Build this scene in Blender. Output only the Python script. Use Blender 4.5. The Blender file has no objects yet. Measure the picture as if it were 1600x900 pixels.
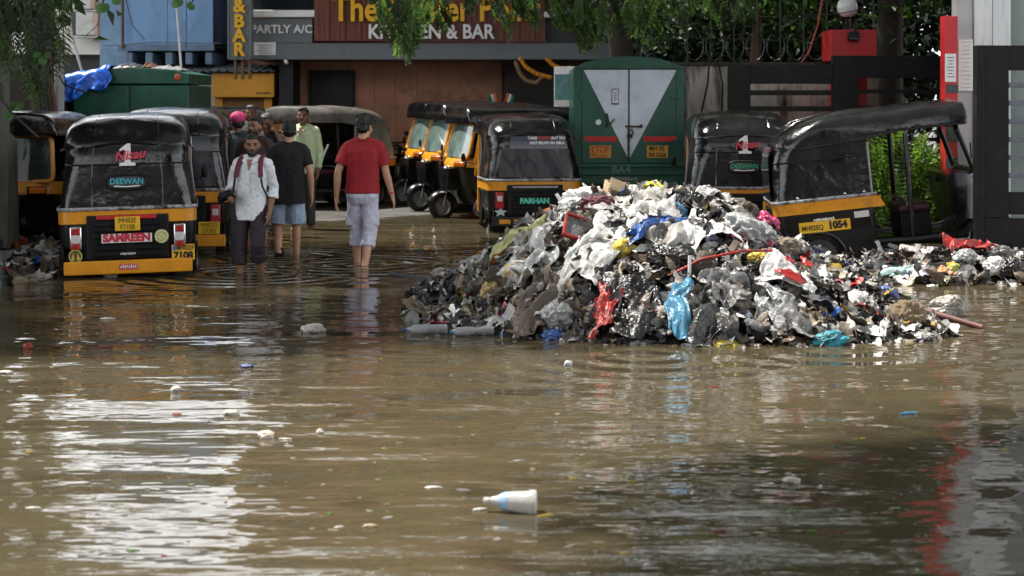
import bpy, bmesh, math, random
import numpy as np
from mathutils import Vector, Matrix, noise, Euler

# ------------------------------------------------------------------ camera, light, exposure
SC = bpy.context.scene
COL = SC.collection
PI = math.pi
R = math.radians
EYE = 1.65          # eye height above the water
FPX = 2667.0        # focal length in photo pixels (1600 wide)
HOR = 163.0         # photo row of the horizon

cam_d = bpy.data.cameras.new('camera')
cam_d.sensor_width = 36.0
cam_d.lens = FPX / 1600 * 36.0
cam_d.shift_y = -(450 - HOR) / 1600.0
cam_d.clip_end = 500
cam_d.dof.use_dof = True
cam_d.dof.focus_distance = 14.5
cam_d.dof.aperture_fstop = 3.5
cam = bpy.data.objects.new('camera', cam_d)
cam.location = (0, 0, EYE)
cam.rotation_euler = (R(90), 0, 0)
COL.objects.link(cam)
SC.camera = cam

SUN_EL, SUN_AZ = 64.0, 295.0      # azimuth clockwise from +Y: high, to the left and a little ahead
world = bpy.data.worlds.new('World')
SC.world = world
world.use_nodes = True
nt = world.node_tree
bg = nt.nodes['Background']
sky = nt.nodes.new('ShaderNodeTexSky')
sky.sky_type = 'NISHITA'
sky.sun_disc = False
sky.sun_elevation = R(SUN_EL)
sky.sun_rotation = R(SUN_AZ)
sky.air_density = 1.0
sky.dust_density = 3.0
tc = nt.nodes.new('ShaderNodeTexCoord')
nz = nt.nodes.new('ShaderNodeTexNoise')
nz.inputs['Scale'].default_value = 2.2
nz.inputs['Detail'].default_value = 6
rp = nt.nodes.new('ShaderNodeValToRGB')
rp.color_ramp.elements[0].position = 0.22
rp.color_ramp.elements[1].position = 0.42
mx = nt.nodes.new('ShaderNodeMix')
mx.data_type = 'RGBA'
# cloud deck: glaring white on the sun's side of the sky, greyer on the far side
geo = nt.nodes.new('ShaderNodeVectorMath'); geo.operation = 'DOT_PRODUCT'
geo.inputs[1].default_value = (math.sin(R(SUN_AZ + 35)), math.cos(R(SUN_AZ + 35)), 0.0)
nt.links.new(tc.outputs['Generated'], geo.inputs[0])
glare = nt.nodes.new('ShaderNodeMapRange')
glare.inputs['From Min'].default_value = -0.6
glare.inputs['From Max'].default_value = 0.9
glare.inputs['To Min'].default_value = 12.0
glare.inputs['To Max'].default_value = 12.5
nt.links.new(geo.outputs['Value'], glare.inputs['Value'])
tint = nt.nodes.new('ShaderNodeMix'); tint.data_type = 'RGBA'; tint.blend_type = 'MULTIPLY'
tint.inputs['Factor'].default_value = 1.0
tint.inputs['A'].default_value = (0.97, 0.99, 1.03, 1)
# thicker, greyer cloud overhead than along the bright horizon
sep = nt.nodes.new('ShaderNodeSeparateXYZ')
nt.links.new(tc.outputs['Generated'], sep.inputs[0])
zen = nt.nodes.new('ShaderNodeMapRange')
zen.inputs['From Min'].default_value = 0.25
zen.inputs['From Max'].default_value = 0.65
zen.inputs['To Min'].default_value = 1.0
zen.inputs['To Max'].default_value = 0.12
nt.links.new(sep.outputs['Z'], zen.inputs['Value'])
gz_ = nt.nodes.new('ShaderNodeMath'); gz_.operation = 'MULTIPLY'
nt.links.new(glare.outputs['Result'], gz_.inputs[0])
nt.links.new(zen.outputs['Result'], gz_.inputs[1])
nt.links.new(gz_.outputs[0], tint.inputs['B'])
nt.links.new(tint.outputs['Result'], mx.inputs['B'])
nt.links.new(tc.outputs['Generated'], nz.inputs['Vector'])
nt.links.new(nz.outputs['Fac'], rp.inputs['Fac'])
nt.links.new(rp.outputs['Color'], mx.inputs['Factor'])
nt.links.new(sky.outputs['Color'], mx.inputs['A'])
nt.links.new(mx.outputs['Result'], bg.inputs['Color'])
bg.inputs['Strength'].default_value = 0.12

sun_d = bpy.data.lights.new('sun', 'SUN')
sun_d.energy = 5.0
sun_d.angle = R(2.5)
sun_d.color = (1.0, 0.95, 0.87)
sun = bpy.data.objects.new('sun', sun_d)
sdir = Vector((math.sin(R(SUN_AZ)) * math.cos(R(SUN_EL)), math.cos(R(SUN_AZ)) * math.cos(R(SUN_EL)), math.sin(R(SUN_EL))))
sun.rotation_euler = sdir.to_track_quat('Z', 'Y').to_euler()
COL.objects.link(sun)

SC.view_settings.view_transform = 'Standard'
SC.view_settings.look = 'None'
SC.view_settings.exposure = 0.9
SC.view_settings.gamma = 1.0
SC.view_settings.use_curve_mapping = False
SC.cycles.max_bounces = 6
SC.cycles.transparent_max_bounces = 12


def at(px, py, D):
    """photo pixel at distance D -> place in the scene"""
    return Vector(((px - 800) / FPX * D, D, EYE - (py - HOR) / FPX * D))


def ax(px, D):
    return (px - 800) / FPX * D


def az(py, D):
    return EYE - (py - HOR) / FPX * D


# ------------------------------------------------------------------ materials
MATS = {}


def mat(name, col, rough=0.6, var=0.25, scale=6.0, bump=0.0, bscale=30.0, metal=0.0, spec=0.5, coat=0.0,
        dirt=None, dirt_scale=2.5, dirt_lo=0.5, dirt_hi=0.7, stretch=None, alpha=1.0, sheen=0.0, attr=None, rvar=0.0,
        trans=0.0, emit=None):
    if name in MATS:
        return MATS[name]
    m = bpy.data.materials.new(name)
    m.use_nodes = True
    t = m.node_tree
    N, L = t.nodes.new, t.links.new
    b = t.nodes['Principled BSDF']
    b.inputs['Roughness'].default_value = rough
    b.inputs['Metallic'].default_value = metal
    b.inputs['Specular IOR Level'].default_value = spec
    b.inputs['Coat Weight'].default_value = coat
    b.inputs['Coat Roughness'].default_value = 0.12
    b.inputs['Alpha'].default_value = alpha
    b.inputs['Transmission Weight'].default_value = trans
    co = N('ShaderNodeTexCoord')
    vec = co.outputs['Object']
    if stretch:
        mp = N('ShaderNodeMapping')
        mp.inputs['Scale'].default_value = stretch
        L(vec, mp.inputs['Vector'])
        vec = mp.outputs['Vector']
    n1 = N('ShaderNodeTexNoise')
    n1.inputs['Scale'].default_value = scale
    n1.inputs['Detail'].default_value = 5
    n1.inputs['Roughness'].default_value = 0.65
    L(vec, n1.inputs['Vector'])
    c = Vector(col[:3])
    ramp = N('ShaderNodeMapRange')
    ramp.inputs['From Min'].default_value = 0.3
    ramp.inputs['From Max'].default_value = 0.7
    ramp.inputs['To Min'].default_value = 1 - var
    ramp.inputs['To Max'].default_value = 1 + var
    L(n1.outputs['Fac'], ramp.inputs['Value'])
    mul = N('ShaderNodeMix')
    mul.data_type = 'RGBA'
    mul.blend_type = 'MULTIPLY'
    mul.inputs['Factor'].default_value = 1
    if attr:
        a = N('ShaderNodeAttribute')
        a.attribute_name = attr
        L(a.outputs['Color'], mul.inputs['A'])
    else:
        mul.inputs['A'].default_value = (*c, 1)
    L(ramp.outputs['Result'], mul.inputs['B'])
    out = mul.outputs['Result']
    if dirt:
        n2 = N('ShaderNodeTexNoise')
        n2.inputs['Scale'].default_value = dirt_scale
        n2.inputs['Detail'].default_value = 8
        n2.inputs['Roughness'].default_value = 0.7
        L(vec, n2.inputs['Vector'])
        r2 = N('ShaderNodeMapRange')
        r2.inputs['From Min'].default_value = dirt_lo
        r2.inputs['From Max'].default_value = dirt_hi
        L(n2.outputs['Fac'], r2.inputs['Value'])
        m2 = N('ShaderNodeMix')
        m2.data_type = 'RGBA'
        m2.inputs['B'].default_value = (*dirt, 1)
        L(r2.outputs['Result'], m2.inputs['Factor'])
        L(out, m2.inputs['A'])
        out = m2.outputs['Result']
    L(out, b.inputs['Base Color'])
    if rvar:
        rr = N('ShaderNodeMapRange')
        rr.inputs['From Min'].default_value = 0.3
        rr.inputs['From Max'].default_value = 0.7
        rr.inputs['To Min'].default_value = max(0.02, rough - rvar)
        rr.inputs['To Max'].default_value = rough + rvar
        n4 = N('ShaderNodeTexNoise')
        n4.inputs['Scale'].default_value = scale * 0.7 + 1
        n4.inputs['Detail'].default_value = 6
        L(vec, n4.inputs['Vector'])
        L(n4.outputs['Fac'], rr.inputs['Value'])
        L(rr.outputs['Result'], b.inputs['Roughness'])
    if bump:
        n3 = N('ShaderNodeTexNoise')
        n3.inputs['Scale'].default_value = bscale
        n3.inputs['Detail'].default_value = 4
        L(vec, n3.inputs['Vector'])
        bp = N('ShaderNodeBump')
        bp.inputs['Strength'].default_value = 1.0
        bp.inputs['Distance'].default_value = bump
        L(n3.outputs['Fac'], bp.inputs['Height'])
        L(bp.outputs['Normal'], b.inputs['Normal'])
    if emit:
        b.inputs['Emission Color'].default_value = (*emit, 1)
        b.inputs['Emission Strength'].default_value = 1
    MATS[name] = m
    return m


# ------------------------------------------------------------------ mesh helpers
def frame(d):
    d = Vector(d).normalized()
    u = d.orthogonal().normalized() if abs(d.z) > 0.98 else d.cross(Vector((0, 0, 1))).normalized()
    return d, u, d.cross(u).normalized()


class MB:
    def __init__(s):
        s.v, s.f, s.m = [], [], []
        s.cur = 0

    def add(s, vs, fs):
        o = len(s.v)
        s.v += [tuple(p) for p in vs]
        s.f += [tuple(i + o for i in q) for q in fs]
        s.m += [s.cur] * len(fs)
        return s

    def box(s, c, d, rot=None):
        hx, hy, hz = d[0] / 2, d[1] / 2, d[2] / 2
        vs = [Vector((x, y, z)) for z in (-hz, hz) for y in (-hy, hy) for x in (-hx, hx)]
        if rot is not None:
            M = rot if isinstance(rot, Matrix) else Euler(rot).to_matrix()
            vs = [M @ p for p in vs]
        vs = [p + Vector(c) for p in vs]
        return s.add(vs, [(0, 2, 3, 1), (4, 5, 7, 6), (0, 1, 5, 4), (2, 6, 7, 3), (0, 4, 6, 2), (1, 3, 7, 5)])

    def box2(s, a, b):
        return s.box([(a[i] + b[i]) / 2 for i in range(3)], [abs(b[i] - a[i]) for i in range(3)])

    def grid(s, rows, cu=False):
        n = len(rows[0])
        vs = [p for r in rows for p in r]
        fs = []
        for i in range(len(rows) - 1):
            for j in range(n if cu else n - 1):
                k = (j + 1) % n
                fs.append((i * n + j, i * n + k, (i + 1) * n + k, (i + 1) * n + j))
        return s.add(vs, fs)

    def loft(s, rows, cap0=True, cap1=True):
        n = len(rows[0])
        o = len(s.v)
        s.grid(rows, cu=True)
        if cap0:
            s.f.append(tuple(o + j for j in range(n))); s.m.append(s.cur)
        if cap1:
            k = o + (len(rows) - 1) * n
            s.f.append(tuple(k + j for j in range(n))); s.m.append(s.cur)
        return s

    def tube(s, pts, r, n=8, flat=1.0, up=None):
        pts = [Vector(p) for p in pts]
        rs = r if isinstance(r, (list, tuple)) else [r] * len(pts)
        rows = []
        pu = None
        for i, p in enumerate(pts):
            d = (pts[min(i + 1, len(pts) - 1)] - pts[max(i - 1, 0)])
            d, u, w = frame(d)
            if up is not None:
                u = Vector(up); u = (u - d * u.dot(d)).normalized(); w = d.cross(u)
            elif pu is not None:
                u = (pu - d * pu.dot(d)).normalized(); w = d.cross(u)
            pu = u
            rows.append([p + (u * math.cos(2 * PI * k / n) * flat + w * math.sin(2 * PI * k / n)) * rs[i] for k in range(n)])
        return s.loft(rows)

    def lathe(s, c, axis, prof, n=20):
        """prof: list of (t along axis, radius)"""
        d, u, w = frame(axis)
        rows = [[Vector(c) + d * t + (u * math.cos(2 * PI * k / n) + w * math.sin(2 * PI * k / n)) * max(r, 1e-4) for k in range(n)] for t, r in prof]
        return s.loft(rows)

    def ell(s, c, r, M=None, nu=14, nv=9):
        rows = []
        for i in range(nv + 1):
            th = PI * (i / nv) * 0.998 + 0.001 * PI
            row = []
            for k in range(nu):
                p = Vector((r[0] * math.sin(th) * math.cos(2 * PI * k / nu), r[1] * math.sin(th) * math.sin(2 * PI * k / nu), -r[2] * math.cos(th)))
                if M is not None:
                    p = M @ p
                row.append(p + Vector(c))
            rows.append(row)
        return s.loft(rows)

    def cap(s, a, b, r1, r2, n=12):
        a, b = Vector(a), Vector(b)
        d, u, w = frame(b - a)
        rows = []
        for i in range(5):
            t = i / 4 * PI / 2
            rows.append((a - d * r1 * math.cos(t), r1 * math.sin(t) + 1e-4))
        for i in range(5):
            t = i / 4 * PI / 2
            rows.append((b + d * r2 * math.sin(t), r2 * math.cos(t) + 1e-4))
        return s.loft([[p + (u * math.cos(2 * PI * k / n) + w * math.sin(2 * PI * k / n)) * r for k in range(n)] for p, r in rows])

    def prism(s, poly, a, b, axis='y'):
        """polygon of 2-d points pushed along an axis from a to b"""
        def mk(p, t):
            return {'y': (p[0], t, p[1]), 'x': (t, p[0], p[1]), 'z': (p[0], p[1], t)}[axis]
        return s.loft([[mk(p, a) for p in poly], [mk(p, b) for p in poly]])

    def build(s, name, mats, parent=None, smooth=True, bevel=0.0, ang=40, loc=None):
        me = bpy.data.meshes.new(name)
        me.from_pydata(s.v, [], s.f)
        if not isinstance(mats, (list, tuple)):
            mats = [mats]
        for m in mats:
            me.materials.append(m)
        if len(mats) > 1:
            me.polygons.foreach_set('material_index', s.m)
        bm = bmesh.new(); bm.from_mesh(me)
        bmesh.ops.recalc_face_normals(bm, faces=bm.faces)
        bm.to_mesh(me); bm.free()
        if smooth:
            me.polygons.foreach_set('use_smooth', [True] * len(me.polygons))
            me.set_sharp_from_angle(angle=R(ang))
        o = bpy.data.objects.new(name, me)
        COL.objects.link(o)
        if parent is not None:
            o.parent = parent
        if loc is not None:
            o.location = loc
        if bevel:
            bv = o.modifiers.new('bevel', 'BEVEL')
            bv.width = bevel; bv.segments = 2; bv.limit_method = 'ANGLE'; bv.angle_limit = R(40)
        return o


def raw(name, V, F, mats, mi=None, parent=None, smooth=False, cols=None):
    """big mesh from numpy arrays (F: n x 4 or n x 3)"""
    me = bpy.data.meshes.new(name)
    V = np.asarray(V, dtype=np.float32); F = np.asarray(F, dtype=np.int32)
    n, k = F.shape
    me.vertices.add(len(V)); me.vertices.foreach_set('co', V.ravel())
    me.loops.add(n * k); me.loops.foreach_set('vertex_index', F.ravel())
    me.polygons.add(n)
    me.polygons.foreach_set('loop_start', np.arange(0, n * k, k, dtype=np.int32))
    for m in (mats if isinstance(mats, (list, tuple)) else [mats]):
        me.materials.append(m)
    if mi is not None:
        me.polygons.foreach_set('material_index', np.asarray(mi, dtype=np.int32))
    if smooth:
        me.polygons.foreach_set('use_smooth', np.ones(n, dtype=bool))
    me.update(calc_edges=True); me.validate()
    if cols is not None:
        a = me.color_attributes.new('Col', 'FLOAT_COLOR', 'POINT')
        c4 = np.ones((len(V), 4), dtype=np.float32); c4[:, :3] = cols
        a.data.foreach_set('color', c4.ravel())
    o = bpy.data.objects.new(name, me)
    COL.objects.link(o)
    if parent is not None:
        o.parent = parent
    return o


def tag(o, label, cat, group=None):
    o['label'] = label; o['category'] = cat
    if group:
        o['group'] = group
    return o


def thing(name, label, cat, loc=(0, 0, 0), rotz=0.0, group=None, scale=1.0, pitch=0.0, roll=0.0):
    o = bpy.data.objects.new(name, None)
    o.empty_display_size = 0.1
    COL.objects.link(o)
    o.location = loc
    o.rotation_euler = (pitch, roll, rotz)
    o.scale = (scale,) * 3
    return tag(o, label, cat, group)


def struct(o):
    o['kind'] = 'structure'
    return o


def text(s, size, m, parent, loc, rot, name='lettering', ext=0.002, bold=0.0, shear=0.0, align='CENTER', sx=1.0, spacing=1.0):
    cu = bpy.data.curves.new(name, 'FONT')
    cu.body = s; cu.size = size; cu.extrude = ext; cu.offset = bold; cu.shear = shear
    cu.align_x = align; cu.align_y = 'CENTER'; cu.space_character = spacing; cu.resolution_u = 3
    o = bpy.data.objects.new('tmp', cu)
    COL.objects.link(o)
    dg = bpy.context.evaluated_depsgraph_get()
    me = bpy.data.meshes.new_from_object(o.evaluated_get(dg))
    bpy.data.objects.remove(o)
    me.name = name
    me.materials.clear(); me.materials.append(m)
    r = bpy.data.objects.new(name, me)
    COL.objects.link(r)
    r.parent = parent
    r.location = loc; r.rotation_euler = rot; r.scale = (sx, 1, 1)
    return r


def remeshed(mb, name, m, parent, voxel=0.008, iters=4, disp=None):
    """union of overlapping closed shapes as one continuous skin"""
    me = bpy.data.meshes.new('tmp'); me.from_pydata(mb.v, [], mb.f)
    bm = bmesh.new(); bm.from_mesh(me); bmesh.ops.recalc_face_normals(bm, faces=bm.faces); bm.to_mesh(me); bm.free()
    o = bpy.data.objects.new('tmp', me); COL.objects.link(o)
    md = o.modifiers.new('r', 'REMESH'); md.mode = 'VOXEL'; md.voxel_size = voxel
    if iters:
        sm = o.modifiers.new('s', 'SMOOTH'); sm.factor = 0.5; sm.iterations = iters
    dg = bpy.context.evaluated_depsgraph_get()
    r = bpy.data.meshes.new_from_object(o.evaluated_get(dg))
    bpy.data.objects.remove(o); bpy.data.meshes.remove(me)
    r.name = name
    if disp:
        ns = [v.normal.copy() for v in r.vertices]
        for v, n in zip(r.vertices, ns):
            v.co += n * disp(v.co)
    r.polygons.foreach_set('use_smooth', [True] * len(r.polygons))
    r.materials.clear(); r.materials.append(m)
    p = bpy.data.objects.new(name, r); COL.objects.link(p); p.parent = parent
    return p


def sstep(a, b, x):
    t = min(1, max(0, (x - a) / (b - a)))
    return t * t * (3 - 2 * t)


def gz(x, y):
    """road height; the water surface is z = 0"""
    y2 = y - min(3.0, max(0.0, (x + 2.6) * 1.1))
    return -0.16 + 0.165 * sstep(17, 25.0, y2) + 0.006 * max(0, y2 - 24.0)


random.seed(7)
rng = np.random.default_rng(7)

black_paint = mat('black_paint', (0.005, 0.0055, 0.0065), 0.30, 0.3, 5, 0.0, rvar=0.12, coat=0.15, spec=0.4, dirt=(0.03, 0.026, 0.02), dirt_scale=4, dirt_lo=0.55, dirt_hi=1.0)
black_metal = mat('black_metal', (0.007, 0.0075, 0.009), 0.5, 0.3, 8, 0.001, 40, spec=0.25, dirt=(0.05, 0.045, 0.04), dirt_scale=5, dirt_lo=0.55, dirt_hi=0.95)
vinyl = mat('black_vinyl', (0.006, 0.0062, 0.0075), 0.20, 0.3, 3, 0.02, 4.5, rvar=0.10, spec=0.5, coat=0.2, dirt=(0.03, 0.03, 0.032), dirt_scale=3.5, dirt_lo=0.55, dirt_hi=1.05)
vinyl_grey = mat('silver_vinyl', (0.13, 0.122, 0.11), 0.35, 0.3, 3, 0.01, 5, rvar=0.1, dirt=(0.05, 0.045, 0.04), dirt_scale=4)
yellow = mat('yellow_paint', (0.70, 0.285, 0.010), 0.38, 0.16, 6, coat=0.2, dirt=(0.16, 0.075, 0.02), dirt_scale=5, dirt_lo=0.55, dirt_hi=0.9)
orange = mat('orange_paint', (0.55, 0.17, 0.012), 0.4, 0.2, 6, coat=0.2, dirt=(0.16, 0.06, 0.02), dirt_scale=5, dirt_lo=0.55, dirt_hi=0.9)
plate_y = mat('plate_yellow', (0.80, 0.46, 0.02), 0.45, 0.1, 12)
ink = mat('plate_ink', (0.012, 0.012, 0.012), 0.5, 0.1)
white_p = mat('white_paint', (0.75, 0.75, 0.74), 0.45, 0.08, 8, dirt=(0.4, 0.38, 0.34), dirt_scale=6, dirt_lo=0.55, dirt_hi=0.9)
chrome = mat('chrome', (0.62, 0.62, 0.62), 0.18, 0.2, 10, metal=1.0, rvar=0.1)
steel = mat('dull_steel', (0.30, 0.30, 0.31), 0.4, 0.3, 10, metal=0.9, rvar=0.12)
red_p = mat('red_paint', (0.50, 0.018, 0.022), 0.42, 0.15, 6, dirt=(0.2, 0.02, 0.02), dirt_scale=6, dirt_lo=0.55, dirt_hi=0.9)
red_lens = mat('red_lens', (0.38, 0.012, 0.018), 0.15, 0.2, 40, coat=0.6)
clear_lens = mat('clear_lens', (0.62, 0.60, 0.60), 0.15, 0.2, 40, coat=0.6)
amber = mat('amber_lens', (0.70, 0.17, 0.01), 0.2, 0.2, 40, coat=0.6)
rubber = mat('rubber', (0.013, 0.013, 0.013), 0.62, 0.35, 14, 0.002, 60, dirt=(0.05, 0.045, 0.035), dirt_scale=6)
glass = mat('dark_glass', (0.035, 0.055, 0.05), 0.05, 0.2, 4, spec=0.8, alpha=0.55, coat=0.5)
glass2 = mat('smoked_film', (0.035, 0.04, 0.055), 0.07, 0.25, 4, spec=0.8, coat=0.5)
seat_m = mat('maroon_seat', (0.06, 0.015, 0.02), 0.45, 0.3, 9, 0.002, 30)
cyan_p = mat('cyan_sticker', (0.05, 0.40, 0.48), 0.45, 0.2, 30)
turq_p = mat('turquoise_sticker', (0.10, 0.62, 0.48), 0.45, 0.2, 30)
green_st = mat('green_sticker', (0.03, 0.36, 0.18), 0.45, 0.2, 30)
pink_st = mat('red_pink_sticker', (0.55, 0.03, 0.06), 0.45, 0.2, 30)
blue_st = mat('blue_sticker', (0.04, 0.16, 0.42), 0.45, 0.2, 30)
cream_st = mat('cream_sticker', (0.62, 0.62, 0.30), 0.45, 0.2, 30)

# ------------------------------------------------------------------ ground and water
def make_ground():
    xs = np.concatenate([[-260, -60, -25], np.linspace(-14, 14, 57), [25, 60, 260]])
    ys = np.concatenate([[-200, -40, -10], np.linspace(0, 40, 81), [60, 120, 320]])
    V = [(x, y, gz(x, y) if y < 60 else 1.0) for y in ys for x in xs]
    n = len(xs)
    F = [(j * n + i, j * n + i + 1, (j + 1) * n + i + 1, (j + 1) * n + i) for j in range(len(ys) - 1) for i in range(n - 1)]
    asphalt = mat('wet_asphalt', (0.085, 0.083, 0.08), 0.55, 0.3, 3, 0.006, 25, dirt=(0.04, 0.036, 0.03), dirt_scale=0.9, dirt_lo=0.45, dirt_hi=0.7, rvar=0.2)
    return struct(raw('ground', V, F, asphalt, smooth=True))


def make_water():
    m = bpy.data.materials.new('muddy_water'); m.use_nodes = True
    t = m.node_tree; N, L = t.nodes.new, t.links.new
    b = t.nodes['Principled BSDF']
    b.inputs['Roughness'].default_value = 0.035
    b.inputs['IOR'].default_value = 1.36
    co = N('ShaderNodeTexCoord')
    n0 = N('ShaderNodeTexNoise'); n0.inputs['Scale'].default_value = 0.45; n0.inputs['Detail'].default_value = 4
    L(co.outputs['Object'], n0.inputs['Vector'])
    cr = N('ShaderNodeMix'); cr.data_type = 'RGBA'
    cr.inputs['A'].default_value = (0.064, 0.053, 0.030, 1)
    cr.inputs['B'].default_value = (0.084, 0.069, 0.039, 1)
    L(n0.outputs['Fac'], cr.inputs['Factor'])
    # floating specks of scum
    n9 = N('ShaderNodeTexNoise'); n9.inputs['Scale'].default_value = 38; n9.inputs['Detail'].default_value = 3
    L(co.outputs['Object'], n9.inputs['Vector'])
    n8 = N('ShaderNodeTexNoise'); n8.inputs['Scale'].default_value = 1.1; n8.inputs['Detail'].default_value = 3
    L(co.outputs['Object'], n8.inputs['Vector'])
    sm = N('ShaderNodeMath'); sm.operation = 'MULTIPLY_ADD'; sm.inputs[1].default_value = 0.25
    L(n8.outputs['Fac'], sm.inputs[0]); L(n9.outputs['Fac'], sm.inputs[2])
    r9 = N('ShaderNodeMapRange'); r9.inputs['From Min'].default_value = 0.86; r9.inputs['From Max'].default_value = 0.89
    L(sm.outputs['Value'], r9.inputs['Value'])
    c9 = N('ShaderNodeMix'); c9.data_type = 'RGBA'; c9.inputs['B'].default_value = (0.30, 0.25, 0.17, 1)
    L(r9.outputs['Result'], c9.inputs['Factor']); L(cr.outputs['Result'], c9.inputs['A'])
    L(c9.outputs['Result'], b.inputs['Base Color'])
    # ripples: long low wavelets running across the street
    def rip(scale, sx, detail, dist):
        mp = N('ShaderNodeMapping'); mp.inputs['Scale'].default_value = (sx, 1, 1); mp.inputs['Rotation'].default_value = (0, 0, R(dist))
        L(co.outputs['Object'], mp.inputs['Vector'])
        n = N('ShaderNodeTexNoise'); n.inputs['Scale'].default_value = scale; n.inputs['Detail'].default_value = detail
        n.inputs['Roughness'].default_value = 0.5
        L(mp.outputs['Vector'], n.inputs['Vector'])
        return n.outputs['Fac']
    # calm patches, and rings round the legs of the people wading
    mk = N('ShaderNodeTexNoise'); mk.inputs['Scale'].default_value = 0.4; mk.inputs['Detail'].default_value = 2
    L(co.outputs['Object'], mk.inputs['Vector'])
    mr = N('ShaderNodeMapRange'); mr.inputs['From Min'].default_value = 0.35; mr.inputs['From Max'].default_value = 0.65
    mr.inputs['To Min'].default_value = 0.4; mr.inputs['To Max'].default_value = 1.2
    L(mk.outputs['Fac'], mr.inputs['Value'])

    def calm(h):
        m_ = N('ShaderNodeMath'); m_.operation = 'MULTIPLY'
        L(h, m_.inputs[0]); L(mr.outputs['Result'], m_.inputs[1])
        return m_.outputs[0]
    tot = None
    for (rx, ry, k_, amp_) in RINGS:
        dn = N('ShaderNodeVectorMath'); dn.operation = 'DISTANCE'; dn.inputs[1].default_value = (rx, ry, 0)
        L(co.outputs['Object'], dn.inputs[0])
        sn = N('ShaderNodeMath'); sn.operation = 'MULTIPLY'; sn.inputs[1].default_value = k_; L(dn.outputs['Value'], sn.inputs[0])
        s2 = N('ShaderNodeMath'); s2.operation = 'SINE'; L(sn.outputs[0], s2.inputs[0])
        fo = N('ShaderNodeMapRange'); fo.inputs['From Min'].default_value = 0.1; fo.inputs['From Max'].default_value = 1.5
        fo.inputs['To Min'].default_value = amp_ * 2.2; fo.inputs['To Max'].default_value = 0.0
        L(dn.outputs['Value'], fo.inputs['Value'])
        pr = N('ShaderNodeMath'); pr.operation = 'MULTIPLY'; L(s2.outputs[0], pr.inputs[0]); L(fo.outputs['Result'], pr.inputs[1])
        if tot is None:
            tot = pr.outputs[0]
        else:
            ad = N('ShaderNodeMath'); ad.operation = 'ADD'; L(tot, ad.inputs[0]); L(pr.outputs[0], ad.inputs[1]); tot = ad.outputs[0]
    b0 = N('ShaderNodeBump'); b0.inputs['Distance'].default_value = 0.012; b0.inputs['Strength'].default_value = 1
    L(tot, b0.inputs['Height'])
    b1 = N('ShaderNodeBump'); b1.inputs['Distance'].default_value = WAVE1; b1.inputs['Strength'].default_value = 1
    L(calm(rip(1.9, 0.45, 1.5, 8)), b1.inputs['Height'])
    L(b0.outputs['Normal'], b1.inputs['Normal'])
    b2 = N('ShaderNodeBump'); b2.inputs['Distance'].default_value = WAVE2; b2.inputs['Strength'].default_value = 1
    L(calm(rip(7.5, 0.45, 2.0, -6)), b2.inputs['Height'])
    L(b1.outputs['Normal'], b2.inputs['Normal'])
    L(b2.outputs['Normal'], b.inputs['Normal'])
    xs = np.linspace(-40, 40, 41); ys = np.linspace(-15, 32, 25)
    V = [(x, y, 0.0) for y in ys for x in xs]
    n = len(xs)
    F = [(j * n + i, j * n + i + 1, (j + 1) * n + i + 1, (j + 1) * n + i) for j in range(len(ys) - 1) for i in range(n - 1)]
    return struct(raw('water', V, F, m, smooth=True))


WAVE1, WAVE2 = 0.050, 0.0105
RINGS = [(ax(392, 16.7), 16.6, 24, 1.0), (ax(450, 18.6), 18.5, 26, 0.8), (ax(562, 17.6), 17.5, 22, 1.0), (ax(575, 17.6), 17.75, 30, 0.6), (ax(640, 16), 17.0, 17, 0.5), (ax(1000, 11.5), 11.2, 20, 0.35), (ax(1300, 11.5), 11.5, 19, 0.3)]
make_ground()
make_water()

# ------------------------------------------------------------------ buildings and walls
wood_cl = mat('wood_cladding', (0.14, 0.038, 0.022), 0.5, 0.5, 7, stretch=(6, 1, 0.25))
grey_panel = mat('grey_cladding', (0.135, 0.15, 0.165), 0.5, 0.12, 2, stretch=(1.5, 1, 0.4), dirt=(0.07, 0.07, 0.07), dirt_scale=2, dirt_lo=0.5, dirt_hi=0.8)
brown_tile = mat('brown_tile', (0.40, 0.17, 0.095), 0.45, 0.25, 2.0, dirt=(0.06, 0.03, 0.02), dirt_scale=3, dirt_lo=0.5, dirt_hi=0.8)
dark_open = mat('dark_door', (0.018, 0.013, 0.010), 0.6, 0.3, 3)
navy = mat('navy_wall', (0.012, 0.014, 0.022), 0.6, 0.3, 3)
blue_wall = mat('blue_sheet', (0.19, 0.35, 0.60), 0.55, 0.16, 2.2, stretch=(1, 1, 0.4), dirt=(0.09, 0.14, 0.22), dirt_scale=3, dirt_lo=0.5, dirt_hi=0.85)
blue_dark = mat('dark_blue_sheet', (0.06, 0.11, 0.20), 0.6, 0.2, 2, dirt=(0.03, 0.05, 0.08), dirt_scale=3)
cream_wall = mat('cream_plaster', (0.72, 0.72, 0.66), 0.8, 0.14, 1.5, 0.003, 20, dirt=(0.2, 0.19, 0.16), dirt_scale=1.6, dirt_lo=0.55, dirt_hi=0.8)
gold_t = mat('gold_letters', (0.78, 0.42, 0.012), 0.4, 0.1, 8)
sign_white = mat('white_letters', (0.72, 0.72, 0.74), 0.4, 0.08, 8)
win_dark = mat('dark_window', (0.012, 0.014, 0.018), 0.1, 0.2, 3, spec=0.7)
FR = (R(90), 0, 0)     # lettering that faces the street

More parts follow.
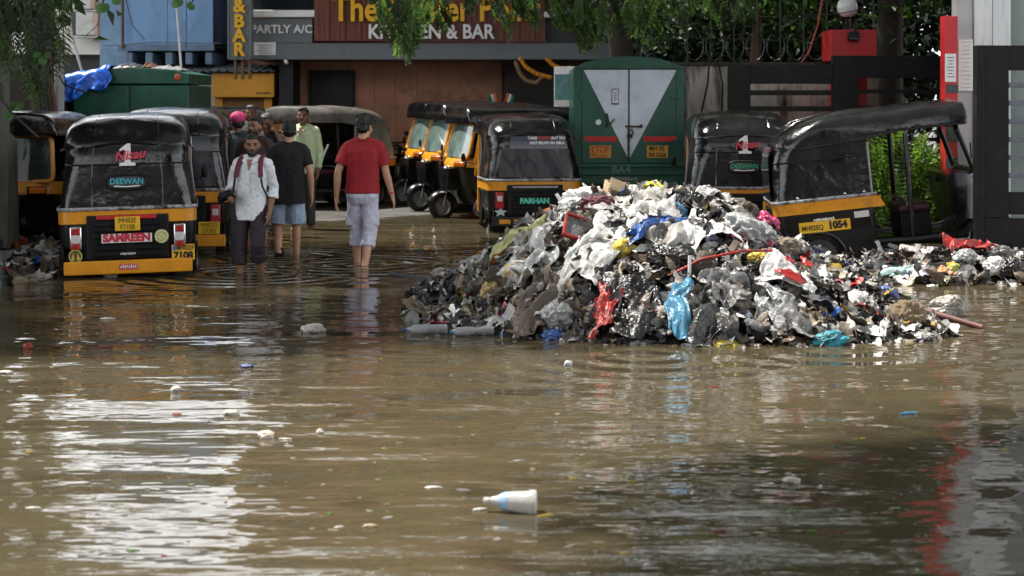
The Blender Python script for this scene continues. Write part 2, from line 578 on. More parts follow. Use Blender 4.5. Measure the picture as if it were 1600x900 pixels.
# restaurant
YB = 29.0
rest = thing('restaurant', 'grey and wood clad restaurant with yellow sign letters over a brown tiled front', 'building', (0, YB, 0))
X0, X1 = ax(392, YB), ax(875, YB)
zb = az(93, YB)
MB().box2((X0 - 0.4, 1.6, 0), (4.0, 8.0, 7.4)).build('wall', brown_tile, rest, smooth=False)
mb = MB()
for k in range(10):          # tall tile panels on the ground floor
    x = ax(452, YB + 1.5) + k * 0.38
    mb.box2((x + 0.0015, 1.50, 0.05), (x + 0.3785, 1.597, zb + 0.1))
mb.build('tile_cladding', brown_tile, rest, smooth=False, bevel=0.004)
MB().box2((X0, 0.0, zb), (X1 + 2.2, 1.6, zb + 0.28)).build('fascia', grey_panel, rest, smooth=False, bevel=0.01)
MB().box2((X0, 0.02, zb + 0.283), (ax(488, YB), 1.58, az(28, YB))).build('panel', grey_panel, rest, smooth=False, bevel=0.01)
MB().box2((X0 - 0.02, -0.07, az(27, YB)), (ax(492, YB), 0.10, az(16, YB))).build('ledge', white_p, rest, smooth=False, bevel=0.01)
MB().box2((X0, 0.12, az(15, YB)), (ax(488, YB), 1.5, 5.4)).build('window', win_dark, rest, smooth=False)
mb = MB()
xw0, xw1 = ax(491, YB), ax(852, YB)
n = 44
for k in range(n):
    x = xw0 + (xw1 - xw0) * k / n
    mb.box2((x + 0.003, -0.05 - 0.012 * ((k * 7) % 3), az(64, YB)), (x + (xw1 - xw0) / n - 0.003, 0.3, 4.6))
mb.build('wood_panel', wood_cl, rest, smooth=False)
MB().box2((xw1 + 0.004, 0.05, zb + 0.283), (X1 + 2.2, 1.58, 5.8)).build('dark_panel', mat('charcoal_panel', (0.03, 0.03, 0.032), 0.6, 0.2, 2), rest, smooth=False)
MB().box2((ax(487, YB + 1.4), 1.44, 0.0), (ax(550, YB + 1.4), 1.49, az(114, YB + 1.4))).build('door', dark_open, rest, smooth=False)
mb = MB()
dx0, dx1, dz = ax(487, YB + 1.4), ax(550, YB + 1.4), az(114, YB + 1.4)
mb.box2((dx0 - 0.05, 1.40, 0), (dx0, 1.52, dz + 0.05)).box2((dx1, 1.40, 0), (dx1 + 0.05, 1.52, dz + 0.05)).box2((dx0, 1.40, dz), (dx1, 1.52, dz + 0.05))
mb.build('door_frame', black_metal, rest, smooth=False)
MB().box2((ax(430, YB), 0.5, 0), (ax(452, YB), 1.55, zb)).build('column', navy, rest, smooth=False)
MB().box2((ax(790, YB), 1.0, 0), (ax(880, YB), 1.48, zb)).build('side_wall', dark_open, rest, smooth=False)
text('The Center Point', 0.60, gold_t, rest, (ax(682, YB), -0.12, az(16, YB)), FR, bold=0.014, ext=0.03, sx=0.82)
text('KITCHEN & BAR', 0.335, sign_white, rest, (ax(674, YB), -0.12, az(51, YB)), FR, bold=0.008, ext=0.02, sx=0.88)
text('PARTLY A/C', 0.195, sign_white, rest, (ax(440, YB), 0.0, az(46, YB)), FR, bold=0.004, ext=0.01)
nb = MB().box2((ax(397, YB), -0.012, az(86, YB)), (ax(431, YB), 0.01, az(66, YB))).build('notice_plate', white_p, rest, smooth=False)
mb = MB()
for k in range(4):
    mb.box2((ax(401 + (k % 2) * 3, YB), -0.016, az(71 + k * 4, YB) - 0.008), (ax(427 - (k % 3) * 2, YB), -0.011, az(71 + k * 4, YB) + 0.006))
mb.build('notice_lines', mat('faint_ink', (0.25, 0.25, 0.28), 0.6), nb, smooth=False)
MB().tube([(ax(446, YB), -0.02, az(95, YB)), (ax(449, YB), -0.05, az(99, YB))], 0.03, 8).build('spot_lamp', white_p, rest)
MB().box2((ax(850, YB), -0.1, az(28, YB)), (ax(876, YB), 0.04, az(19, YB))).build('lamp_box', white_p, rest, smooth=False, bevel=0.02)

# vertical sign
vs = thing('vertical_sign', 'narrow grey upright sign box with stacked yellow letters ending in BAR', 'sign', (ax(374, 28.6), 28.6, 0))
w = 0.355
MB().box2((-w / 2, 0, az(91, 28.6)), (w / 2, 0.25, 4.6)).build('box', grey_panel, vs, smooth=False, bevel=0.008)
mb = MB()
zt = az(91, 28.6)
for x in (-w / 2 - 0.008, w / 2 + 0.008):
    mb.box2((x - 0.012, -0.02, zt - 0.01), (x + 0.012, 0.26, 4.6))
mb.box2((-w / 2, -0.02, zt - 0.02), (w / 2, 0.26, zt - 0.002)).box2((-w / 2, -0.015, az(21, 28.6) - 0.01), (w / 2, -0.002, az(21, 28.6) + 0.012))
mb.build('frame', mat('sign_frame', (0.16, 0.17, 0.18), 0.5), vs, smooth=False)
for ch, py in (('&', 10), ('B', 34), ('A', 56), ('R', 78)):
    text(ch, 0.30, gold_t, vs, (0.0, -0.03, az(py, 28.6)), FR, bold=0.012, ext=0.025)
mb = MB()
for k in range(3):
    mb.box2((-0.1 + k * 0.12, 0.05, zt - 0.35), (-0.06 + k * 0.12, 0.15, zt - 0.02))
mb.build('support', mat('rust_wood', (0.14, 0.075, 0.035), 0.7), vs, smooth=False)

# blue clad upper storey on stilts
bl = thing('blue_building', 'blue sheet clad upper storey on posts beside the restaurant sign', 'building', (0, 29.6, 0))
bx0, bxm, bx1, bx2 = ax(190, 29.6), ax(255, 29.6), ax(333, 29.6), ax(357, 30.6)
zq = az(69, 29.6)
mb = MB()
for (a, b_) in ((bx0, bx0 + (bx1 - bx0) * 0.5), (bx0 + (bx1 - bx0) * 0.5, bx1)):
    mb.box2((a + 0.004, 0, zq), (b_ - 0.004, 0.06, 4.9))
mb.build('front_sheet', blue_wall, bl, smooth=False)
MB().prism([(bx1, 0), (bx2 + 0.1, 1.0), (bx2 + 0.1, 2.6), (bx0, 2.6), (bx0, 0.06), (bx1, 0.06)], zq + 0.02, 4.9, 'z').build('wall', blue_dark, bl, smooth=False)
MB().box2((ax(158, 30.2), 0.5, az(112, 30.2)), (bx0 - 0.004, 2.6, 4.9)).build('side_bay', mat('pale_blue_sheet', (0.20, 0.34, 0.50), 0.6, 0.2, 2, dirt=(0.12, 0.18, 0.25), dirt_scale=3), bl, smooth=False)
mb = MB()
mb.box2((bx0 - 0.05, -0.1, zq - 0.12), (bx1 + 0.03, 0.02, zq - 0.003))
for k in range(5):
    x = bx0 + 0.15 + k * (bx1 - bx0) / 4.6
    mb.box((x, 0.6, zq - 0.25), (0.12, 1.4, 0.2))
mb.build('beam', mat('blue_grey_beam', (0.13, 0.20, 0.30), 0.6, 0.25, 3), bl, smooth=False, bevel=0.008)
mb = MB()
for px in (196, 262, 330):
    mb.box2((ax(px, 30.4) - 0.08, 0.8, 0), (ax(px, 30.4) + 0.08, 0.96, zq - 0.12))
mb.box((ax(345, 30.2), 0.7, zq - 0.5), (0.16, 0.12, 0.9), (0, R(-38), 0))
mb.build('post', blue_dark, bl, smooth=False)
MB().box2((bx0 - 0.6, 2.62, 0), (bx2 + 0.4, 2.8, zq + 0.4)).build('back_wall', navy, bl, smooth=False)
mb = MB().tube([(ax(190, 29.4), -0.12, az(75, 29.4)), (ax(189, 29.4), -0.12, 4.9)], 0.03, 8)
mb.build('drain_pipe', mat('rusty_pipe', (0.07, 0.05, 0.045), 0.6), bl)

# cream building behind on the left
cb = thing('cream_building', 'stained cream plaster block behind the blue building with wall mounted air conditioners', 'building', (0, 34, 0))
MB().box2((-13.5, 0, az(85, 34)), (ax(170, 34), 3, 5.0)).build('wall', cream_wall, cb, smooth=False)
MB().box2((-13.5, 0.3, 0.2), (ax(172, 34), 3, az(85, 34) - 0.002)).build('ground_floor', mat('dark_shopfront', (0.03, 0.03, 0.034), 0.6), cb, smooth=False)
for k in range(2):
    MB().box2((ax(146, 34), -0.06, az(10 + k * 55, 34)), (ax(158, 34), 0.0, az(-40 + k * 55, 34))).build('shutter', mat('beige_board', (0.55, 0.47, 0.36), 0.7, 0.2, 3), cb, smooth=False)
for px, py in ((133, 37), (128, -4)):
    a = thing('air_conditioner', 'pale outdoor air conditioner unit on the cream wall, ' + ('lower one' if py > 0 else 'upper one'), 'air conditioner', (ax(px, 33.5), 33.55, az(py, 33.5)))
    MB().box((0, 0.1, 0), (0.36, 0.36, 0.46)).build('casing', mat('ac_cream', (0.6, 0.6, 0.56), 0.55, 0.1, 5, dirt=(0.3, 0.28, 0.24), dirt_scale=5), a, smooth=False, bevel=0.02)
    mb = MB()
    for k in range(9):
        mb.box((-0.26, -0.06, -0.18 + k * 0.045), (0.12, 0.02, 0.018))
    mb.box((-0.26, 0.1, 0), (0.12, 0.3, 0.44))
    mb.build('grille', mat('ac_grille', (0.12, 0.12, 0.12), 0.6), a, smooth=False)
    MB().box((0, 0.12, -0.26), (0.5, 0.4, 0.03)).build('bracket', steel, a, smooth=False)

# yellow kiosk
YK = 29.8
ki = thing('yellow_kiosk', 'small yellow shuttered kiosk with corrugated roof and white side', 'kiosk', (0, YK, 0))
kx0, kx1 = ax(336, YK), ax(431, YK)
kz = lambda py: az(py, YK)
ky = mat('kiosk_yellow', (0.70, 0.32, 0.025), 0.55, 0.14, 3, dirt=(0.3, 0.13, 0.02), dirt_scale=3, dirt_lo=0.5, dirt_hi=0.9)
MB().box2((kx0, -0.25, kz(152)), (kx1, 0.5, kz(115))).build('fascia', ky, ki, smooth=False, bevel=0.008)
MB().box2((kx0, -0.05, 0), (kx0 + 0.14, 0.1, kz(152) - 0.002)).box2((kx1 - 0.20, -0.05, 0), (kx1 - 0.06, 0.1, kz(152) - 0.002)).build('frame', ky, ki, smooth=False)
mb = MB()
for k in range(22):
    z = 0.1 + k * (kz(152) - 0.1) / 22
    mb.box2((kx0 + 0.142, 0.0 + 0.012 * (k % 2), z + 0.003), (kx1 - 0.202, 0.06, z + (kz(152) - 0.1) / 22 - 0.003))
mb.build('shutter', mat('brown_shutter', (0.22, 0.11, 0.02), 0.5, 0.2, 3), ki, smooth=False)
MB().box2((ax(310, YK), 0.0, 0), (kx0 - 0.003, 1.6, kz(117))).build('side_wall', mat('kiosk_white', (0.55, 0.53, 0.49), 0.8, 0.15, 2, dirt=(0.25, 0.23, 0.2), dirt_scale=3), ki, smooth=False)
MB().box2((kx0, 0.55, 0.02), (kx1, 1.6, kz(116))).build('wall', ky, ki, smooth=False)
rows = []
for y in (-0.45, 1.7):
    rows.append([(ax(296, YK) + i * 0.02, y, kz(113) + 0.02 * math.sin(i * 0.9) + (y + 0.45) * 0.09 + 0.03) for i in range(int((kx1 + 0.05 - ax(296, YK)) / 0.02))])
o = MB().grid(rows).build('roof', mat('grey_sheet_roof', (0.13, 0.15, 0.17), 0.5, 0.3, 4), ki)
sd = o.modifiers.new('thick', 'SOLIDIFY'); sd.thickness = 0.02
mb = MB()
for k in range(9):
    mb.box((ax(404 + k * 2.6, YK), -0.256, kz(146) + 0.004 * ((k * 5) % 3)), (0.016, 0.008, 0.02 + 0.012 * (k % 2)))
mb.build('small_print', ink, ki, smooth=False)

# stained compound wall on the right, with wire on top
YW = 24.2
cw = thing('compound_wall', 'stained pale concrete compound wall between the green truck and the gate', 'wall', (0, YW, 0))
stain = mat('stained_concrete', (0.60, 0.56, 0.50), 0.85, 0.2, 2, 0.006, 12, stretch=(2.2, 2.2, 0.45), dirt=(0.035, 0.028, 0.02), dirt_scale=1.6, dirt_lo=0.47, dirt_hi=0.62)
MB().box2((2.35, 0, 0), (5.2, 0.22, az(103, YW))).build('wall', stain, cw, smooth=False)
MB().box2((2.3, -0.03, az(103, YW) + 0.002), (5.2, 0.25, az(97, YW))).build('coping', mat('mossy_coping', (0.06, 0.055, 0.045), 0.9, 0.4, 8, 0.01, 20), cw, smooth=False)
fe = thing('wire_fence', 'dark wire fence with looped wire above the stained compound wall', 'fence', (0, YW + 0.1, az(96, YW)))
dwire = mat('dark_wire', (0.05, 0.05, 0.05), 0.5, 0.3, 10, metal=0.5)
mb = MB()
for k in range(9):
    mb.tube([(2.5 + k * 0.33, 0, 0), (2.5 + k * 0.33, 0, 1.0)], 0.009, 6)
mb.build('post', dwire, fe)
mb = MB()
for z in (0.35, 0.68, 0.95):
    mb.tube([(2.4, 0.0, z), (3.8, -0.01, z - 0.05), (5.2, 0, z + 0.04)], 0.007, 5)
mb.build('strand', dwire, fe)
mb = MB()
for k in range(9):
    x = 2.6 + k * 0.29
    mb.tube([(x + 0.13 * math.sin(a), 0.06 * math.cos(a * 0.5), 0.22 + 0.2 * math.cos(a) * -1) for a in np.linspace(-2.6, 2.6, 13)], 0.005, 5)
mb.build('coil', mat('grey_wire', (0.16, 0.16, 0.16), 0.4, metal=0.7), fe)

# low boundary wall on the far left
lw = thing('boundary_wall', 'dark mossy boundary wall behind the left hand auto rickshaws', 'wall', (0, 0, 0))
MB().box2((-6.6, 15.0, -0.1), (-6.35, 31, 2.1)).build('wall', mat('mossy_wall', (0.05, 0.047, 0.038), 0.9, 0.4, 2, 0.01, 10, stretch=(1, 1, 0.4), dirt=(0.02, 0.025, 0.015), dirt_scale=2), lw, smooth=False)

# right hand tower of pale cladding with red strip
YT = 20.6
tw = thing('white_clad_building', 'tall pale metal clad shopfront at the right edge behind the black gate', 'building', (0, YT, 0))
clad = mat('pale_cladding', (0.58, 0.60, 0.61), 0.35, 0.1, 1.2, stretch=(3, 1, 0.3), metal=0.2, dirt=(0.30, 0.30, 0.29), dirt_scale=2.5, dirt_lo=0.52, dirt_hi=0.75)
MB().box2((ax(1497, YT), 0, 0), (ax(1520, YT), 0.3, 7.5)).build('corner_panel', mat('grey_cladding_dull', (0.38, 0.39, 0.40), 0.4, 0.1, 2, metal=0.2), tw, smooth=False)
MB().box2((ax(1520, YT) + 0.004, -0.04, 0), (ax(1549, YT), 0.3, 7.5)).build('pilaster', clad, tw, smooth=False, bevel=0.01)
MB().box2((ax(1550, YT) + 0.004, 0.02, 0), (ax(1580, YT), 0.3, 7.5)).build('panel', clad, tw, smooth=False)
MB().box2((ax(1580, YT) + 0.004, 0.1, 0), (9.5, 0.4, 7.5)).build('glass_front', mat('shop_glass', (0.10, 0.15, 0.14), 0.12, 0.2, 1.5, spec=0.8), tw, smooth=False)
MB().box2((6.9, 0.42, 0), (9.5, 4, 7.4)).build('rear_wall', navy, tw, smooth=False)
mb = MB()
for px in (1549.5,):
    mb.box2((ax(px, YT), 0.0, 0), (ax(px, YT) + 0.012, 0.1, 7.5))
mb.build('joint', ink, tw, smooth=False)
rs = thing('red_pylon', 'tall narrow red pylon with papers pasted on it beside the pale clad building', 'sign pylon', (ax(1487, 20.3), 20.3, 0))
MB().box2((-0.075, 0, 0), (0.075, 0.25, az(25, 20.3))).build('panel', red_p, rs, smooth=False, bevel=0.006)
MB().box2((-0.078, 0.26, az(25, 20.3) + 0.6), (0.078, 0.4, 7.3)).build('upper_panel', red_p, rs, smooth=False)
MB().box2((-0.08, -0.012, az(128, 20.3)), (0.05, -0.002, az(84, 20.3))).build('paper', white_p, rs, smooth=False)
for a, b_ in ((145, 132), (222, 188), (276, 246)):
    MB().box2((-0.073, -0.012, az(a, 20.3)), (0.073, -0.002, az(b_, 20.3))).build('grey_panel', mat('dark_grey_panel', (0.05, 0.052, 0.055), 0.4), rs, smooth=False)
mb = MB()
for k in range(7):
    mb.box((-0.016, -0.015, az(90 + k * 5, 20.3)), (0.09 - 0.02 * (k % 3), 0.003, 0.008))
mb.build('paper_lines', ink, rs, smooth=False)
pn = thing('notice_board', 'white notice sheets fixed on the grey clad corner next to the red pylon', 'notice', (ax(1508, YT), YT - 0.03, az(102, YT)))
MB().box((0, 0, 0), (0.165, 0.02, 0.62)).build('sheet', white_p, pn, smooth=False)
mb = MB()
for k in range(12):
    mb.box((0.0, -0.012, 0.28 - k * 0.05), (0.13 - 0.03 * ((k * 3) % 4) / 2, 0.003, 0.006))
mb.build('print', mat('grey_print', (0.3, 0.3, 0.32), 0.6), pn, smooth=False)

# black gates
gm = mat('gate_black', (0.006, 0.0062, 0.007), 0.5, 0.3, 5, 0.002, 30, spec=0.25, dirt=(0.045, 0.04, 0.036), dirt_scale=4, dirt_lo=0.55, dirt_hi=0.95)
YG = 23.0
gt = thing('black_gate', 'wide black metal gate with a deep top rail behind the green shrub', 'gate', (0, YG, 0))
G = lambda px: ax(px, YG)
H_ = lambda py: az(py, YG)
mb = MB()
mb.box2((G(1300), -0.05, -0.05), (G(1341), 0.10, H_(87))).box2((G(1138), -0.05, 0), (G(1172), 0.1, H_(101))).box2((G(1466), -0.05, 0), (G(1480), 0.1, H_(87)))
mb.build('post', gm, gt, smooth=False, bevel=0.006)
MB().box2((G(1341) + 0.002, -0.04, H_(122)), (G(1466) - 0.002, 0.08, H_(87))).build('top_rail', gm, gt, smooth=False, bevel=0.006)
MB().box2((G(1172) + 0.002, -0.04, H_(131)), (G(1300) - 0.002, 0.06, H_(101))).build('top_rail', gm, gt, smooth=False, bevel=0.006)
mb = MB()
for py in (145, 170, 195, 220, 246, 270):
    mb.box2((G(1172) + 0.002, -0.03, H_(py + 4)), (G(1300) - 0.002, 0.03, H_(py - 4)))
    mb.box2((G(1341) + 0.002, -0.03, H_(py + 1)), (G(1466) - 0.002, 0.03, H_(py - 5)))
mb.build('bar', gm, gt, smooth=False)
YH = 17.3
gr = thing('black_gate', 'black slatted metal gate leaf at the right edge of the street', 'gate', (0, YH, 0))
mb = MB()
J = lambda px: ax(px, YH)
K = lambda py: az(py, YH)
mb.box2((J(1524), -0.06, -0.1), (J(1535), 0.1, K(71))).box2((J(1535) + 0.002, -0.035, K(340)), (J(1575), 0.06, K(71)))
mb.build('post', gm, gr, smooth=False, bevel=0.006)
MB().box2((J(1537), -0.02, K(392)), (6.6, 0.04, K(341))).build('kick_panel', gm, gr, smooth=False)
MB().box2((J(1575) + 0.002, -0.03, K(110)), (6.6, 0.05, K(71))).build('rail', gm, gr, smooth=False, bevel=0.006)
MB().box2((J(1575) + 0.002, -0.03, K(335)), (6.6, 0.05, K(300))).build('rail', gm, gr, smooth=False, bevel=0.006)
mb = MB()
for py in (133, 161, 190, 218, 246, 274):
    mb.box2((J(1575) + 0.002, -0.03, K(py + 4)), (6.6, 0.03, K(py - 4)))
mb.build('slat', mat('slat_grey_blue', (0.12, 0.13, 0.16), 0.3, 0.3, 6, metal=0.3), gr, smooth=False, bevel=0.004)

pb = thing('gate_pillar', 'square red painted gate pillar rising above the black gate', 'pillar', (ax(1330, 23.6), 23.6, 0))
MB().box2((-0.22, 0, 0), (0.22, 0.5, H_(110))).build('shaft', red_p, pb, smooth=False)
MB().box2((-0.30, -0.1, az(95, 23.6)), (0.33, 0.6, az(47, 23.6))).build('cap', red_p, pb, smooth=False, bevel=0.008)
gl = thing('globe_lamp', 'white globe lamp on a dark stem on top of the red pillar', 'lamp', (ax(1325, 23.7), 23.75, az(47, 23.6)))
MB().ell((0, 0, az(11, 23.7) - az(47, 23.6)), (0.145, 0.145, 0.145), nu=24, nv=16).build('globe', mat('white_globe', (0.75, 0.75, 0.75), 0.25, 0.05, 4), gl)
MB().lathe((0, 0, 0), (0, 0, 1), [(0, 0.06), (0.02, 0.06), (0.03, 0.025), (0.16, 0.025), (0.18, 0.06), (0.2, 0.05)], 14).build('stem', black_metal, gl)
fl = thing('flood_light', 'small black flood light fixed to the red pillar cap', 'lamp', (ax(1334, 23.4), 23.42, az(56, 23.4)))
MB().box((0, 0, 0), (0.15, 0.1, 0.10), (R(-25), 0, 0)).build('housing', black_metal, fl, smooth=False, bevel=0.01)
MB().box((0, -0.052, -0.018), (0.13, 0.01, 0.07), (R(-25), 0, 0)).build('lens', glass2, fl, smooth=False)
MB().tube([(0.03, 0.02, 0.05), (0.03, 0.05, 0.16)], 0.02, 8).build('arm', black_metal, fl)

# ------------------------------------------------------------------ auto rickshaws
def rrect(hw, y0, y1, r0, r1, z, n=7):
    """rounded rectangle outline in plan: rear y0, front y1; starts front left, runs over the rear to front right"""
    p = []
    def arc(cx, cy, r, a0, a1):
        for i in range(n):
            a = a0 + (a1 - a0) * i / (n - 1)
            p.append((cx + r * math.cos(a), cy + r * math.sin(a), z))
    arc(-hw + r1, y1 - r1, r1, PI / 2, PI)
    arc(-hw + r0, y0 + r0, r0, PI, 1.5 * PI)
    arc(hw - r0, y0 + r0, r0, 1.5 * PI, 2 * PI)
    arc(hw - r1, y1 - r1, r1, 0, PI / 2)
    return p


def nose(hw, y0, d, z, n=17):
    return [(hw * math.cos(PI * i / (n - 1)), y0 + d * math.sin(PI * i / (n - 1)) ** 0.8, z) for i in range(n)] + \
           [(-hw, y0 - 0.06, z), (hw, y0 - 0.06, z)]


def densify(rows, m):
    out = []
    for a, b in zip(rows[:-1], rows[1:]):
        for k in range(m):
            out.append([tuple(a[j][i] * (1 - k / m) + b[j][i] * k / m for i in range(3)) for j in range(len(a))])
    out.append(rows[-1])
    return out


def wheel(t, loc, w=0.10, r=0.20, axis=(1, 0, 0), rim_m=None):
    wl = MB().lathe((0, 0, 0), axis, [(-w * 0.1, r * 0.60), (-w / 2, r * 0.62), (-w / 2 * 1.05, r * 0.85), (-w / 2 * 0.8, r * 0.97), (0, r), (w / 2 * 0.8, r * 0.97), (w / 2 * 1.05, r * 0.85), (w / 2, r * 0.62), (w * 0.1, r * 0.60)], 28).build('wheel', rubber, t, loc=loc)
    mb = MB()
    for s in (-1, 1):
        mb.lathe((0, 0, 0), tuple(s * c for c in axis), [(w * 0.30, 0.0), (w * 0.34, r * 0.16), (w * 0.26, r * 0.2), (w * 0.22, r * 0.42), (w * 0.42, r * 0.5), (w * 0.5, r * 0.62), (w * 0.40, r * 0.63)], 24)
    mb.build('rim', rim_m or steel, wl)
    mb = MB()
    d, u, v = frame(axis)
    for k in range(8):
        a = 2 * PI * k / 8
        for s in (-1, 1):
            mb.ell(Vector(d) * s * w * 0.255 + (u * math.cos(a) + v * math.sin(a)) * r * 0.31, (0.012,) * 3, nu=6, nv=4)
    mb.build('rim_bolts', black_metal, wl)
    return wl


def hood_noise(p, seed, amp):
    v = Vector(p)
    return noise.noise(v * 2.3 + Vector((seed, 0, 0))) * amp + noise.noise(v * 6.0 + Vector((0, seed, 0))) * amp * 0.45


def auto(label, loc, yaw, pitch=0.0, roll=0.0, scale=1.0, seed=0, hood=None, rear=True, front=True, plate=None, name_text=None,
         name_m=None, window=None, big_one=False, red_bar=False, lights='chrome', side_plate=None, rear_film=False,
         bumper='yellow', shade=None, amp=0.016, detail=True, pil=None, wind=None, scut=None):
    hood = hood or vinyl
    t = thing('auto_rickshaw', label, 'auto rickshaw', loc, yaw, 'auto rickshaws standing in the flooded street', scale, pitch, roll)
    rs = random.Random(seed)
    # --- lower body
    mb = MB()
    mb.loft([rrect(0.625, -1.17, -0.18, 0.10, 0.04, 0.45), rrect(0.64, -1.19, -0.18, 0.11, 0.04, 0.56), rrect(0.645, -1.20, -0.16, 0.11, 0.05, 0.675)])
    mb.loft([rrect(0.55, -1.14, -0.2, 0.05, 0.04, 0.24), rrect(0.55, -1.14, -0.2, 0.05, 0.04, 0.452)])
    for s in (-1, 1):       # flank in front of and behind the wheel arch
        arc = [(-0.78 + 0.27 * math.cos(a), 0.22 + 0.24 * math.sin(a)) for a in np.linspace(0.05, PI - 0.05, 12)]
        poly = [(-0.18, 0.22)] + arc + [(-1.14, 0.22), (-1.17, 0.46), (-0.18, 0.46)]
        mb.prism([(p[0], p[1]) for p in poly], s * 0.60, s * 0.632, 'x')
    # floor, sills, front wall
    mb.box2((-0.56, -0.19, 0.24), (0.56, 0.80, 0.30))
    for s in (-1, 1):
        mb.tube([(s * 0.60, -0.19, 0.30), (s * 0.60, 0.3, 0.28), (s * 0.58, 0.75, 0.30), (s * 0.52, 0.88, 0.40)], 0.045, 8)
    # front apron
    mb.loft([nose(0.50, 0.78, 0.10, 0.24), nose(0.54, 0.76, 0.20, 0.40), nose(0.57, 0.72, 0.30, 0.60), nose(0.59, 0.70, 0.36, 0.76), nose(0.59, 0.70, 0.37, 0.80)])
    mb.prism([(-0.2, 0.45), (0.2, 0.45), (0.27, 0.78), (-0.27, 0.78)], 0.95, 1.14, 'y')
    mb.build('body', black_paint, t, ang=35)
    for s in (-1, 1):
        mb = MB()
        mb.tube([(s * 0.64, -0.78 + 0.275 * math.cos(a), 0.20 + 0.265 * math.sin(a)) for a in np.linspace(-0.1, PI + 0.1, 16)], 0.018, 6)
        mb.build('arch_lip', black_paint, t)
    # --- yellow belt
    top, bot = 0.80, 0.678
    mb = MB()
    outer = [rrect(0.650, -1.21, -0.06, 0.115, 0.03, z) for z in (bot, bot + 0.02, top - 0.015, top)]
    n7 = 7
    keep0, keep1 = 6, 6 + 7 + 7 + 2      # left flank, rear, right flank
    rows = [r[keep0:keep1] for r in outer]
    rows = [[(r[0][0], -0.05 - (0.10 if i in (2, 3) else 0.0) * (i - 1.6), r[0][2])] + r + [(-r[0][0], -0.05 - (0.10 if i in (2, 3) else 0.0) * (i - 1.6), r[0][2])] for i, r in enumerate(rows)]
    # split the rear strip so the dark engine panel shows between the yellow ends
    mb.grid(rows)
    mb.build('belt', yellow, t, ang=30)
    MB().loft([rrect(0.64, -1.19, -0.10, 0.11, 0.05, 0.676), rrect(0.635, -1.19, -0.12, 0.11, 0.05, 0.80)]).build('rear_shelf', black_paint, t)
    # --- hood: rear quarter wraps three sides, roof closed
    prof = [(0.802, 0.640, -1.205, 0.12), (0.95, 0.622, -1.195, 0.14), (1.10, 0.600, -1.185, 0.17), (1.235, 0.586, -1.172, 0.20), (1.33, 0.584, -1.155, 0.23), (1.41, 0.582, -1.12, 0.25)]
    rows = []
    for z, hw, y0, r in prof:
        p = rrect(hw, y0, -0.15, r, 0.02, z)[6:22]
        # subdivide the plan outline a little
        q = []
        for n_, (a, b) in enumerate(zip(p[:-1], p[1:])):
            k = 5 if n_ in (0, 7, 14) else 1
            for i in range(k):
                q.append(tuple(a[j] + (b[j] - a[j]) * i / k for j in range(3)))
        q.append(p[-1]); rows.append(q)
    rows = densify(rows, 3)
    zz = lambda z: 1.0 - abs(z - 1.235) / 0.45
    def bump_row(r, a=amp):
        out = []
        for p in r:
            d = Vector((p[0], p[1] + 0.6, 0)).normalized()
            h = hood_noise(p, seed, a)
            out.append(tuple(Vector(p) + d * h))
        return out
    rows = [rows[0]] + [bump_row(r) for r in rows[1:]]
    mb = MB(); mb.grid(rows)
    # inside lining a little smaller so the hood has thickness
    mb.grid([[(p[0] * 0.965, (p[1] + 0.6) * 0.965 - 0.6, p[2]) for p in r] for r in rows])
    hd = mb.build('hood', hood, t, ang=60)
    roofp = [(1.385, 0.600, -1.115, 0.925, 0.25, 0.04), (1.42, 0.600, -1.118, 0.93, 0.26, 0.05), (1.50, 0.592, -1.065, 0.935, 0.28, 0.05), (1.575, 0.572, -0.97, 0.935, 0.30, 0.06),
             (1.635, 0.53, -0.86, 0.93, 0.30, 0.07), (1.675, 0.47, -0.72, 0.925, 0.28, 0.08), (1.70, 0.37, -0.54, 0.91, 0.2, 0.1), (1.715, 0.16, -0.2, 0.86, 0.1, 0.1)]
    rows = []
    for z, hw, y0, y1, r0, r1 in roofp:
        p = rrect(hw, y0, y1, r0, r1, z)
        q = []
        p2 = p + [p[0]]
        for n_, (a, b) in enumerate(zip(p2[:-1], p2[1:])):
            k = {6: 9, 13: 6, 20: 9, 27: 6}.get(n_, 1)
            for i in range(k):
                q.append(tuple(a[j] + (b[j] - a[j]) * i / k for j in range(3)))
        rows.append(q)
    rows = densify(rows, 2)
    rr = []
    for r in rows:
        o_ = []
        for p in r:
            d = Vector((p[0], p[1] * 0.3, (p[2] - 1.3) * 1.5)).normalized()
            sag = 0.006 * math.sin(p[1] * 7 + seed) * (1 if p[2] > 1.5 else 0.3)
            lift = 0.065 * sstep(-0.5, 0.2, p[1]) * max(0.0, (1.52 - p[2]) / 0.135)
            p = (p[0], p[1], p[2] + lift)
            o_.append(tuple(Vector(p) + d * (hood_noise(p, seed + 3, amp * 0.9) + sag)))
        rr.append(o_)
    MB().loft(rr, cap0=False).build('roof', hood, t, ang=60)
    if detail:
        mb = MB()
        row = [(p[0] * 1.004, p[1] - 0.004, 1.236) for p in rrect(0.588, -1.17, -0.15, 0.2, 0.02, 1.236)[6:22]]
        mb.tube(row, 0.009, 6)
        for s in (-1, 1):
            mb.tube([(s * 0.33, -1.204, 0.82), (s * 0.33, -1.19, 1.1), (s * 0.32, -1.175, 1.24), (s * 0.31, -1.125, 1.41), (s * 0.3, -1.0, 1.56), (s * 0.29, -0.84, 1.65), (s * 0.28, -0.5, 1.70)], 0.008, 6)
            mb.tube([(s * 0.625, -1.02 + 0.1, 1.37), (s * 0.612, -0.5, 1.382), (s * 0.612, -0.15, 1.405), (s * 0.61, 0.2, 1.448), (s * 0.60, 0.9, 1.45)], 0.010, 6)
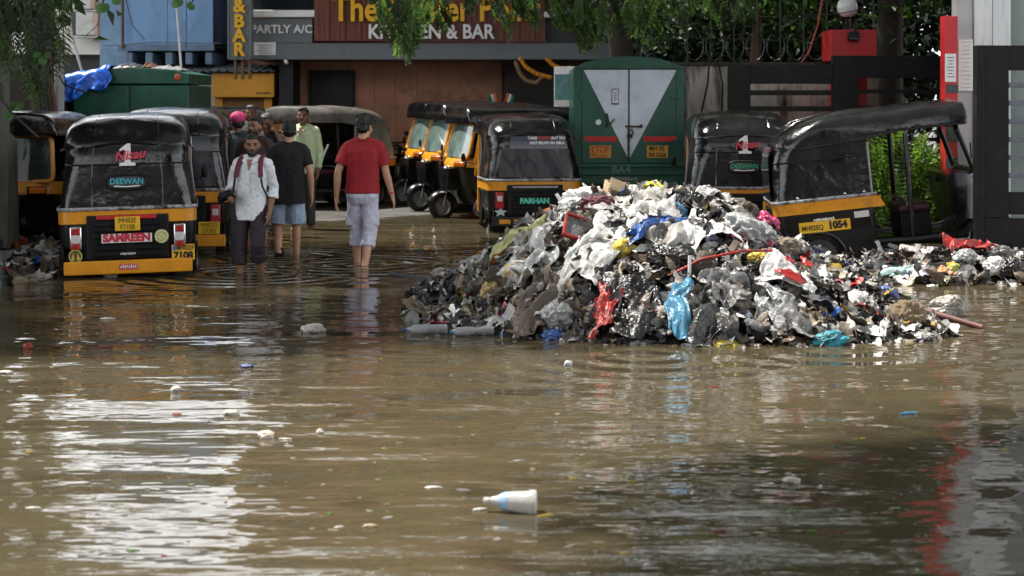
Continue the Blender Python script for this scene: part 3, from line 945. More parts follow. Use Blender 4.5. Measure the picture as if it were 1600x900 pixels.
        arch = [(0.56 * math.sin(a), -1.135 + 0.10 * math.sin(a) ** 4 + 0.01, 1.29 + 0.145 * math.cos(a)) for a in np.linspace(-1.45, 1.45, 19)]
        mb.tube(arch, 0.012, 6)
        mb.build('hood_seam', hood, t)
        # bright beading along the belt
        mb = MB()
        mb.grid([[(p[0] * 1.006, p[1] - 0.006 if p[1] < -0.5 else p[1], z) for p in rrect(0.652, -1.212, -0.10, 0.12, 0.02, z)[6:22]] for z in (0.802, 0.835)])
        bd = mb.build('beading', mat('beading_grey', (0.34, 0.34, 0.36), 0.35, 0.5, 18, dirt=(0.02, 0.02, 0.02), dirt_scale=12, dirt_lo=0.5, dirt_hi=0.6), t)
        sd = bd.modifiers.new('thick', 'SOLIDIFY'); sd.thickness = 0.008; sd.offset = 1
        for s in (-1, 1):
            mb = MB()
            mb.tube([(s * 0.637, -0.165, 0.80), (s * 0.60, -0.155, 1.2), (s * 0.605, -0.15, 1.37)], 0.011, 6)
            mb.build('hood_edge', mat('grey_piping', (0.30, 0.30, 0.32), 0.4), t)
    # pillars
    pm = {'yellow': yellow, 'orange': orange}.get(pil, black_paint)
    for s in (-1, 1):
        MB().tube([(s * 0.59, 0.22, 0.30), (s * 0.585, 0.24, 0.9), (s * 0.57, 0.26, 1.42)], 0.028, 8).build('pillar', pm, t)
    # --- rear face
    if rear:
        if rear_film:
            mb = MB()
            rows = []
            for z, hw, y in ((0.86, 0.50, -1.226), (1.0, 0.49, -1.22), (1.15, 0.47, -1.212), (1.24, 0.46, -1.205)):
                rows.append([(x * hw, y - 0.002 + 0.004 * math.sin(x * 9 + z * 11), z) for x in np.linspace(-1, 1, 13)])
            mb.grid(rows)
            f = mb.build('rear_window', glass2, t)
            rows = []
            for z, hw, y in ((1.242, 0.40, -1.20), (1.33, 0.39, -1.185), (1.41, 0.37, -1.148)):
                rows.append([(0.05 + x * hw, y - 0.012, z) for x in np.linspace(-1, 1, 9)])
            MB().grid(rows).build('upper_film', mat('slate_film', (0.05, 0.055, 0.075), 0.2, 0.15, 3), t)
        else:
            pts = []
            for i in range(28):
                a = 2 * PI * i / 28
                pts.append((0.185 * np.sign(math.cos(a)) * abs(math.cos(a)) ** 0.5, 0.066 * np.sign(math.sin(a)) * abs(math.sin(a)) ** 0.7))
            mb = MB()
            mb.tube([(p[0], -1.213, 1.065 + p[1]) for p in pts + pts[:1]], 0.012, 6)
            wn = mb.build('rear_window', black_metal, t)
            MB().prism([(p[0], 1.065 + p[1]) for p in pts], -1.214, -1.20, 'y').build('pane', glass2, wn, smooth=False)
            if window:
                text(window[0], 0.075, window[1], wn, (0, -1.218, 1.072), FR, bold=0.002, sx=1.0, name='window_sticker')
                MB().tube([(-0.12, -1.217, 1.03), (0, -1.217, 1.022), (0.12, -1.217, 1.03)], 0.006, 5, flat=0.4).build('sticker_underline', white_p, wn)
        ep = MB()
        ep.box2((-0.385, -1.225, 0.335), (0.385, -1.17, 0.755))
        ep = ep.build('engine_panel', black_metal, t, smooth=False, bevel=0.015)
        mb = MB()
        for k in range(6):
            for s in (-1, 1):
                mb.box((s * 0.165, -1.232, 0.375 + k * 0.058), (0.29, 0.03, 0.032), (R(18), 0, 0))
        mb.build('louvre', black_metal, ep, smooth=True, bevel=0.008)
        if red_bar:
            MB().box((-0.01, -1.245, 0.735), (0.56, 0.015, 0.038)).build('reflector_strip', red_p, ep, smooth=False, bevel=0.004)
        for s in (-1, 1):
            tl = MB()
            tl.box((s * 0.485, -1.205, 0.545), (0.115, 0.07, 0.225))
            tl = tl.build('tail_light', chrome if lights == 'chrome' else red_lens, t, bevel=0.014)
            if lights == 'chrome':
                MB().box((s * 0.485, -1.243, 0.608), (0.085, 0.02, 0.06)).build('stop_lens', red_lens, tl, bevel=0.008)
                MB().box((s * 0.485, -1.243, 0.535), (0.085, 0.02, 0.082)).build('indicator_lens', clear_lens, tl, bevel=0.008)
                MB().box((s * 0.485, -1.243, 0.466), (0.085, 0.02, 0.05)).build('lower_lens', red_lens, tl, bevel=0.008)
            else:
                MB().box((s * 0.485, -1.243, 0.57), (0.07, 0.02, 0.075)).build('indicator_lens', clear_lens, tl, bevel=0.008)
        bp = MB().box2((-0.60, -1.262, 0.195), (0.60, -1.20, 0.325)).build('bumper', yellow if bumper == 'yellow' else black_paint, t, smooth=False, bevel=0.012)
        if bumper == 'dots':
            mb = MB()
            for x in (-0.42, -0.22, 0.0, 0.22, 0.42):
                mb.box((x, -1.264, 0.26), (0.15 if x else 0.2, 0.01, 0.06))
            mb.build('bumper_patch', yellow, bp, smooth=False)
        if plate:
            pl = MB().box((0.0 + plate[2], -1.262, plate[3]), (0.235, 0.016, 0.135)).build('number_plate', plate_y, t, smooth=False, bevel=0.006)
            text(plate[0], 0.07, ink, pl, (plate[2], -1.272, plate[3] + 0.031), FR, bold=-0.0005, sx=0.8)
            text(plate[1], 0.07, ink, pl, (plate[2], -1.272, plate[3] - 0.033), FR, bold=-0.0005, sx=0.8)
        if name_text:
            text(name_text, 0.098, name_m or white_p, t, (-0.01, -1.256, 0.535), FR, bold=0.006, name='name_sticker', sx=1.05)
        if big_one:
            one = MB(); one.prism([(-0.075, -0.105), (0.075, -0.105), (0.075, -0.078), (0.032, -0.07), (0.032, 0.11), (0.0, 0.11), (-0.072, 0.055), (-0.072, 0.035), (-0.026, 0.055), (-0.026, -0.07), (-0.075, -0.078)], -0.004, 0.0)
            o1 = one.build('numeral_sticker', white_p, t, smooth=False, loc=(0.01, -1.196, 1.325)); o1.rotation_euler = (R(-9), 0, 0)
            text('Nisau', 0.125, pink_st, t, (0.03, -1.204, 1.32), (R(81), R(-7), 0), bold=0.003, shear=0.35, name='script_sticker')
    # mud flaps and rear wheels
    for s in (-1, 1):
        wheel(t, (s * 0.545, -0.78, 0.20))
    # --- front
    wheel(t, (0, 1.17, 0.20), rim_m=steel)
    mb = MB()
    rows = []
    for a in np.linspace(0.25, PI + 0.15, 15):
        rows.append([(x, 1.17 + (0.255 - 0.05 * (x / 0.1) ** 2) * math.cos(a), 0.20 + (0.25 - 0.05 * (x / 0.1) ** 2) * math.sin(a)) for x in np.linspace(-0.11, 0.11, 7)])
    mb.grid(rows)
    fd = mb.build('mudguard', black_paint, t)
    sd = fd.modifiers.new('thick', 'SOLIDIFY'); sd.thickness = 0.008
    mb = MB()
    for s in (-1, 1):
        mb.tube([(s * 0.075, 1.17, 0.20), (s * 0.075, 1.12, 0.42), (s * 0.03, 1.06, 0.60)], 0.018, 8)
    mb.build('fork', steel, t)
    if front:
        # yellow scuttle below the windscreen, screen frame, glass
        MB().loft([nose(0.60, 0.69, 0.385, 0.80), nose(0.60, 0.69, 0.385, 0.86), nose(0.59, 0.69, 0.34, 0.93)]).build('scuttle', scut or (pm if pil else yellow), t, ang=35)
        for s in (-1, 1):
            ind = MB().box((s * 0.40, 1.01, 0.845), (0.19, 0.06, 0.07), (0, 0, R(-38 * s))).build('indicator', amber, t, bevel=0.012)
            MB().box((s * 0.40, 1.006, 0.845), (0.21, 0.05, 0.088), (0, 0, R(-38 * s))).build('bezel', black_metal, ind, bevel=0.01)
        hl = MB().lathe((0, 1.085, 0.74), (0, 1, 0), [(-0.08, 0.07), (0, 0.09), (0.03, 0.085)], 20).build('headlight', chrome, t)
        MB().lathe((0, 1.115, 0.74), (0, 1, 0), [(0, 0.078), (0.012, 0.06), (0.02, 0.001)], 20).build('lens', clear_lens, hl)
        fy = lambda z: 0.985 - (z - 0.93) * 0.30
        mb = MB()
        corners = [(-0.56, 0.94), (0.56, 0.94), (0.50, 1.44), (-0.50, 1.44)]
        ring = []
        for i in range(4):
            a, b = Vector(corners[i]), Vector(corners[(i + 1) % 4])
            pa, pb = Vector(corners[i - 1]), b
            c0 = a + (pa - a).normalized() * 0.08; c1 = a + (pb - a).normalized() * 0.08
            for k in range(5):
                u = k / 4
                ring.append(c0 * (1 - u) ** 2 + a * 2 * u * (1 - u) + c1 * u * u)
        bow = lambda x: 0.08 * (1 - (x / 0.56) ** 2)
        p3 = [(p.x, fy(p.y) - 0.05 + bow(p.x), p.y) for p in ring]
        ws = MB().tube(p3 + p3[:1], 0.028, 8).build('windscreen', scut or (pm if pil else yellow), t)
        rows = []
        for z in np.linspace(0.945, 1.435, 6):
            hw = 0.555 - (z - 0.94) * 0.12
            rows.append([(x * hw, fy(z) - 0.05 + bow(x * hw), z) for x in np.linspace(-1, 1, 9)])
        MB().grid(rows).build('pane', wind or glass, ws)
        mb = MB().tube([(-0.05, 1.035, 0.95), (0.18, 1.0, 1.22)], 0.008, 5)
        mb.build('wiper', black_metal, ws)
        if shade:
            rows = []
            for k, z in enumerate((1.30, 1.36, 1.42, 1.47)):
                hw = 0.53 - (z - 1.0) * 0.06
                rows.append([(x * hw, fy(z) - 0.03 + bow(x * hw), z) for x in np.linspace(-1, 1, 9)])
            MB().grid(rows).build('sun_strip', shade, ws)
        for s in (-1, 1):
            mr = MB().ell((s * 0.74, 0.93, 1.06), (0.035, 0.02, 0.065)).build('mirror', black_metal, t)
            MB().tube([(s * 0.58, 0.93, 0.96), (s * 0.70, 0.94, 1.0), (s * 0.74, 0.93, 1.04)], 0.008, 6).build('mirror_arm', black_metal, mr)
    # --- inside
    MB().box((0, -0.62, 0.52), (1.12, 0.48, 0.16)).build('bench', seat_m, t, bevel=0.04)
    MB().box((0, -0.98, 0.86), (1.1, 0.12, 0.50), (R(-8), 0, 0)).build('backrest', seat_m, t, bevel=0.04)
    MB().box2((-0.57, -0.18, 0.3), (0.57, -0.15, 0.62)).build('bulkhead', black_metal, t, smooth=False)
    ds = MB().box((0, 0.30, 0.60), (0.80, 0.36, 0.10)).build('driver_seat', seat_m, t, bevel=0.04)
    MB().box2((-0.38, 0.14, 0.30), (0.38, 0.46, 0.548)).build('seat_box', black_metal, ds, smooth=False, bevel=0.01)
    MB().tube([(-0.58, 0.20, 0.66), (-0.4, 0.2, 0.70), (0.4, 0.2, 0.70), (0.58, 0.2, 0.66)], 0.016, 8).build('partition_bar', steel, t)
    MB().box((0, 0.74, 0.76), (1.05, 0.08, 0.16)).build('dashboard', black_metal, t, smooth=False, bevel=0.01)
    mb = MB().tube([(-0.26, 0.56, 0.88), (-0.1, 0.66, 0.84), (0.1, 0.66, 0.84), (0.26, 0.56, 0.88)], 0.016, 8).tube([(0, 0.66, 0.84), (0, 0.82, 0.55)], 0.03, 8)
    mb.build('handlebar', black_metal, t)
    return t


def rear_at(px, D, wheel_z=None):
    return ax(px, D)


def place(px, D, yaw, scale=1.0):
    """origin of an auto whose rear face centre stands at photo column px and distance D"""
    x = ax(px, D)
    c, s = math.cos(yaw), math.sin(yaw)
    ox, oy = x - s * 1.22 * scale, D + c * 1.22 * scale
    return (ox, oy, gz(ox, oy))


A1 = auto('black and yellow auto rickshaw, nearest in the left queue, with number plate MH02E F7108', place(202, 16.3, R(10.5)), R(10.5), seed=1,
          plate=('MH02E', 'F7108', 0.0, 0.672), name_text='SAMREEN', name_m=pink_st, window=('DEEWAN', cyan_p), big_one=True, red_bar=True, roll=R(-1.3), pil='orange')
# extra stickers of the nearest auto
MB().box((-0.01, -1.252, 0.535), (0.47, 0.006, 0.085)).build('sticker_backing', white_p, A1, smooth=False)
sp = MB().box((0.515, -1.222, 0.378), (0.215, 0.012, 0.15)).build('side_plate', plate_y, A1, smooth=False)
text('MH02EF', 0.062, ink, sp, (0.535, -1.229, 0.418), FR, bold=0.001, sx=0.75)
text('7108', 0.095, ink, sp, (0.515, -1.229, 0.345), FR, bold=0.005, sx=0.95)
MB().box((0.435, -1.230, 0.418), (0.035, 0.006, 0.04)).build('flag_mark', blue_st, sp, smooth=False)
rd = MB().lathe((-0.49, -1.215, 0.375), (0, -1, 0), [(0, 0.066), (0.010, 0.066), (0.011, 0.001)], 24).build('round_badge', mat('badge_green', (0.06, 0.09, 0.03), 0.5), A1)
mb = MB()
mb.tube([(-0.49 + 0.058 * math.cos(a), -1.227, 0.375 + 0.058 * math.sin(a)) for a in np.linspace(0, 2 * PI, 25)], 0.005, 5)
for s in (-1, 1):
    mb.prism([(-0.49 + s * 0.012, 0.335), (-0.49 + s * 0.04, 0.345), (-0.49 + s * 0.022, 0.41)], -1.229, -1.226)
mb.build('badge_ring', mat('badge_yellow', (0.55, 0.50, 0.08), 0.5), rd)
MB().prism([(-0.502, 0.40), (-0.478, 0.40), (-0.49, 0.335)], -1.231, -1.227).build('badge_mark', red_p, rd)
mb = MB()
for k in range(8):
    a = PI * k / 8
    d = Vector((math.cos(a), 0, math.sin(a)))
    mb.tube([Vector((0.315, -1.252, 0.54)) - d * 0.06, Vector((0.315, -1.252, 0.54)) + d * 0.06], 0.006, 5)
    for s in (-1, 1):
        mb.ell(Vector((0.315, -1.252, 0.54)) + d * 0.055 * s, (0.013, 0.005, 0.013), nu=8, nv=5)
mb.build('flower_sticker', cream_st, A1)
mb = MB()
for k in range(8):
    mb.box((-0.065 + k * 0.018, -1.25, 0.385 + 0.002 * (k % 2)), (0.011, 0.006, 0.014 + 0.004 * (k % 3)))
mb.build('small_lettering', white_p, A1, smooth=False)
st = MB().box((0.0, -1.265, 0.262), (0.17, 0.006, 0.05)).build('bumper_sticker', pink_st, A1, smooth=False)
mb = MB()
for k in range(8):
    mb.box((-0.068 + k * 0.0195, -1.27, 0.262 + 0.004 * (k % 2)), (0.011, 0.005, 0.024 + 0.006 * (k % 3)))
mb.build('sticker_strokes', white_p, st, smooth=False)
mb = MB()
for s in (-1, 1):
    mb.box2((s * 0.53 - 0.10, -1.03, 0.02), (s * 0.53 + 0.10, -1.015, 0.26))
mb.build('mud_flap', rubber, A1, smooth=False)

auto('auto rickshaw with number plate MH02D U7302, half hidden behind the nearest left one', place(266, 18.75, R(9)), R(9), seed=4,
     plate=('MH02D', 'U7302', 0.42, 0.40), lights='red', rear_film=True, bumper='yellow', pil='orange')
auto('auto rickshaw third in the left queue, mostly hidden behind the MH02D U7302 one', place(289, 21.5, R(7), 0.95), R(7), seed=8, scale=0.95, lights='red', rear_film=True, pil='yellow')
auto('dark auto rickshaw beyond the left queue, its roof showing before the yellow kiosk', (-4.55, 27.6, gz(-4.5, 27)), R(195), seed=9, scale=0.93, shade=orange, pil='yellow')
auto('auto rickshaw facing the street at the far left with a yellow windscreen frame', (-5.58, 19.75, -0.14), R(178), seed=12, pil='yellow', rear=False)
# silver hooded one at the back, nose to the left
auto('silver grey hooded auto rickshaw standing sideways in front of the brown restaurant wall', (-3.02, 27.3, gz(-2.7, 27)), R(142), seed=15, scale=0.93, hood=vinyl_grey, shade=orange, pil=None, rear=True, rear_film=False)
# row on the right, noses to the left
YR = R(70)
for k, (px, D, sc) in enumerate(((690, 24.9, 0.97), (655, 26.25, 0.98), (629, 27.6, 0.98))):
    fx, fyy = ax(px, D), D
    d = Vector((-math.sin(YR), math.cos(YR) * -1))           # nose direction
    yaw = math.atan2(-d.x, d.y)
    ox, oy = fx - d.x * 1.17 * sc, fyy - d.y * 1.17 * sc
    auto(('nearest auto rickshaw of the row parked nose out left of the FARHAN one',
          'middle auto rickshaw of the row of three parked nose out by the brown wall',
          'farthest auto rickshaw of the row parked nose out, next to the motorcycle')[k],
         (ox, oy, gz(ox, oy)), yaw, seed=20 + k, scale=sc, pil=('yellow', 'yellow', 'yellow')[k], rear=False,
         wind=mat('green_glass', (0.13, 0.19, 0.17), 0.06, 0.35, 3, spec=0.8, coat=0.5))
AF = auto('black auto rickshaw with turquoise FARHAN lettering on its rear, beside the green truck', place(836, 22.0, R(8), 0.95), R(8), seed=30, scale=0.95,
          lights='red', rear_film=True, bumper='dots', name_text='FARHAN', name_m=turq_p, pil='yellow', amp=0.022)
text('TAKE', 0.052, white_p, AF, (-0.03, -1.186, 1.385), (R(75), 0, 0), name='sticker_words', bold=0.002)
text('POISON', 0.052, red_p, AF, (0.14, -1.186, 1.385), (R(75), 0, 0), name='sticker_words', bold=0.002)
text('BUT DO', 0.052, white_p, AF, (0.325, -1.186, 1.385), (R(75), 0, 0), name='sticker_words', bold=0.002)
text('NOT BELIVE ON GIRLS', 0.052, white_p, AF, (0.17, -1.205, 1.32), (R(75), 0, 0), name='sticker_words', bold=0.002, sx=0.9)
MB().box((0, -1.243, 0.725), (0.62, 0.012, 0.025)).build('trim_strip', steel, AF, smooth=False)
mb = MB()
star = []
for k in range(10):
    r = 0.07 if k % 2 == 0 else 0.035
    star.append((-0.47 + r * 1.3 * math.sin(k * PI / 5), 0.385 + r * 0.9 * math.cos(k * PI / 5)))
mb.prism(star, -1.222, -1.212)
mb.build('star_sticker', mat('silver_sticker', (0.5, 0.55, 0.58), 0.3), AF, smooth=False)
AR = auto('auto rickshaw behind the rubbish heap with a white 1 and plate MH02E V7736', place(1163, 20.0, R(-3)), R(-3), seed=41,
          plate=('MH02E', 'V7736', 0.33, 0.60), window=('DEEWAN', green_st), big_one=True, lights='red', bumper='yellow', pil='orange')
rows = [[(x * hw, y - 0.016, z) for x in np.linspace(-1, 1, 9)] for z, hw, y in ((1.242, 0.42, -1.185), (1.33, 0.41, -1.142), (1.41, 0.40, -1.085))]
AS = auto('black auto rickshaw standing side on at the right with side plate MH02EQ 1054', (4.12, 18.72, -0.09), R(-94), pitch=R(6.5), seed=55, lights='red', rear_film=True, pil=None, amp=0.022, scut=black_paint)
pl = MB().box((0.655, -0.70, 0.53), (0.012, 0.54, 0.115)).build('number_plate', plate_y, AS, smooth=False)
text('MH02EQ', 0.075, ink, pl, (0.663, -0.83, 0.522), (R(90), 0, R(90)), bold=0.001, sx=0.80)
text('1054', 0.105, ink, pl, (0.663, -0.565, 0.53), (R(90), 0, R(90)), bold=0.006, sx=0.95)
MB().box((0.642, -0.30, 0.615), (0.012, 0.16, 0.07)).build('side_lamp', clear_lens, AS, smooth=False, bevel=0.01)
mb = MB()
for k in range(9):
    mb.box((0.648, -0.80 + k * 0.025, 0.602), (0.006, 0.02, 0.018 + 0.006 * (k % 3)))
mb.build('small_lettering', white_p, AS, smooth=False)
mb = MB()
for y in (-0.95, -0.45, -0.25):
    mb.ell((0.648, y, 0.85), (0.01, 0.016, 0.016), nu=8, nv=5)
mb.build('hood_stud', chrome, AS)

# ------------------------------------------------------------------ green goods carriers
green_p = mat('truck_green', (0.010, 0.085, 0.055), 0.42, 0.3, 3, 0.02, 2.6, coat=0.15, dirt=(0.045, 0.055, 0.04), dirt_scale=4, dirt_lo=0.5, dirt_hi=0.75, rvar=0.1, stretch=(1, 1, 0.45))
tri_w = mat('pale_door_paint', (0.56, 0.62, 0.70), 0.5, 0.12, 3, 0.015, 3, dirt=(0.25, 0.27, 0.28), dirt_scale=2.5, dirt_lo=0.52, dirt_hi=0.85)
YTk = 22.8
Tx0, Tx1 = ax(896, YTk), ax(1069, YTk)
tcx, thw = (Tx0 + Tx1) / 2, (Tx1 - Tx0) / 2
tk = thing('goods_truck', 'green goods truck with a white triangle on its doors and the word STOP', 'truck', (tcx, YTk, 0))
tz = lambda py: az(py, YTk)
txx = lambda px: ax(px, YTk) - tcx
zt, zc = tz(88), tz(107)
arch = [(-thw, tz(290))] + [(-thw, zc - 0.05)] + [(thw * math.sin(a) / math.sin(1.2), zc + (zt - zc) * (math.cos(a) - math.cos(1.2)) / (1 - math.cos(1.2))) for a in np.linspace(-1.2, 1.2, 17)] + [(thw, zc - 0.05), (thw, tz(290))]
MB().prism(arch, 0.03, 1.75).build('box_body', green_p, tk, ang=30)
# gable board and doors
ga = [(p[0], p[1]) for p in arch if p[1] >= zc - 0.001]
MB().prism(ga, -0.01, 0.028).build('gable', green_p, tk, ang=30)
for s in (-1, 1):
    d = MB().box2((s * 0.006, -0.015, tz(255)), (s * (thw - 0.11), 0.026, zc - 0.012)).build('door', green_p, tk, smooth=False, bevel=0.006)
    tri = [(s * 0.012, zc - 0.02), (s * (txx(1057) - 0.0 if s > 0 else -txx(912)), zc - 0.02), (s * 0.012, tz(247))]
    MB().prism(tri, -0.0185, -0.0145).build('triangle_paint', tri_w, d, smooth=False)
    MB().box2((s * 0.20 if s > 0 else -0.60, -0.022, tz(221)), (s * 0.20 + 0.44 if s > 0 else -0.16, -0.0195, tz(213))).build('red_strip', red_p, d, smooth=False)
for s in (-1, 1):
    for hz_ in (0.55, 1.15, 1.75):
        mb = MB().box((s * (thw - 0.13), -0.022, hz_), (0.10, 0.014, 0.05)).tube([(s * (thw - 0.108), -0.026, hz_ - 0.04), (s * (thw - 0.108), -0.026, hz_ + 0.04)], 0.011, 8)
        mb.build('hinge', green_p, tk, smooth=True, bevel=0.003)
    mb = MB().box((s * (thw - 0.05), -0.010, 1.2), (0.03, 0.006, 1.6))
    for q in range(16):
        mb.ell((s * (thw - 0.05), -0.014, 0.42 + q * 0.105), (0.009, 0.006, 0.009), nu=8, nv=5)
    mb.build('rivet_strip', green_p, tk)
    MB().box2((s * (thw - 0.105), -0.012, tz(262)), (s * thw, 0.029, zc - 0.003)).build('corner_post', green_p, tk, smooth=False, bevel=0.006)
mb = MB()
for a, b_ in ((256, 262), (268, 274), (280, 288)):
    mb.box2((-thw - 0.01, -0.03, tz(b_)), (thw + 0.01, 0.029, tz(a)))
mb.box2((-thw, 0.0, tz(288)), (thw, 0.028, tz(255)))
mb.build('tailboard', green_p, tk, smooth=False, bevel=0.01)
mb = MB()
mb.tube([(-0.006, -0.035, tz(196)), (-0.006, -0.035, tz(248))], 0.012, 8).tube([(-0.05, -0.04, tz(197)), (0.17, -0.04, tz(198))], 0.012, 8)
mb.box((0.16, -0.04, tz(197)), (0.035, 0.03, 0.045)).box((0.01, -0.04, tz(212)), (0.07, 0.03, 0.05))
mb.tube([(0.03, -0.04, tz(201)), (0.055, -0.045, tz(208)), (0.02, -0.045, tz(215)), (-0.02, -0.045, tz(209))], 0.012, 6)
mb.build('door_bolt', mat('rusty_iron', (0.05, 0.032, 0.025), 0.6, 0.4, 20, metal=0.4), tk)
mb = MB().tube([(txx(948), -0.03, tz(177)), (txx(950), -0.05, tz(188)), (txx(947), -0.03, tz(199))], 0.014, 6).tube([(txx(960), -0.03, tz(186)), (txx(953), -0.04, tz(194))], 0.009, 6)
mb.build('handle', MATS['rusty_iron'], tk)
MB().lathe((txx(935), -0.012, tz(191)), (0, -1, 0), [(0, 0.038), (0.012, 0.036), (0.013, 0.015), (0.006, 0.001)], 18).build('cap_ring', white_p, tk)
nt_ = MB().box((txx(961), -0.022, tz(151)), (0.095, 0.006, 0.215)).build('permit_sticker', white_p, tk, smooth=False)
mb = MB()
for p in ((0, 0.10, 0.095, 0.016), (0, -0.095, 0.095, 0.025), (-0.042, 0, 0.01, 0.2), (0.042, 0, 0.01, 0.2)):
    mb.box((txx(961) + p[0], -0.027, tz(151) + p[1]), (p[2], 0.004, p[3]))
for k in range(6):
    mb.box((txx(961), -0.027, tz(151) + 0.06 - k * 0.022), (0.05 - 0.01 * (k % 2), 0.004, 0.01))
mb.build('sticker_print', mat('faded_blue_ink', (0.12, 0.16, 0.34), 0.6), nt_, smooth=False)
st = MB().box((txx(938), -0.024, tz(237)), (0.285, 0.008, 0.165)).build('stop_plate', mat('worn_plate', (0.58, 0.30, 0.03), 0.5, 0.25, 9, dirt=(0.3, 0.14, 0.03), dirt_scale=9), tk, smooth=False)
text('S', 0.17, red_p, st, (txx(926), -0.031, tz(237)), FR, bold=0.003, sx=0.7)
text('TOP', 0.125, red_p, st, (txx(941), -0.031, tz(234)), FR, bold=0.002, sx=0.8)
mb = MB()
for k in range(9):
    mb.box((txx(931) + k * 0.017, -0.03, tz(244)), (0.010, 0.004, 0.02 + 0.006 * (k % 3)))
mb.build('small_strokes', red_p, st, smooth=False)
st = MB().box((txx(1027), -0.024, tz(237)), (0.285, 0.008, 0.165)).build('number_plate', MATS['worn_plate'], tk, smooth=False)
text('MH 02', 0.078, ink, st, (txx(1026), -0.031, tz(232)), FR, bold=0.002, sx=0.95)
text('YA 6266', 0.078, ink, st, (txx(1027), -0.031, tz(242)), FR, bold=0.002, sx=0.85)
text('BA4', 0.13, mat('faded_pale_green', (0.10, 0.22, 0.2), 0.6), tk, (txx(970), -0.034, tz(265)), FR, bold=0.003, sx=1.15, ext=0.006)
mb = MB()
for k in range(9):
    mb.box((txx(962) + k * 0.034, -0.034, tz(280) + 0.004 * (k % 2)), (0.022, 0.008, 0.03 + 0.01 * (k % 3)))
    if k < 5:
        mb.box((txx(962) + k * 0.034, -0.034, tz(277)), (0.034, 0.008, 0.006))
mb.build('worn_lettering', mat('faded_white', (0.25, 0.30, 0.28), 0.6), tk, smooth=False)
MB().box2((-thw + 0.1, 0.1, 0.25), (thw - 0.1, 1.75, tz(290) - 0.002)).build('chassis', black_metal, tk, smooth=False)
for s in (-1, 1):
    wheel(tk, (s * (thw - 0.18), 0.55, 0.24), 0.16, 0.29)
    MB().box((s * (thw - 0.14), -0.01, tz(300)), (0.16, 0.05, 0.09)).build('tail_light', red_lens, tk, bevel=0.01)
MB().box2((-thw + 0.15, 1.76, 0.3), (thw - 0.1, 2.2, 1.7)).build('cab', green_p, tk, smooth=False, bevel=0.05)
wheel(tk, (0.0, 2.0, 0.24), 0.14, 0.28)

lb = thing('sign_board', 'white framed board with a faded teal poster hung left of the green truck', 'sign board', (ax(880, 24.6), 24.6, 0), R(-28))
MB().box2((-0.15, 0, az(167, 24.6)), (0.17, 0.12, az(104, 24.6))).build('frame', white_p, lb, smooth=False, bevel=0.006)
ps = MB().box2((-0.13, -0.006, az(156, 24.6)), (0.15, 0.002, az(116, 24.6))).build('poster', mat('teal_poster', (0.07, 0.22, 0.22), 0.5, 0.5, 6, dirt=(0.4, 0.45, 0.42), dirt_scale=7, dirt_lo=0.55, dirt_hi=0.7), lb, smooth=False)
MB().tube([(0.1, 0.1, 0), (0.1, 0.1, az(167, 24.6))], 0.03, 8).build('post', steel, lb)

YL = 24.2
lx0, lx1 = ax(114, YL), ax(295, YL)
lcx, lhw = (lx0 + lx1) / 2, (lx1 - lx0) / 2
lt = thing('goods_truck', 'green box truck at the left with clutter on its peaked roof and a round reflector', 'truck', (lcx, YL, 0))
lz = lambda py: az(py, YL)
lxx = lambda px: ax(px, YL) - lcx
MB().box2((-lhw, 0.02, 0.4), (lhw, 1.8, lz(133))).build('box_body', green_p, lt, smooth=False, bevel=0.012)
gab = [(-lhw, lz(131)), (lhw, lz(131)), (lhw, lz(115)), (lxx(270), lz(109)), (lxx(200), lz(105)), (lxx(175), lz(107)), (-lhw, lz(124))]
MB().prism(gab, -0.02, 1.82).build('roof', green_p, lt, smooth=False, bevel=0.012)
for (a, b_) in ((114, 202), (204, 295)):
    MB().box2((lxx(a) + 0.01, -0.01, 0.5), (lxx(b_) - 0.01, 0.018, lz(134))).build('door', green_p, lt, smooth=False, bevel=0.008)
MB().lathe((lxx(278), -0.02, lz(121)), (0, -1, 0), [(0, 0.05), (0.02, 0.045), (0.03, 0.02)], 18).build('reflector', mat('dull_orange_lens', (0.4, 0.08, 0.03), 0.3), lt)
MB().box2((-lhw + 0.1, 0.1, 0.22), (lhw - 0.1, 1.75, 0.398)).build('chassis', black_metal, lt, smooth=False)
for s in (-1, 1):
    wheel(lt, (s * (lhw - 0.2), 0.5, 0.24), 0.16, 0.29)


def cloth_sheet(name, pts_fn, m, nu=26, nv=18, parent=None, thick=0.004):
    rows = [[pts_fn(i / (nu - 1), j / (nv - 1)) for i in range(nu)] for j in range(nv)]
    o = MB().grid(rows).build(name, m, parent, ang=70)
    if thick:
        sd = o.modifiers.new('thick', 'SOLIDIFY'); sd.thickness = thick
    return o


blue_tarp = mat('blue_tarpaulin', (0.015, 0.11, 0.55), 0.3, 0.2, 8, 0.01, 14, rvar=0.1)


def tarp_fn(u, v):
    px = 100 + (172 - 100) * u
    top = 122 - 14 * u
    x = ax(px, YL - 0.1)
    if v < 0.45:
        q = v / 0.45
        return (x, YL + 1.2 - q * 1.28, az(top - 3, YL) + 0.05 * noise.noise(Vector((u * 4, q * 3, 2))) + 0.02)
    q = (v - 0.45) / 0.55
    drop = (36 - 10 * u + 5 * math.sin(u * 9)) * q
    return (x + 0.03 * math.sin(q * 6 + u * 5), YL - 0.09 - 0.06 * q - 0.035 * math.sin(u * 17 + q * 3) * q - 0.02 * noise.noise(Vector((u * 7, q * 5, 1))), az(top + drop, YL))


tag(cloth_sheet('tarpaulin', tarp_fn, blue_tarp, 34, 26), 'crumpled blue tarpaulin hanging over the left corner of the green box truck', 'tarpaulin')


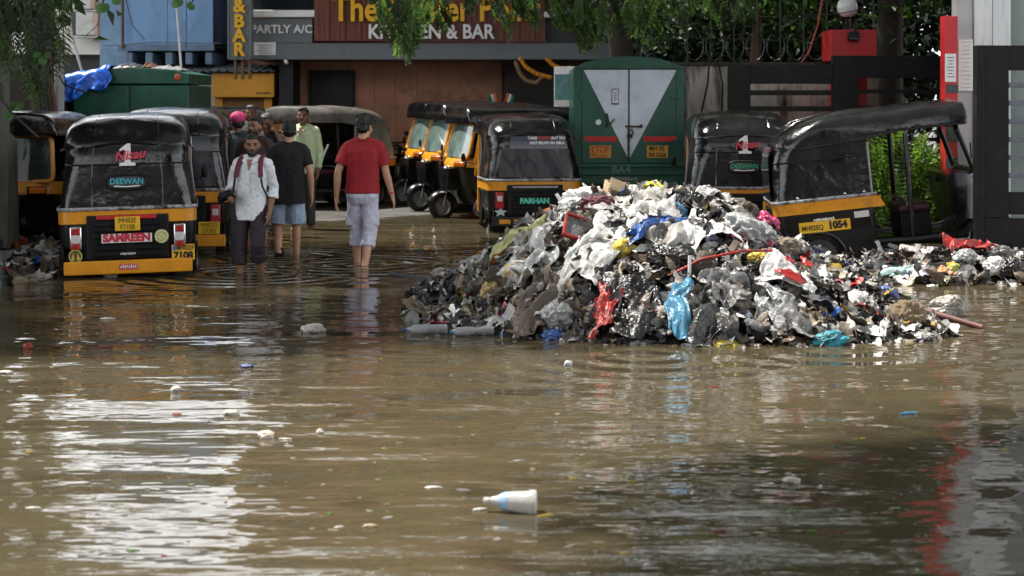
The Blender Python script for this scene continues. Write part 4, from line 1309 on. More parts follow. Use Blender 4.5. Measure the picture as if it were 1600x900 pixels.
def heap_fn(px0, px1, py, h, seed, y0=0.2):
    def f(u, v):
        px = px0 + (px1 - px0) * u
        e = math.sin(PI * u) ** 0.5 * math.sin(PI * min(1, v * 1.0)) ** 0.6
        return (ax(px, YL), YL + y0 + v * 0.8, az(py(u), YL) + h * e * (0.7 + 0.6 * noise.noise(Vector((u * 6, v * 4, seed)))) + 0.01)
    return f


grey_sheet_m = mat('grey_sheet', (0.22, 0.22, 0.23), 0.5, 0.5, 9, 0.008, 18)
dark_sheet_m = mat('dark_sheet', (0.025, 0.026, 0.035), 0.3, 0.4, 9, 0.008, 18)
tag(cloth_sheet('plastic_sheet', heap_fn(172, 216, lambda u: 108 - 2 * u, 0.10, 3, 0.0), dark_sheet_m), 'dark plastic sheet bundled on the roof of the left green truck', 'plastic sheet')
tag(cloth_sheet('plastic_sheet', heap_fn(178, 205, lambda u: 109 - 3 * u, 0.05, 8, -0.02), grey_sheet_m), 'pale grey plastic sheet lying beside the blue tarpaulin on the truck roof', 'plastic sheet')
tag(cloth_sheet('plastic_sheet', heap_fn(235, 282, lambda u: 107 + 4 * u, 0.07, 5, 0.0), grey_sheet_m), 'striped grey sheet crumpled on the right end of the left truck roof', 'plastic sheet')
tag(cloth_sheet('sack', heap_fn(218, 236, lambda u: 106, 0.09, 6, 0.0), mat('rust_sack', (0.12, 0.04, 0.02), 0.7)), 'small rust brown sack on the roof of the left green truck', 'sack')

# ------------------------------------------------------------------ people
skin_a = mat('brown_skin', (0.26, 0.128, 0.075), 0.48, 0.12, 12, spec=0.4)
skin_b = mat('tan_skin', (0.52, 0.30, 0.19), 0.48, 0.1, 12, spec=0.4)
skin_c = mat('dark_skin', (0.17, 0.08, 0.047), 0.48, 0.12, 12, spec=0.4)
hair_m = mat('black_hair', (0.008, 0.007, 0.007), 0.5, 0.4, 60, 0.004, 90)
grey_hair = mat('greying_hair', (0.05, 0.045, 0.04), 0.55, 0.4, 60, 0.004, 90)
eye_m = mat('dark_eye', (0.012, 0.008, 0.006), 0.15, 0.1)
lip_m = mat('lip', (0.16, 0.06, 0.045), 0.5, 0.1)

JOINTS = dict(shL=(-0.172, 0, 1.385), elL=(-0.225, -0.03, 1.11), wrL=(-0.235, 0.05, 0.87), shR=(0.172, 0, 1.385), elR=(0.225, -0.03, 1.11), wrR=(0.235, 0.05, 0.87),
              hipL=(-0.09, 0, 0.90), knL=(-0.10, 0.02, 0.49), anL=(-0.105, -0.02, 0.085), toL=(-0.115, 0.15, 0.03),
              hipR=(0.09, 0, 0.90), knR=(0.10, 0.02, 0.49), anR=(0.105, -0.02, 0.085), toR=(0.115, 0.15, 0.03))


def person(label, loc, yaw, H=1.68, pose=None, skin=None, hair=hair_m, hair_style='short', beard=None, top=None, bottom=None,
           lean=0.0, side=0.0, head_turn=0.0, head_tilt=0.0, width=1.0, fine=True, face=True, gripL=False, gripR=False):
    """figure with +Y as the way it faces; lean bends the trunk forward from the hips"""
    t = thing('person', label, 'person', loc, yaw, None, H / 1.70)
    J = {k: Vector(v) for k, v in JOINTS.items()}
    for k, v in (pose or {}).items():
        J[k] = Vector(v)
    skin = skin or skin_a
    vox = 0.0075 if fine else 0.011

    def L(p):
        p = Vector(p)
        d = max(0.0, p.z - 0.90)
        return Vector((p.x * 1.0 + side * d, p.y + lean * d, p.z - 0.5 * lean * lean * d))

    def ring_loft(mb, st, n=20, sq=0.8):
        rows = []
        for z, rx, ry, cy in st:
            row = []
            for k in range(n):
                a = 2 * PI * k / n
                c, s_ = math.cos(a), math.sin(a)
                row.append(L((rx * np.sign(c) * abs(c) ** sq * width, cy + ry * np.sign(s_) * abs(s_) ** sq, z)))
            rows.append(row)
        mb.loft(rows)
    hc = L((0, 0.02, 1.585))
    HM = Matrix.Rotation(head_turn, 3, 'Z') @ Matrix.Rotation(-head_tilt, 3, 'X')
    hp = lambda p: hc + HM @ (Vector(p) - Vector((0, 0.02, 1.585)))
    body = MB()
    for s in (-1, 1):
        body.cap(L((s * 0.03, -0.015, 1.445)), L((s * 0.155, -0.005, 1.398)), 0.043, 0.043)
    ring_loft(body, [(0.84, 0.12, 0.095, -0.01), (0.92, 0.146, 0.108, -0.01), (1.02, 0.130, 0.095, 0.0), (1.12, 0.132, 0.095, 0.0), (1.25, 0.148, 0.105, 0.0), (1.34, 0.154, 0.102, -0.005), (1.40, 0.13, 0.08, -0.01), (1.445, 0.07, 0.058, -0.01)])
    body.cap(L((0, -0.012, 1.40)), L((0, -0.002, 1.47)), 0.062, 0.054)
    body.cap(L((0, -0.002, 1.47)), hp((0, 0.005, 1.55)), 0.054, 0.054)
    # head
    body.ell(hp((0, 0.012, 1.612)), (0.074, 0.092, 0.092), HM)
    body.ell(hp((0, 0.035, 1.55)), (0.062, 0.068, 0.075), HM)
    body.ell(hp((0, 0.075, 1.502)), (0.034, 0.03, 0.026), HM)
    body.cap(hp((0, 0.098, 1.606)), hp((0, 0.118, 1.562)), 0.010, 0.0165, 8)
    body.cap(hp((-0.016, 0.103, 1.557)), hp((0.016, 0.103, 1.557)), 0.011, 0.011, 8)
    body.cap(hp((-0.035, 0.082, 1.617)), hp((0.035, 0.082, 1.617)), 0.016, 0.016, 8)
    body.cap(hp((-0.020, 0.088, 1.528)), hp((0.020, 0.088, 1.528)), 0.0125, 0.0125, 8)
    for s in (-1, 1):
        body.ell(hp((s * 0.045, 0.062, 1.565)), (0.026, 0.03, 0.026), HM)
        body.ell(hp((s * 0.077, 0.0, 1.578)), (0.012, 0.024, 0.032), HM @ Matrix.Rotation(s * 0.35, 3, 'Z'))
    arms = {}
    for sd in 'LR':
        s = -1 if sd == 'L' else 1
        sh, el, wr = L(J['sh' + sd]), L(J['el' + sd]), L(J['wr' + sd])
        sh = Vector((sh.x * 1.0, sh.y, sh.z))
        arms[sd] = (sh, el, wr)
        body.cap(sh, el, 0.049, 0.040)
        m_ = el.lerp(wr, 0.3)
        body.cap(el, m_, 0.040, 0.041); body.cap(m_, wr, 0.041, 0.026)
        d = (wr - el).normalized()
        grip = gripL if sd == 'L' else gripR
        # palm: knuckles run fore-aft when the arm hangs
        f = Vector((0, 1, 0)); f = (f - d * f.dot(d)).normalized()
        inn = d.cross(f) * (1 if sd == 'L' else -1)      # towards the body
        if inn.x * s > 0:
            inn = -inn
        pm_ = wr + d * 0.052
        M = Matrix((f, inn, d)).transposed()
        body.ell(pm_, (0.040, 0.018, 0.056), M)
        body.cap(wr, wr + d * 0.03, 0.025, 0.024, 10)
        for q, off in enumerate((-0.030, -0.010, 0.010, 0.030)):
            ln = (0.062, 0.074, 0.080, 0.070)[q]
            a = pm_ + d * 0.040 + f * off
            cu = 0.55 if not grip else 1.5
            k1 = a + (d * math.cos(cu * 0.5) + inn * math.sin(cu * 0.5)) * ln * 0.55 + f * off * 0.18
            k2 = k1 + (d * math.cos(cu * 1.2) + inn * math.sin(cu * 1.2)) * ln * 0.5
            body.cap(a - d * 0.015, k1, 0.0092, 0.0085, 8); body.cap(k1, k2, 0.0085, 0.0072, 8)
        a = wr + d * 0.022 + f * 0.026
        k1 = a + (d * 0.65 + f * 0.6 + inn * 0.25).normalized() * 0.042
        k2 = k1 + (d * 0.9 + f * 0.1 + inn * 0.35).normalized() * 0.034
        body.cap(a, k1, 0.0125, 0.010, 8); body.cap(k1, k2, 0.010, 0.008, 8)
    for sd in 'LR':
        hip, kn, an, to = (J[k + sd] for k in ('hip', 'kn', 'an', 'to'))
        body.cap(hip, kn, 0.082, 0.054)
        cm = kn.lerp(an, 0.32) + Vector((0, -0.012, 0))
        body.cap(kn, cm, 0.052, 0.053); body.cap(cm, an, 0.053, 0.034)
        body.cap(an + Vector((0, -0.015, -0.03)), to, 0.036, 0.026)
        body.cap(an + Vector((0, -0.02, -0.045)), an, 0.032, 0.034)
    b = remeshed(body, 'body', skin, t, vox, 3)
    # face marks and hair
    if face:
        for s in (-1, 1):
            e = MB(); e.ell(hp((s * 0.032, 0.0945, 1.594)), (0.0145, 0.009, 0.0075), HM, 10, 6)
            e.build('eye', eye_m, t)
            e = MB(); e.tube([hp((s * 0.014, 0.1015, 1.612)), hp((s * 0.032, 0.100, 1.618)), hp((s * 0.052, 0.086, 1.611))], [0.005, 0.0062, 0.004], 6)
            e.build('eyebrow', hair, t)
        e = MB(); e.ell(hp((0, 0.0975, 1.5275)), (0.023, 0.006, 0.0075), HM, 12, 6); e.build('lips', lip_m, t)
        if beard:
            e = MB()
            if beard in ('full', 'short'):
                e.ell(hp((0, 0.036, 1.508)), (0.0605, 0.067, 0.044), HM)
                for p in ((-0.022, 0.0945, 1.5425), (0.022, 0.0945, 1.5425)):
                    e.cap(hp((0, 0.107, 1.544)), hp((p[0] * 1.2, p[1], p[2] - 0.008)), 0.0085, 0.007, 8)
                e.ell(hp((0, 0.087, 1.500)), (0.030, 0.023, 0.023), HM)
                for s in (-1, 1):
                    e.cap(hp((s * 0.042, 0.076, 1.520)), hp((s * 0.066, 0.022, 1.565)), 0.015, 0.012, 8)
            else:
                e.cap(hp((0, 0.104, 1.5435)), hp((-0.028, 0.094, 1.537)), 0.0075, 0.005, 8)
                e.cap(hp((0, 0.104, 1.5435)), hp((0.028, 0.094, 1.537)), 0.0075, 0.005, 8)
            e = remeshed(e, 'beard', hair, t, 0.006, 1)
    if hair_style != 'none':
        e = MB()
        if hair_style == 'crop':
            e.ell(hp((0, -0.010, 1.632)), (0.0785, 0.088, 0.080), HM)
            e.ell(hp((0, 0.035, 1.672)), (0.064, 0.062, 0.036), HM)
            e.ell(hp((0, -0.040, 1.580)), (0.069, 0.054, 0.075), HM)
        elif hair_style == 'cap':
            pass
        else:
            e.ell(hp((0, -0.012, 1.632)), (0.083, 0.092, 0.088), HM)
            e.ell(hp((0, 0.035, 1.682)), (0.066, 0.062, 0.036), HM)
            e.ell(hp((0, -0.035, 1.585)), (0.074, 0.062, 0.07), HM)
        if hair_style == 'full':
            e.ell(hp((0, 0.01, 1.685)), (0.082, 0.085, 0.055), HM)
            for k in range(14):
                a = k * 2.4
                e.ell(hp((0.06 * math.cos(a), 0.065 * math.sin(a), 1.70 - 0.02 * (k % 3))), (0.026, 0.026, 0.022), HM, 8, 6)
        if e.v:
            sd_ = hash_seed(label)
            remeshed(e, 'hair', hair, t, 0.007, 1, lambda co: 0.009 * noise.noise(co * 75 + Vector((sd_, 0, 0))) + 0.008 * noise.noise(co * 30))
    # clothes
    fold = lambda amp, k=1.0: (lambda co: amp * (noise.noise(Vector((co.x * 11 * k, co.y * 11 * k, co.z * 4.5 * k)) + Vector((hash_seed(label), 0, 0))) + 0.5 * noise.noise(co * 24 * k)))
    if bottom:
        e = MB()
        wz = 0.985
        ring_loft(e, [(0.78, 0.120, 0.09, -0.012), (0.86, 0.172, 0.130, -0.012), (0.92, 0.173, 0.130, -0.010), (wz, 0.158, 0.118, -0.002)])
        for sd in 'LR':
            hip, kn, an = (J[k + sd] for k in ('hip', 'kn', 'an'))
            ln = bottom.get('len', 'long')
            wd = bottom.get('wide', 1.0)
            if ln == 'shorts':
                end = hip.lerp(kn, 0.93)
                e.tube([hip + Vector((0, 0, 0.02)), hip.lerp(kn, 0.4), end], [0.098 * wd, 0.098 * wd, 0.095 * wd], 16)
                cuff = (hip.lerp(kn, 0.88), end, 0.098 * wd)
            elif ln == 'rolled':
                end = kn.lerp(an, bottom.get('to', 0.35))
                e.tube([hip + Vector((0, 0, 0.02)), hip.lerp(kn, 0.45), kn, end], [0.098 * wd, 0.094 * wd, 0.082 * wd, 0.075 * wd], 16)
                cuff = (end.lerp(kn, 0.3 if bottom.get('to', 0.35) > 0.5 else 0.45), end, 0.084 * wd)
                for q in range(3):
                    c = kn.lerp(end, 0.15 + 0.3 * q)
                    e.tube([c + Vector((0, 0, 0.022)), c, c - Vector((0, 0, 0.022))], [0.074 * wd, 0.086 * wd, 0.074 * wd], 16)
            else:
                end = an + Vector((0, 0, 0.0))
                e.tube([hip + Vector((0, 0, 0.02)), hip.lerp(kn, 0.45), kn, end], [0.097 * wd, 0.090 * wd, 0.072 * wd, 0.062 * wd], 16)
                cuff = None
            if cuff:
                e.tube([cuff[0], cuff[1]], [cuff[2], cuff[2]], 16)
        for pk in bottom.get('pockets', []):
            e.box(pk[0], pk[1])
        remeshed(e, bottom.get('name', 'trousers'), bottom['mat'], t, vox, 2, fold(bottom.get('fold', 0.007)))
    if top:
        e = MB()
        hz = top.get('hem', 0.86)
        gx, gy = top.get('loose', (0.028, 0.03))
        st = [(hz, 0.158 + gx, 0.114 + gy, -0.008), (hz + 0.03, 0.156 + gx, 0.114 + gy, -0.008), (1.0, 0.147 + gx, 0.104 + gy, -0.002), (1.12, 0.145 + gx, 0.102 + gy * 0.9, 0.0), (1.25, 0.156 + gx * 0.7, 0.112 + gy * 0.6, 0.0), (1.34, 0.160 + gx * 0.5, 0.110 + gy * 0.4, -0.005), (1.39, 0.155, 0.100, -0.01), (1.435, 0.096, 0.076, -0.012), (1.450, 0.078, 0.067, -0.012)]
        ring_loft(e, st)
        for sd in 'LR':
            sh, el, wr = arms[sd]
            s = -1 if sd == 'L' else 1
            i0 = Vector((sh.x - s * 0.06, sh.y, sh.z - 0.02))
            if top.get('sleeve', 'short') == 'short':
                e.tube([i0, sh.lerp(el, 0.12), sh.lerp(el, 0.70)], [0.066, 0.069, 0.070], 16)
            elif top['sleeve'] == 'rolled':
                q = el.lerp(wr, 0.42)
                e.tube([i0, sh.lerp(el, 0.2), el, q], [0.066, 0.066, 0.055, 0.055], 16)
                e.tube([el.lerp(wr, 0.24), el.lerp(wr, 0.44)], [0.060, 0.066], 16)
            else:
                q = el.lerp(wr, 0.97)
                e.tube([i0, sh.lerp(el, 0.2), el, q], [0.066, 0.066, 0.054, 0.043], 16)
            e.cap(L((s * 0.05, -0.015, 1.425)), sh + Vector((-s * 0.012, 0, -0.002)), 0.066, 0.070)
        remeshed(e, top.get('name', 'shirt'), top['mat'], t, vox, 2, fold(top.get('fold', 0.007), top.get('fk', 1.0)))
        if top.get('collar'):
            e = MB()
            for s in (-1, 1):
                e.prism([(0, 0), (0.075, 0.018), (0.06, 0.062), (0.004, 0.05)], 0, 0.006, 'y')
                break
            e = MB()
            pts = [L((0.078 * math.sin(a), -0.012 - 0.070 * math.cos(a), 1.452 + 0.012 * math.cos(a))) for a in np.linspace(-2.45, 2.45, 17)]
            e.tube(pts, 0.021, 8, flat=0.35, up=(0, 1, 0.2))
            for s in (-1, 1):
                a, b_, c = L((s * 0.050, 0.050, 1.452)), L((s * 0.095, 0.082, 1.418)), L((s * 0.030, 0.112, 1.385))
                d = L((s * 0.012, 0.085, 1.425))
                off = Vector((0, 0.010, 0.004))
                e.add([a, b_, c, d, a + off, b_ + off, c + off, d + off], [(0, 1, 2, 3), (4, 5, 6, 7), (0, 1, 5, 4), (1, 2, 6, 5), (2, 3, 7, 6), (3, 0, 4, 7)])
            e.build('collar', top['mat'], t, ang=30)
            # open neck: a wedge of skin below the collar
            e = MB(); a, b_, c = L((-0.034, 0.096, 1.435)), L((0.034, 0.096, 1.435)), L((0.004, 0.146, 1.318))
            e.add([a, b_, c, a - Vector((0, 0.02, 0)), b_ - Vector((0, 0.02, 0)), c - Vector((0, 0.03, 0))], [(0, 1, 2), (3, 4, 5), (0, 1, 4, 3), (1, 2, 5, 4), (2, 0, 3, 5)])
            e.build('open_neck', skin, t)
            e = MB()
            e.tube([L((0.004, 0.150, 1.32)), L((0.0, 0.158, 1.2)), L((0.0, 0.145, 1.06)), L((-0.002, 0.150, 0.93))], 0.017, 6, flat=0.25, up=(0, 1, 0))
            e.build('placket', top['mat'], t)
        else:
            e = MB()
            e.tube([L((0.080 * math.sin(a), -0.012 + 0.070 * math.cos(a), 1.447 - 0.014 * math.cos(a))) for a in np.linspace(0, 2 * PI, 25)], 0.010, 8)
            e.build('neckband', top['mat'], t)
    return t, L


def hash_seed(s):
    return float(sum(ord(c) * (i % 7 + 1) for i, c in enumerate(s)) % 97)


shirt_pale = mat('pale_patterned_shirt', (0.76, 0.80, 0.84), 0.75, 0.1, 10, 0.003, 25, dirt=(0.34, 0.41, 0.50), dirt_scale=34, dirt_lo=0.56, dirt_hi=0.64)
tee_black = mat('black_cotton', (0.011, 0.0115, 0.014), 0.85, 0.25, 8, 0.004, 18)
tee_red = mat('red_cotton', (0.30, 0.010, 0.018), 0.8, 0.2, 7, 0.004, 16)
denim = mat('light_denim', (0.38, 0.50, 0.66), 0.8, 0.22, 9, 0.003, 25, dirt=(0.2, 0.28, 0.40), dirt_scale=6)
lilac = mat('pale_lilac_cotton', (0.56, 0.57, 0.70), 0.8, 0.14, 9, 0.005, 16)
plum = mat('dark_plum_cotton', (0.028, 0.018, 0.025), 0.8, 0.25, 9, 0.005, 16)
green_shirt = mat('pale_green_shirt', (0.46, 0.56, 0.34), 0.8, 0.12, 8, 0.004, 16)
brown_tee = mat('dark_brown_cotton', (0.045, 0.028, 0.028), 0.85, 0.2, 8)
grey_cloth = mat('dark_grey_cotton', (0.035, 0.036, 0.04), 0.85, 0.2, 8)

# man in the pale shirt, walking towards the street
D = 16.75
p_, Lp = person('walking man in pale patterned shirt with maroon backpack straps and rolled dark trousers', (ax(392, D), D, -0.165), R(172), 1.52,
       pose=dict(elL=(-0.235, -0.06, 1.12), wrL=(-0.225, 0.03, 0.86), elR=(0.235, -0.03, 1.12), wrR=(0.19, 0.19, 1.03),
                 hipL=(-0.09, 0.0, 0.90), knL=(-0.105, 0.10, 0.50), anL=(-0.09, -0.10, 0.15), toL=(-0.10, 0.05, 0.06),
                 hipR=(0.09, 0, 0.90), knR=(0.105, 0.06, 0.48), anR=(0.115, 0.05, 0.085), toR=(0.125, 0.22, 0.03)),
       skin=skin_a, hair_style='crop', beard='short', top=dict(mat=shirt_pale, sleeve='rolled', hem=0.765, collar=True, fold=0.009, loose=(0.02, 0.026)),
       bottom=dict(mat=plum, len='rolled', to=0.50, fold=0.010, wide=0.95), lean=0.12, side=-0.07, head_turn=R(14), head_tilt=R(4), gripR=True)
bpk = thing('backpack', 'backpack with maroon shoulder straps worn by the man in the pale shirt', 'backpack', p_.location, R(172), None, 1.52 / 1.70)
maroon = mat('maroon_webbing', (0.13, 0.012, 0.035), 0.7, 0.2, 12)
for s in (-1, 1):
    pts = [(s * 0.105, -0.17, 1.36), (s * 0.108, -0.10, 1.462), (s * 0.112, -0.02, 1.478), (s * 0.118, 0.075, 1.435), (s * 0.128, 0.128, 1.34), (s * 0.142, 0.145, 1.24)]
    MB().tube([Lp(p) for p in pts], 0.012, 8, flat=2.3, up=(1, 0, 0)).build('strap', maroon, bpk)
    pts = [(s * 0.142, 0.148, 1.25), (s * 0.160, 0.132, 1.14), (s * 0.190, 0.06, 1.04), (s * 0.18, -0.05, 1.0)]
    MB().tube([Lp(p) for p in pts], 0.006, 8, flat=2.0, up=(1, 0, 0)).build('webbing', tee_black, bpk)
MB().ell(Lp((0, -0.21, 1.20)), (0.15, 0.085, 0.20)).build('bag', tee_black, bpk)
hb = thing('folded_umbrella', 'dark folded bundle held in the hand of the man in the pale shirt', 'bundle', p_.location, R(172), None, 1.52 / 1.70)
mb = MB()
c = Lp((0.19, 0.26, 1.03))
mb.tube([c + Vector((0.09, -0.02, -0.05)), c + Vector((0.05, 0, 0.0)), c + Vector((-0.02, 0.01, 0.03)), c + Vector((-0.07, 0.02, 0.045))], [0.035, 0.058, 0.05, 0.018], 12)
remeshed(mb, 'bundle', black_metal, hb, 0.008, 1, lambda co: 0.010 * noise.noise(co * 30))

D = 18.7
person('man in black t shirt and light denim shorts wading away from the street', (ax(450, D), D, -0.14), R(4), 1.59,
       pose=dict(elL=(-0.25, -0.03, 1.12), wrL=(-0.235, 0.05, 0.87), elR=(0.255, -0.04, 1.12), wrR=(0.275, 0.02, 0.86),
                 hipR=(0.09, 0, 0.90), knR=(0.10, 0.04, 0.49), anR=(0.095, 0.03, 0.085), toR=(0.105, 0.2, 0.03),
                 hipL=(-0.09, 0, 0.90), knL=(-0.115, 0.07, 0.50), anL=(-0.10, -0.10, 0.16), toL=(-0.105, 0.03, 0.06)),
       skin=skin_b, hair_style='full', face=False, top=dict(mat=tee_black, sleeve='short', hem=0.755, loose=(0.045, 0.04), fold=0.008, name='t_shirt'),
       bottom=dict(mat=denim, len='shorts', wide=1.08, name='shorts'), head_tilt=R(8), width=1.0, lean=0.04, side=0.02)
fs = thing('sandal', 'black sandal on the lifted foot of the man in denim shorts', 'sandal', (ax(437, 18.6), 18.58, 0.02), R(4))
MB().prism([(-0.12, -0.02), (0.13, -0.03), (0.14, 0.0), (-0.12, 0.022)], -0.045, 0.045, 'x').build('sole', black_metal, fs, bevel=0.008)
MB().tube([(-0.045, 0.04, 0.0), (-0.02, 0.03, 0.055), (0.02, 0.03, 0.055), (0.045, 0.04, 0.0)], 0.014, 8).build('strap', black_metal, fs)

D = 17.65
person('man in red t shirt and rolled pale lilac cargo trousers wading away', (ax(566, D), D, -0.15), R(-6), 1.67,
       pose=dict(elL=(-0.255, -0.05, 1.12), wrL=(-0.27, -0.02, 0.86), elR=(0.245, 0.02, 1.11), wrR=(0.30, 0.11, 0.87),
                 hipL=(-0.082, 0.0, 0.90), knL=(-0.088, 0.12, 0.50), anL=(-0.075, 0.12, 0.09), toL=(-0.085, 0.28, 0.05), hipR=(0.088, 0, 0.90), knR=(0.075, 0.02, 0.49), anR=(0.055, -0.18, 0.10), toR=(0.06, -0.03, 0.03)),
       skin=skin_b, hair_style='full', face=False, top=dict(mat=tee_red, sleeve='short', hem=0.895, fold=0.009, fk=0.8, loose=(0.03, 0.03), name='t_shirt'),
       bottom=dict(mat=lilac, len='rolled', to=0.40, wide=0.93, fold=0.011, pockets=[((0.145, 0.02, 0.63), (0.05, 0.11, 0.14)), ((-0.150, 0.06, 0.63), (0.05, 0.11, 0.14))]),
       head_turn=R(-14), head_tilt=R(6), side=0.03)
wb = thing('wristband', 'red thread band round the right wrist of the man in red', 'wristband', (ax(566, D), D, -0.15), R(-6), None, 1.67 / 1.7)
MB().tube([Vector((0.293, 0.10, 0.90)) + Vector((0.034 * math.cos(a), 0.034 * math.sin(a), 0.004 * math.cos(a))) for a in np.linspace(0, 2 * PI, 17)], 0.007, 6).build('band', red_p, wb)

D = 22.6
person('man in pale green shirt standing behind the one in black', (ax(474, D), D, gz(-2.7, D)), R(168), 1.63, skin=skin_c, beard='moustache',
       top=dict(mat=green_shirt, sleeve='long', hem=0.80, collar=True), bottom=dict(mat=grey_cloth, len='long'), fine=False, head_turn=R(10))
D = 19.9
person('bearded man in dark brown t shirt just behind the man in the pale shirt', (ax(399, D), D, -0.11), R(165), 1.60, skin=skin_a, beard='full',
       top=dict(mat=brown_tee, sleeve='short', hem=0.84, name='t_shirt'), bottom=dict(mat=grey_cloth, len='rolled'), fine=False, head_turn=R(-12), head_tilt=R(-3))
D = 21.4
person('man in black t shirt holding a phone to his ear', (ax(417, D), D, -0.08), R(172), 1.60, skin=skin_c, hair=grey_hair, beard='moustache',
       pose=dict(elL=(-0.30, 0.10, 1.16), wrL=(-0.155, 0.09, 1.45)),
       top=dict(mat=tee_black, sleeve='short', hem=0.84, name='t_shirt'), bottom=dict(mat=grey_cloth, len='rolled'), fine=False, head_tilt=R(16))
D = 20.9
person('person in pink head covering facing away behind the walking man', (ax(372, D), D, -0.09), R(15), 1.62, skin=skin_c, hair_style='short', face=False,
       top=dict(mat=grey_cloth, sleeve='short', hem=0.84), bottom=dict(mat=grey_cloth, len='long'), fine=False)
cp = thing('cap', 'bright pink cap on the person facing away behind the walking man', 'cap', (ax(372, D), D, -0.09), R(15), None, 1.62 / 1.70)
mb = MB()
mb.ell((0, -0.005, 1.655), (0.105, 0.118, 0.085))
remeshed(mb, 'crown', mat('pink_cloth', (0.62, 0.05, 0.20), 0.6, 0.25, 40), cp, 0.01, 1, lambda co: 0.004 * noise.noise(co * 30))
D = 24.2
person('man in dark shirt standing in front of the yellow kiosk', (ax(392, D), D, gz(-3.6, D)), R(175), 1.62, skin=skin_c, hair=grey_hair, beard='moustache',
       top=dict(mat=grey_cloth, sleeve='short', hem=0.84), bottom=dict(mat=grey_cloth, len='long'), fine=False, head_turn=R(8))
D = 29.6
person('dim figure standing by the dark door behind the silver hooded auto rickshaw', (ax(500, D), D, gz(-3.3, D)), R(178), 1.60, skin=skin_c,
       top=dict(mat=grey_cloth, sleeve='short', hem=0.84), bottom=dict(mat=grey_cloth, len='long'), fine=False)
person('bald man standing by the brown wall right of the silver hooded auto rickshaw', (ax(577, 29.2), 29.2, gz(-2.4, 29)), R(170), 1.52, skin=skin_b, hair_style='none', beard='moustache', hair=grey_hair,
       top=dict(mat=brown_tee, sleeve='short', hem=0.84), bottom=dict(mat=grey_cloth, len='long'), fine=False)

# ------------------------------------------------------------------ motorcycle beside the row
mc = thing('motorcycle', 'black motorcycle parked nose out left of the row of auto rickshaws', 'motorcycle', (ax(622, 28.9), 28.9, gz(-1.9, 28.6) + 0.02), R(155))
for y in (0.62, -0.62):
    wl = MB()
    for a in np.linspace(0, 2 * PI, 2)[:1]:
        wl.lathe((0, 0, 0), (1, 0, 0), [(-0.03, 0.21), (-0.05, 0.25), (-0.035, 0.285), (0, 0.295), (0.035, 0.285), (0.05, 0.25), (0.03, 0.21)], 30)
    w_ = MB().lathe((0, 0, 0), (1, 0, 0), [(-0.04, 0.235), (-0.05, 0.26), (-0.03, 0.29), (0.03, 0.29), (0.05, 0.26), (0.04, 0.235)], 30)
    # ring tyre without caps
    w_.f = w_.f[:-2]; w_.m = w_.m[:-2]
    w_ = w_.build('wheel', rubber, mc, loc=(0, y, 0.29))
    mb = MB()
    for k in range(6):
        a = PI * k / 3
        mb.tube([(0, 0, 0), (0, 0.24 * math.cos(a), 0.24 * math.sin(a))], 0.013, 6)
    mb.tube([(0, 0.238 * math.cos(a), 0.238 * math.sin(a)) for a in np.linspace(0, 2 * PI, 25)], 0.018, 6)
    mb.lathe((0, 0, 0), (1, 0, 0), [(-0.05, 0.05), (0.05, 0.05)], 14)
    mb.build('rim', steel, w_)
for y in (0.62, -0.62):
    g = MB(); g.grid([[(x, y + 0.325 * math.cos(a), 0.29 + 0.325 * math.sin(a)) for x in (-0.06, 0, 0.06)] for a in np.linspace(0.3, 2.6, 13)])
    g = g.build('mudguard', black_paint if y < 0 else chrome, mc); sd = g.modifiers.new('t', 'SOLIDIFY'); sd.thickness = 0.006
mb = MB()
for s in (-1, 1):
    mb.tube([(s * 0.075, 0.62, 0.29), (s * 0.075, 0.48, 0.72), (s * 0.075, 0.42, 0.86)], 0.02, 8)
mb.build('fork', chrome, mc)
MB().tube([(0.0, 0.43, 0.75), (0, 0.1, 0.60), (0, -0.3, 0.6), (0, -0.62, 0.29)], 0.03, 8).build('frame', black_metal, mc)
MB().ell((0, 0.14, 0.74), (0.13, 0.26, 0.12)).build('tank', black_paint, mc)
MB().tube([(0, -0.05, 0.74), (0, -0.3, 0.74), (0, -0.62, 0.80)], [0.10, 0.12, 0.07], 12, flat=1.0).build('seat', rubber, mc)
MB().box((0, 0.05, 0.42), (0.24, 0.34, 0.28)).build('engine', steel, mc, bevel=0.03)
MB().tube([(0.13, 0.1, 0.32), (0.14, -0.3, 0.28), (0.15, -0.75, 0.34)], [0.025, 0.03, 0.045], 10).build('exhaust', chrome, mc)
MB().tube([(-0.36, 0.26, 0.98), (-0.2, 0.38, 0.96), (0.2, 0.38, 0.96), (0.36, 0.26, 0.98)], 0.015, 8).build('handlebar', black_metal, mc)
hl = MB().lathe((0, 0.46, 0.86), (0, 1, 0), [(-0.08, 0.05), (0, 0.095), (0.03, 0.095), (0.035, 0.08)], 20).build('headlight', black_paint, mc)
MB().lathe((0, 0.492, 0.86), (0, 1, 0), [(0, 0.085), (0.012, 0.06), (0.02, 0.001)], 20).build('lens', clear_lens, hl)
for s in (-1, 1):
    m_ = MB().ell((s * 0.33, 0.3, 1.12), (0.055, 0.015, 0.04)).build('mirror', black_metal, mc)
    MB().tube([(s * 0.28, 0.31, 0.97), (s * 0.33, 0.3, 1.10)], 0.007, 6).build('mirror_arm', black_metal, m_)
    MB().ell((s * 0.14, 0.44, 0.80), (0.03, 0.03, 0.025)).build('indicator', amber, mc)
MB().tube([(-0.2, 0.36, 0.42), (-0.22, 0.34, 0.62), (0, 0.50, 0.58), (0.22, 0.34, 0.62), (0.2, 0.36, 0.42)], 0.014, 8).build('crash_guard', chrome, mc)
he = thing('helmet', 'black helmet resting on the handlebar of the motorcycle', 'helmet', (ax(619, 28.45), 28.45, az(238, 28.45)), R(155))
mb = MB().ell((0, 0, 0), (0.13, 0.15, 0.14))
mb.build('shell', black_paint, he)
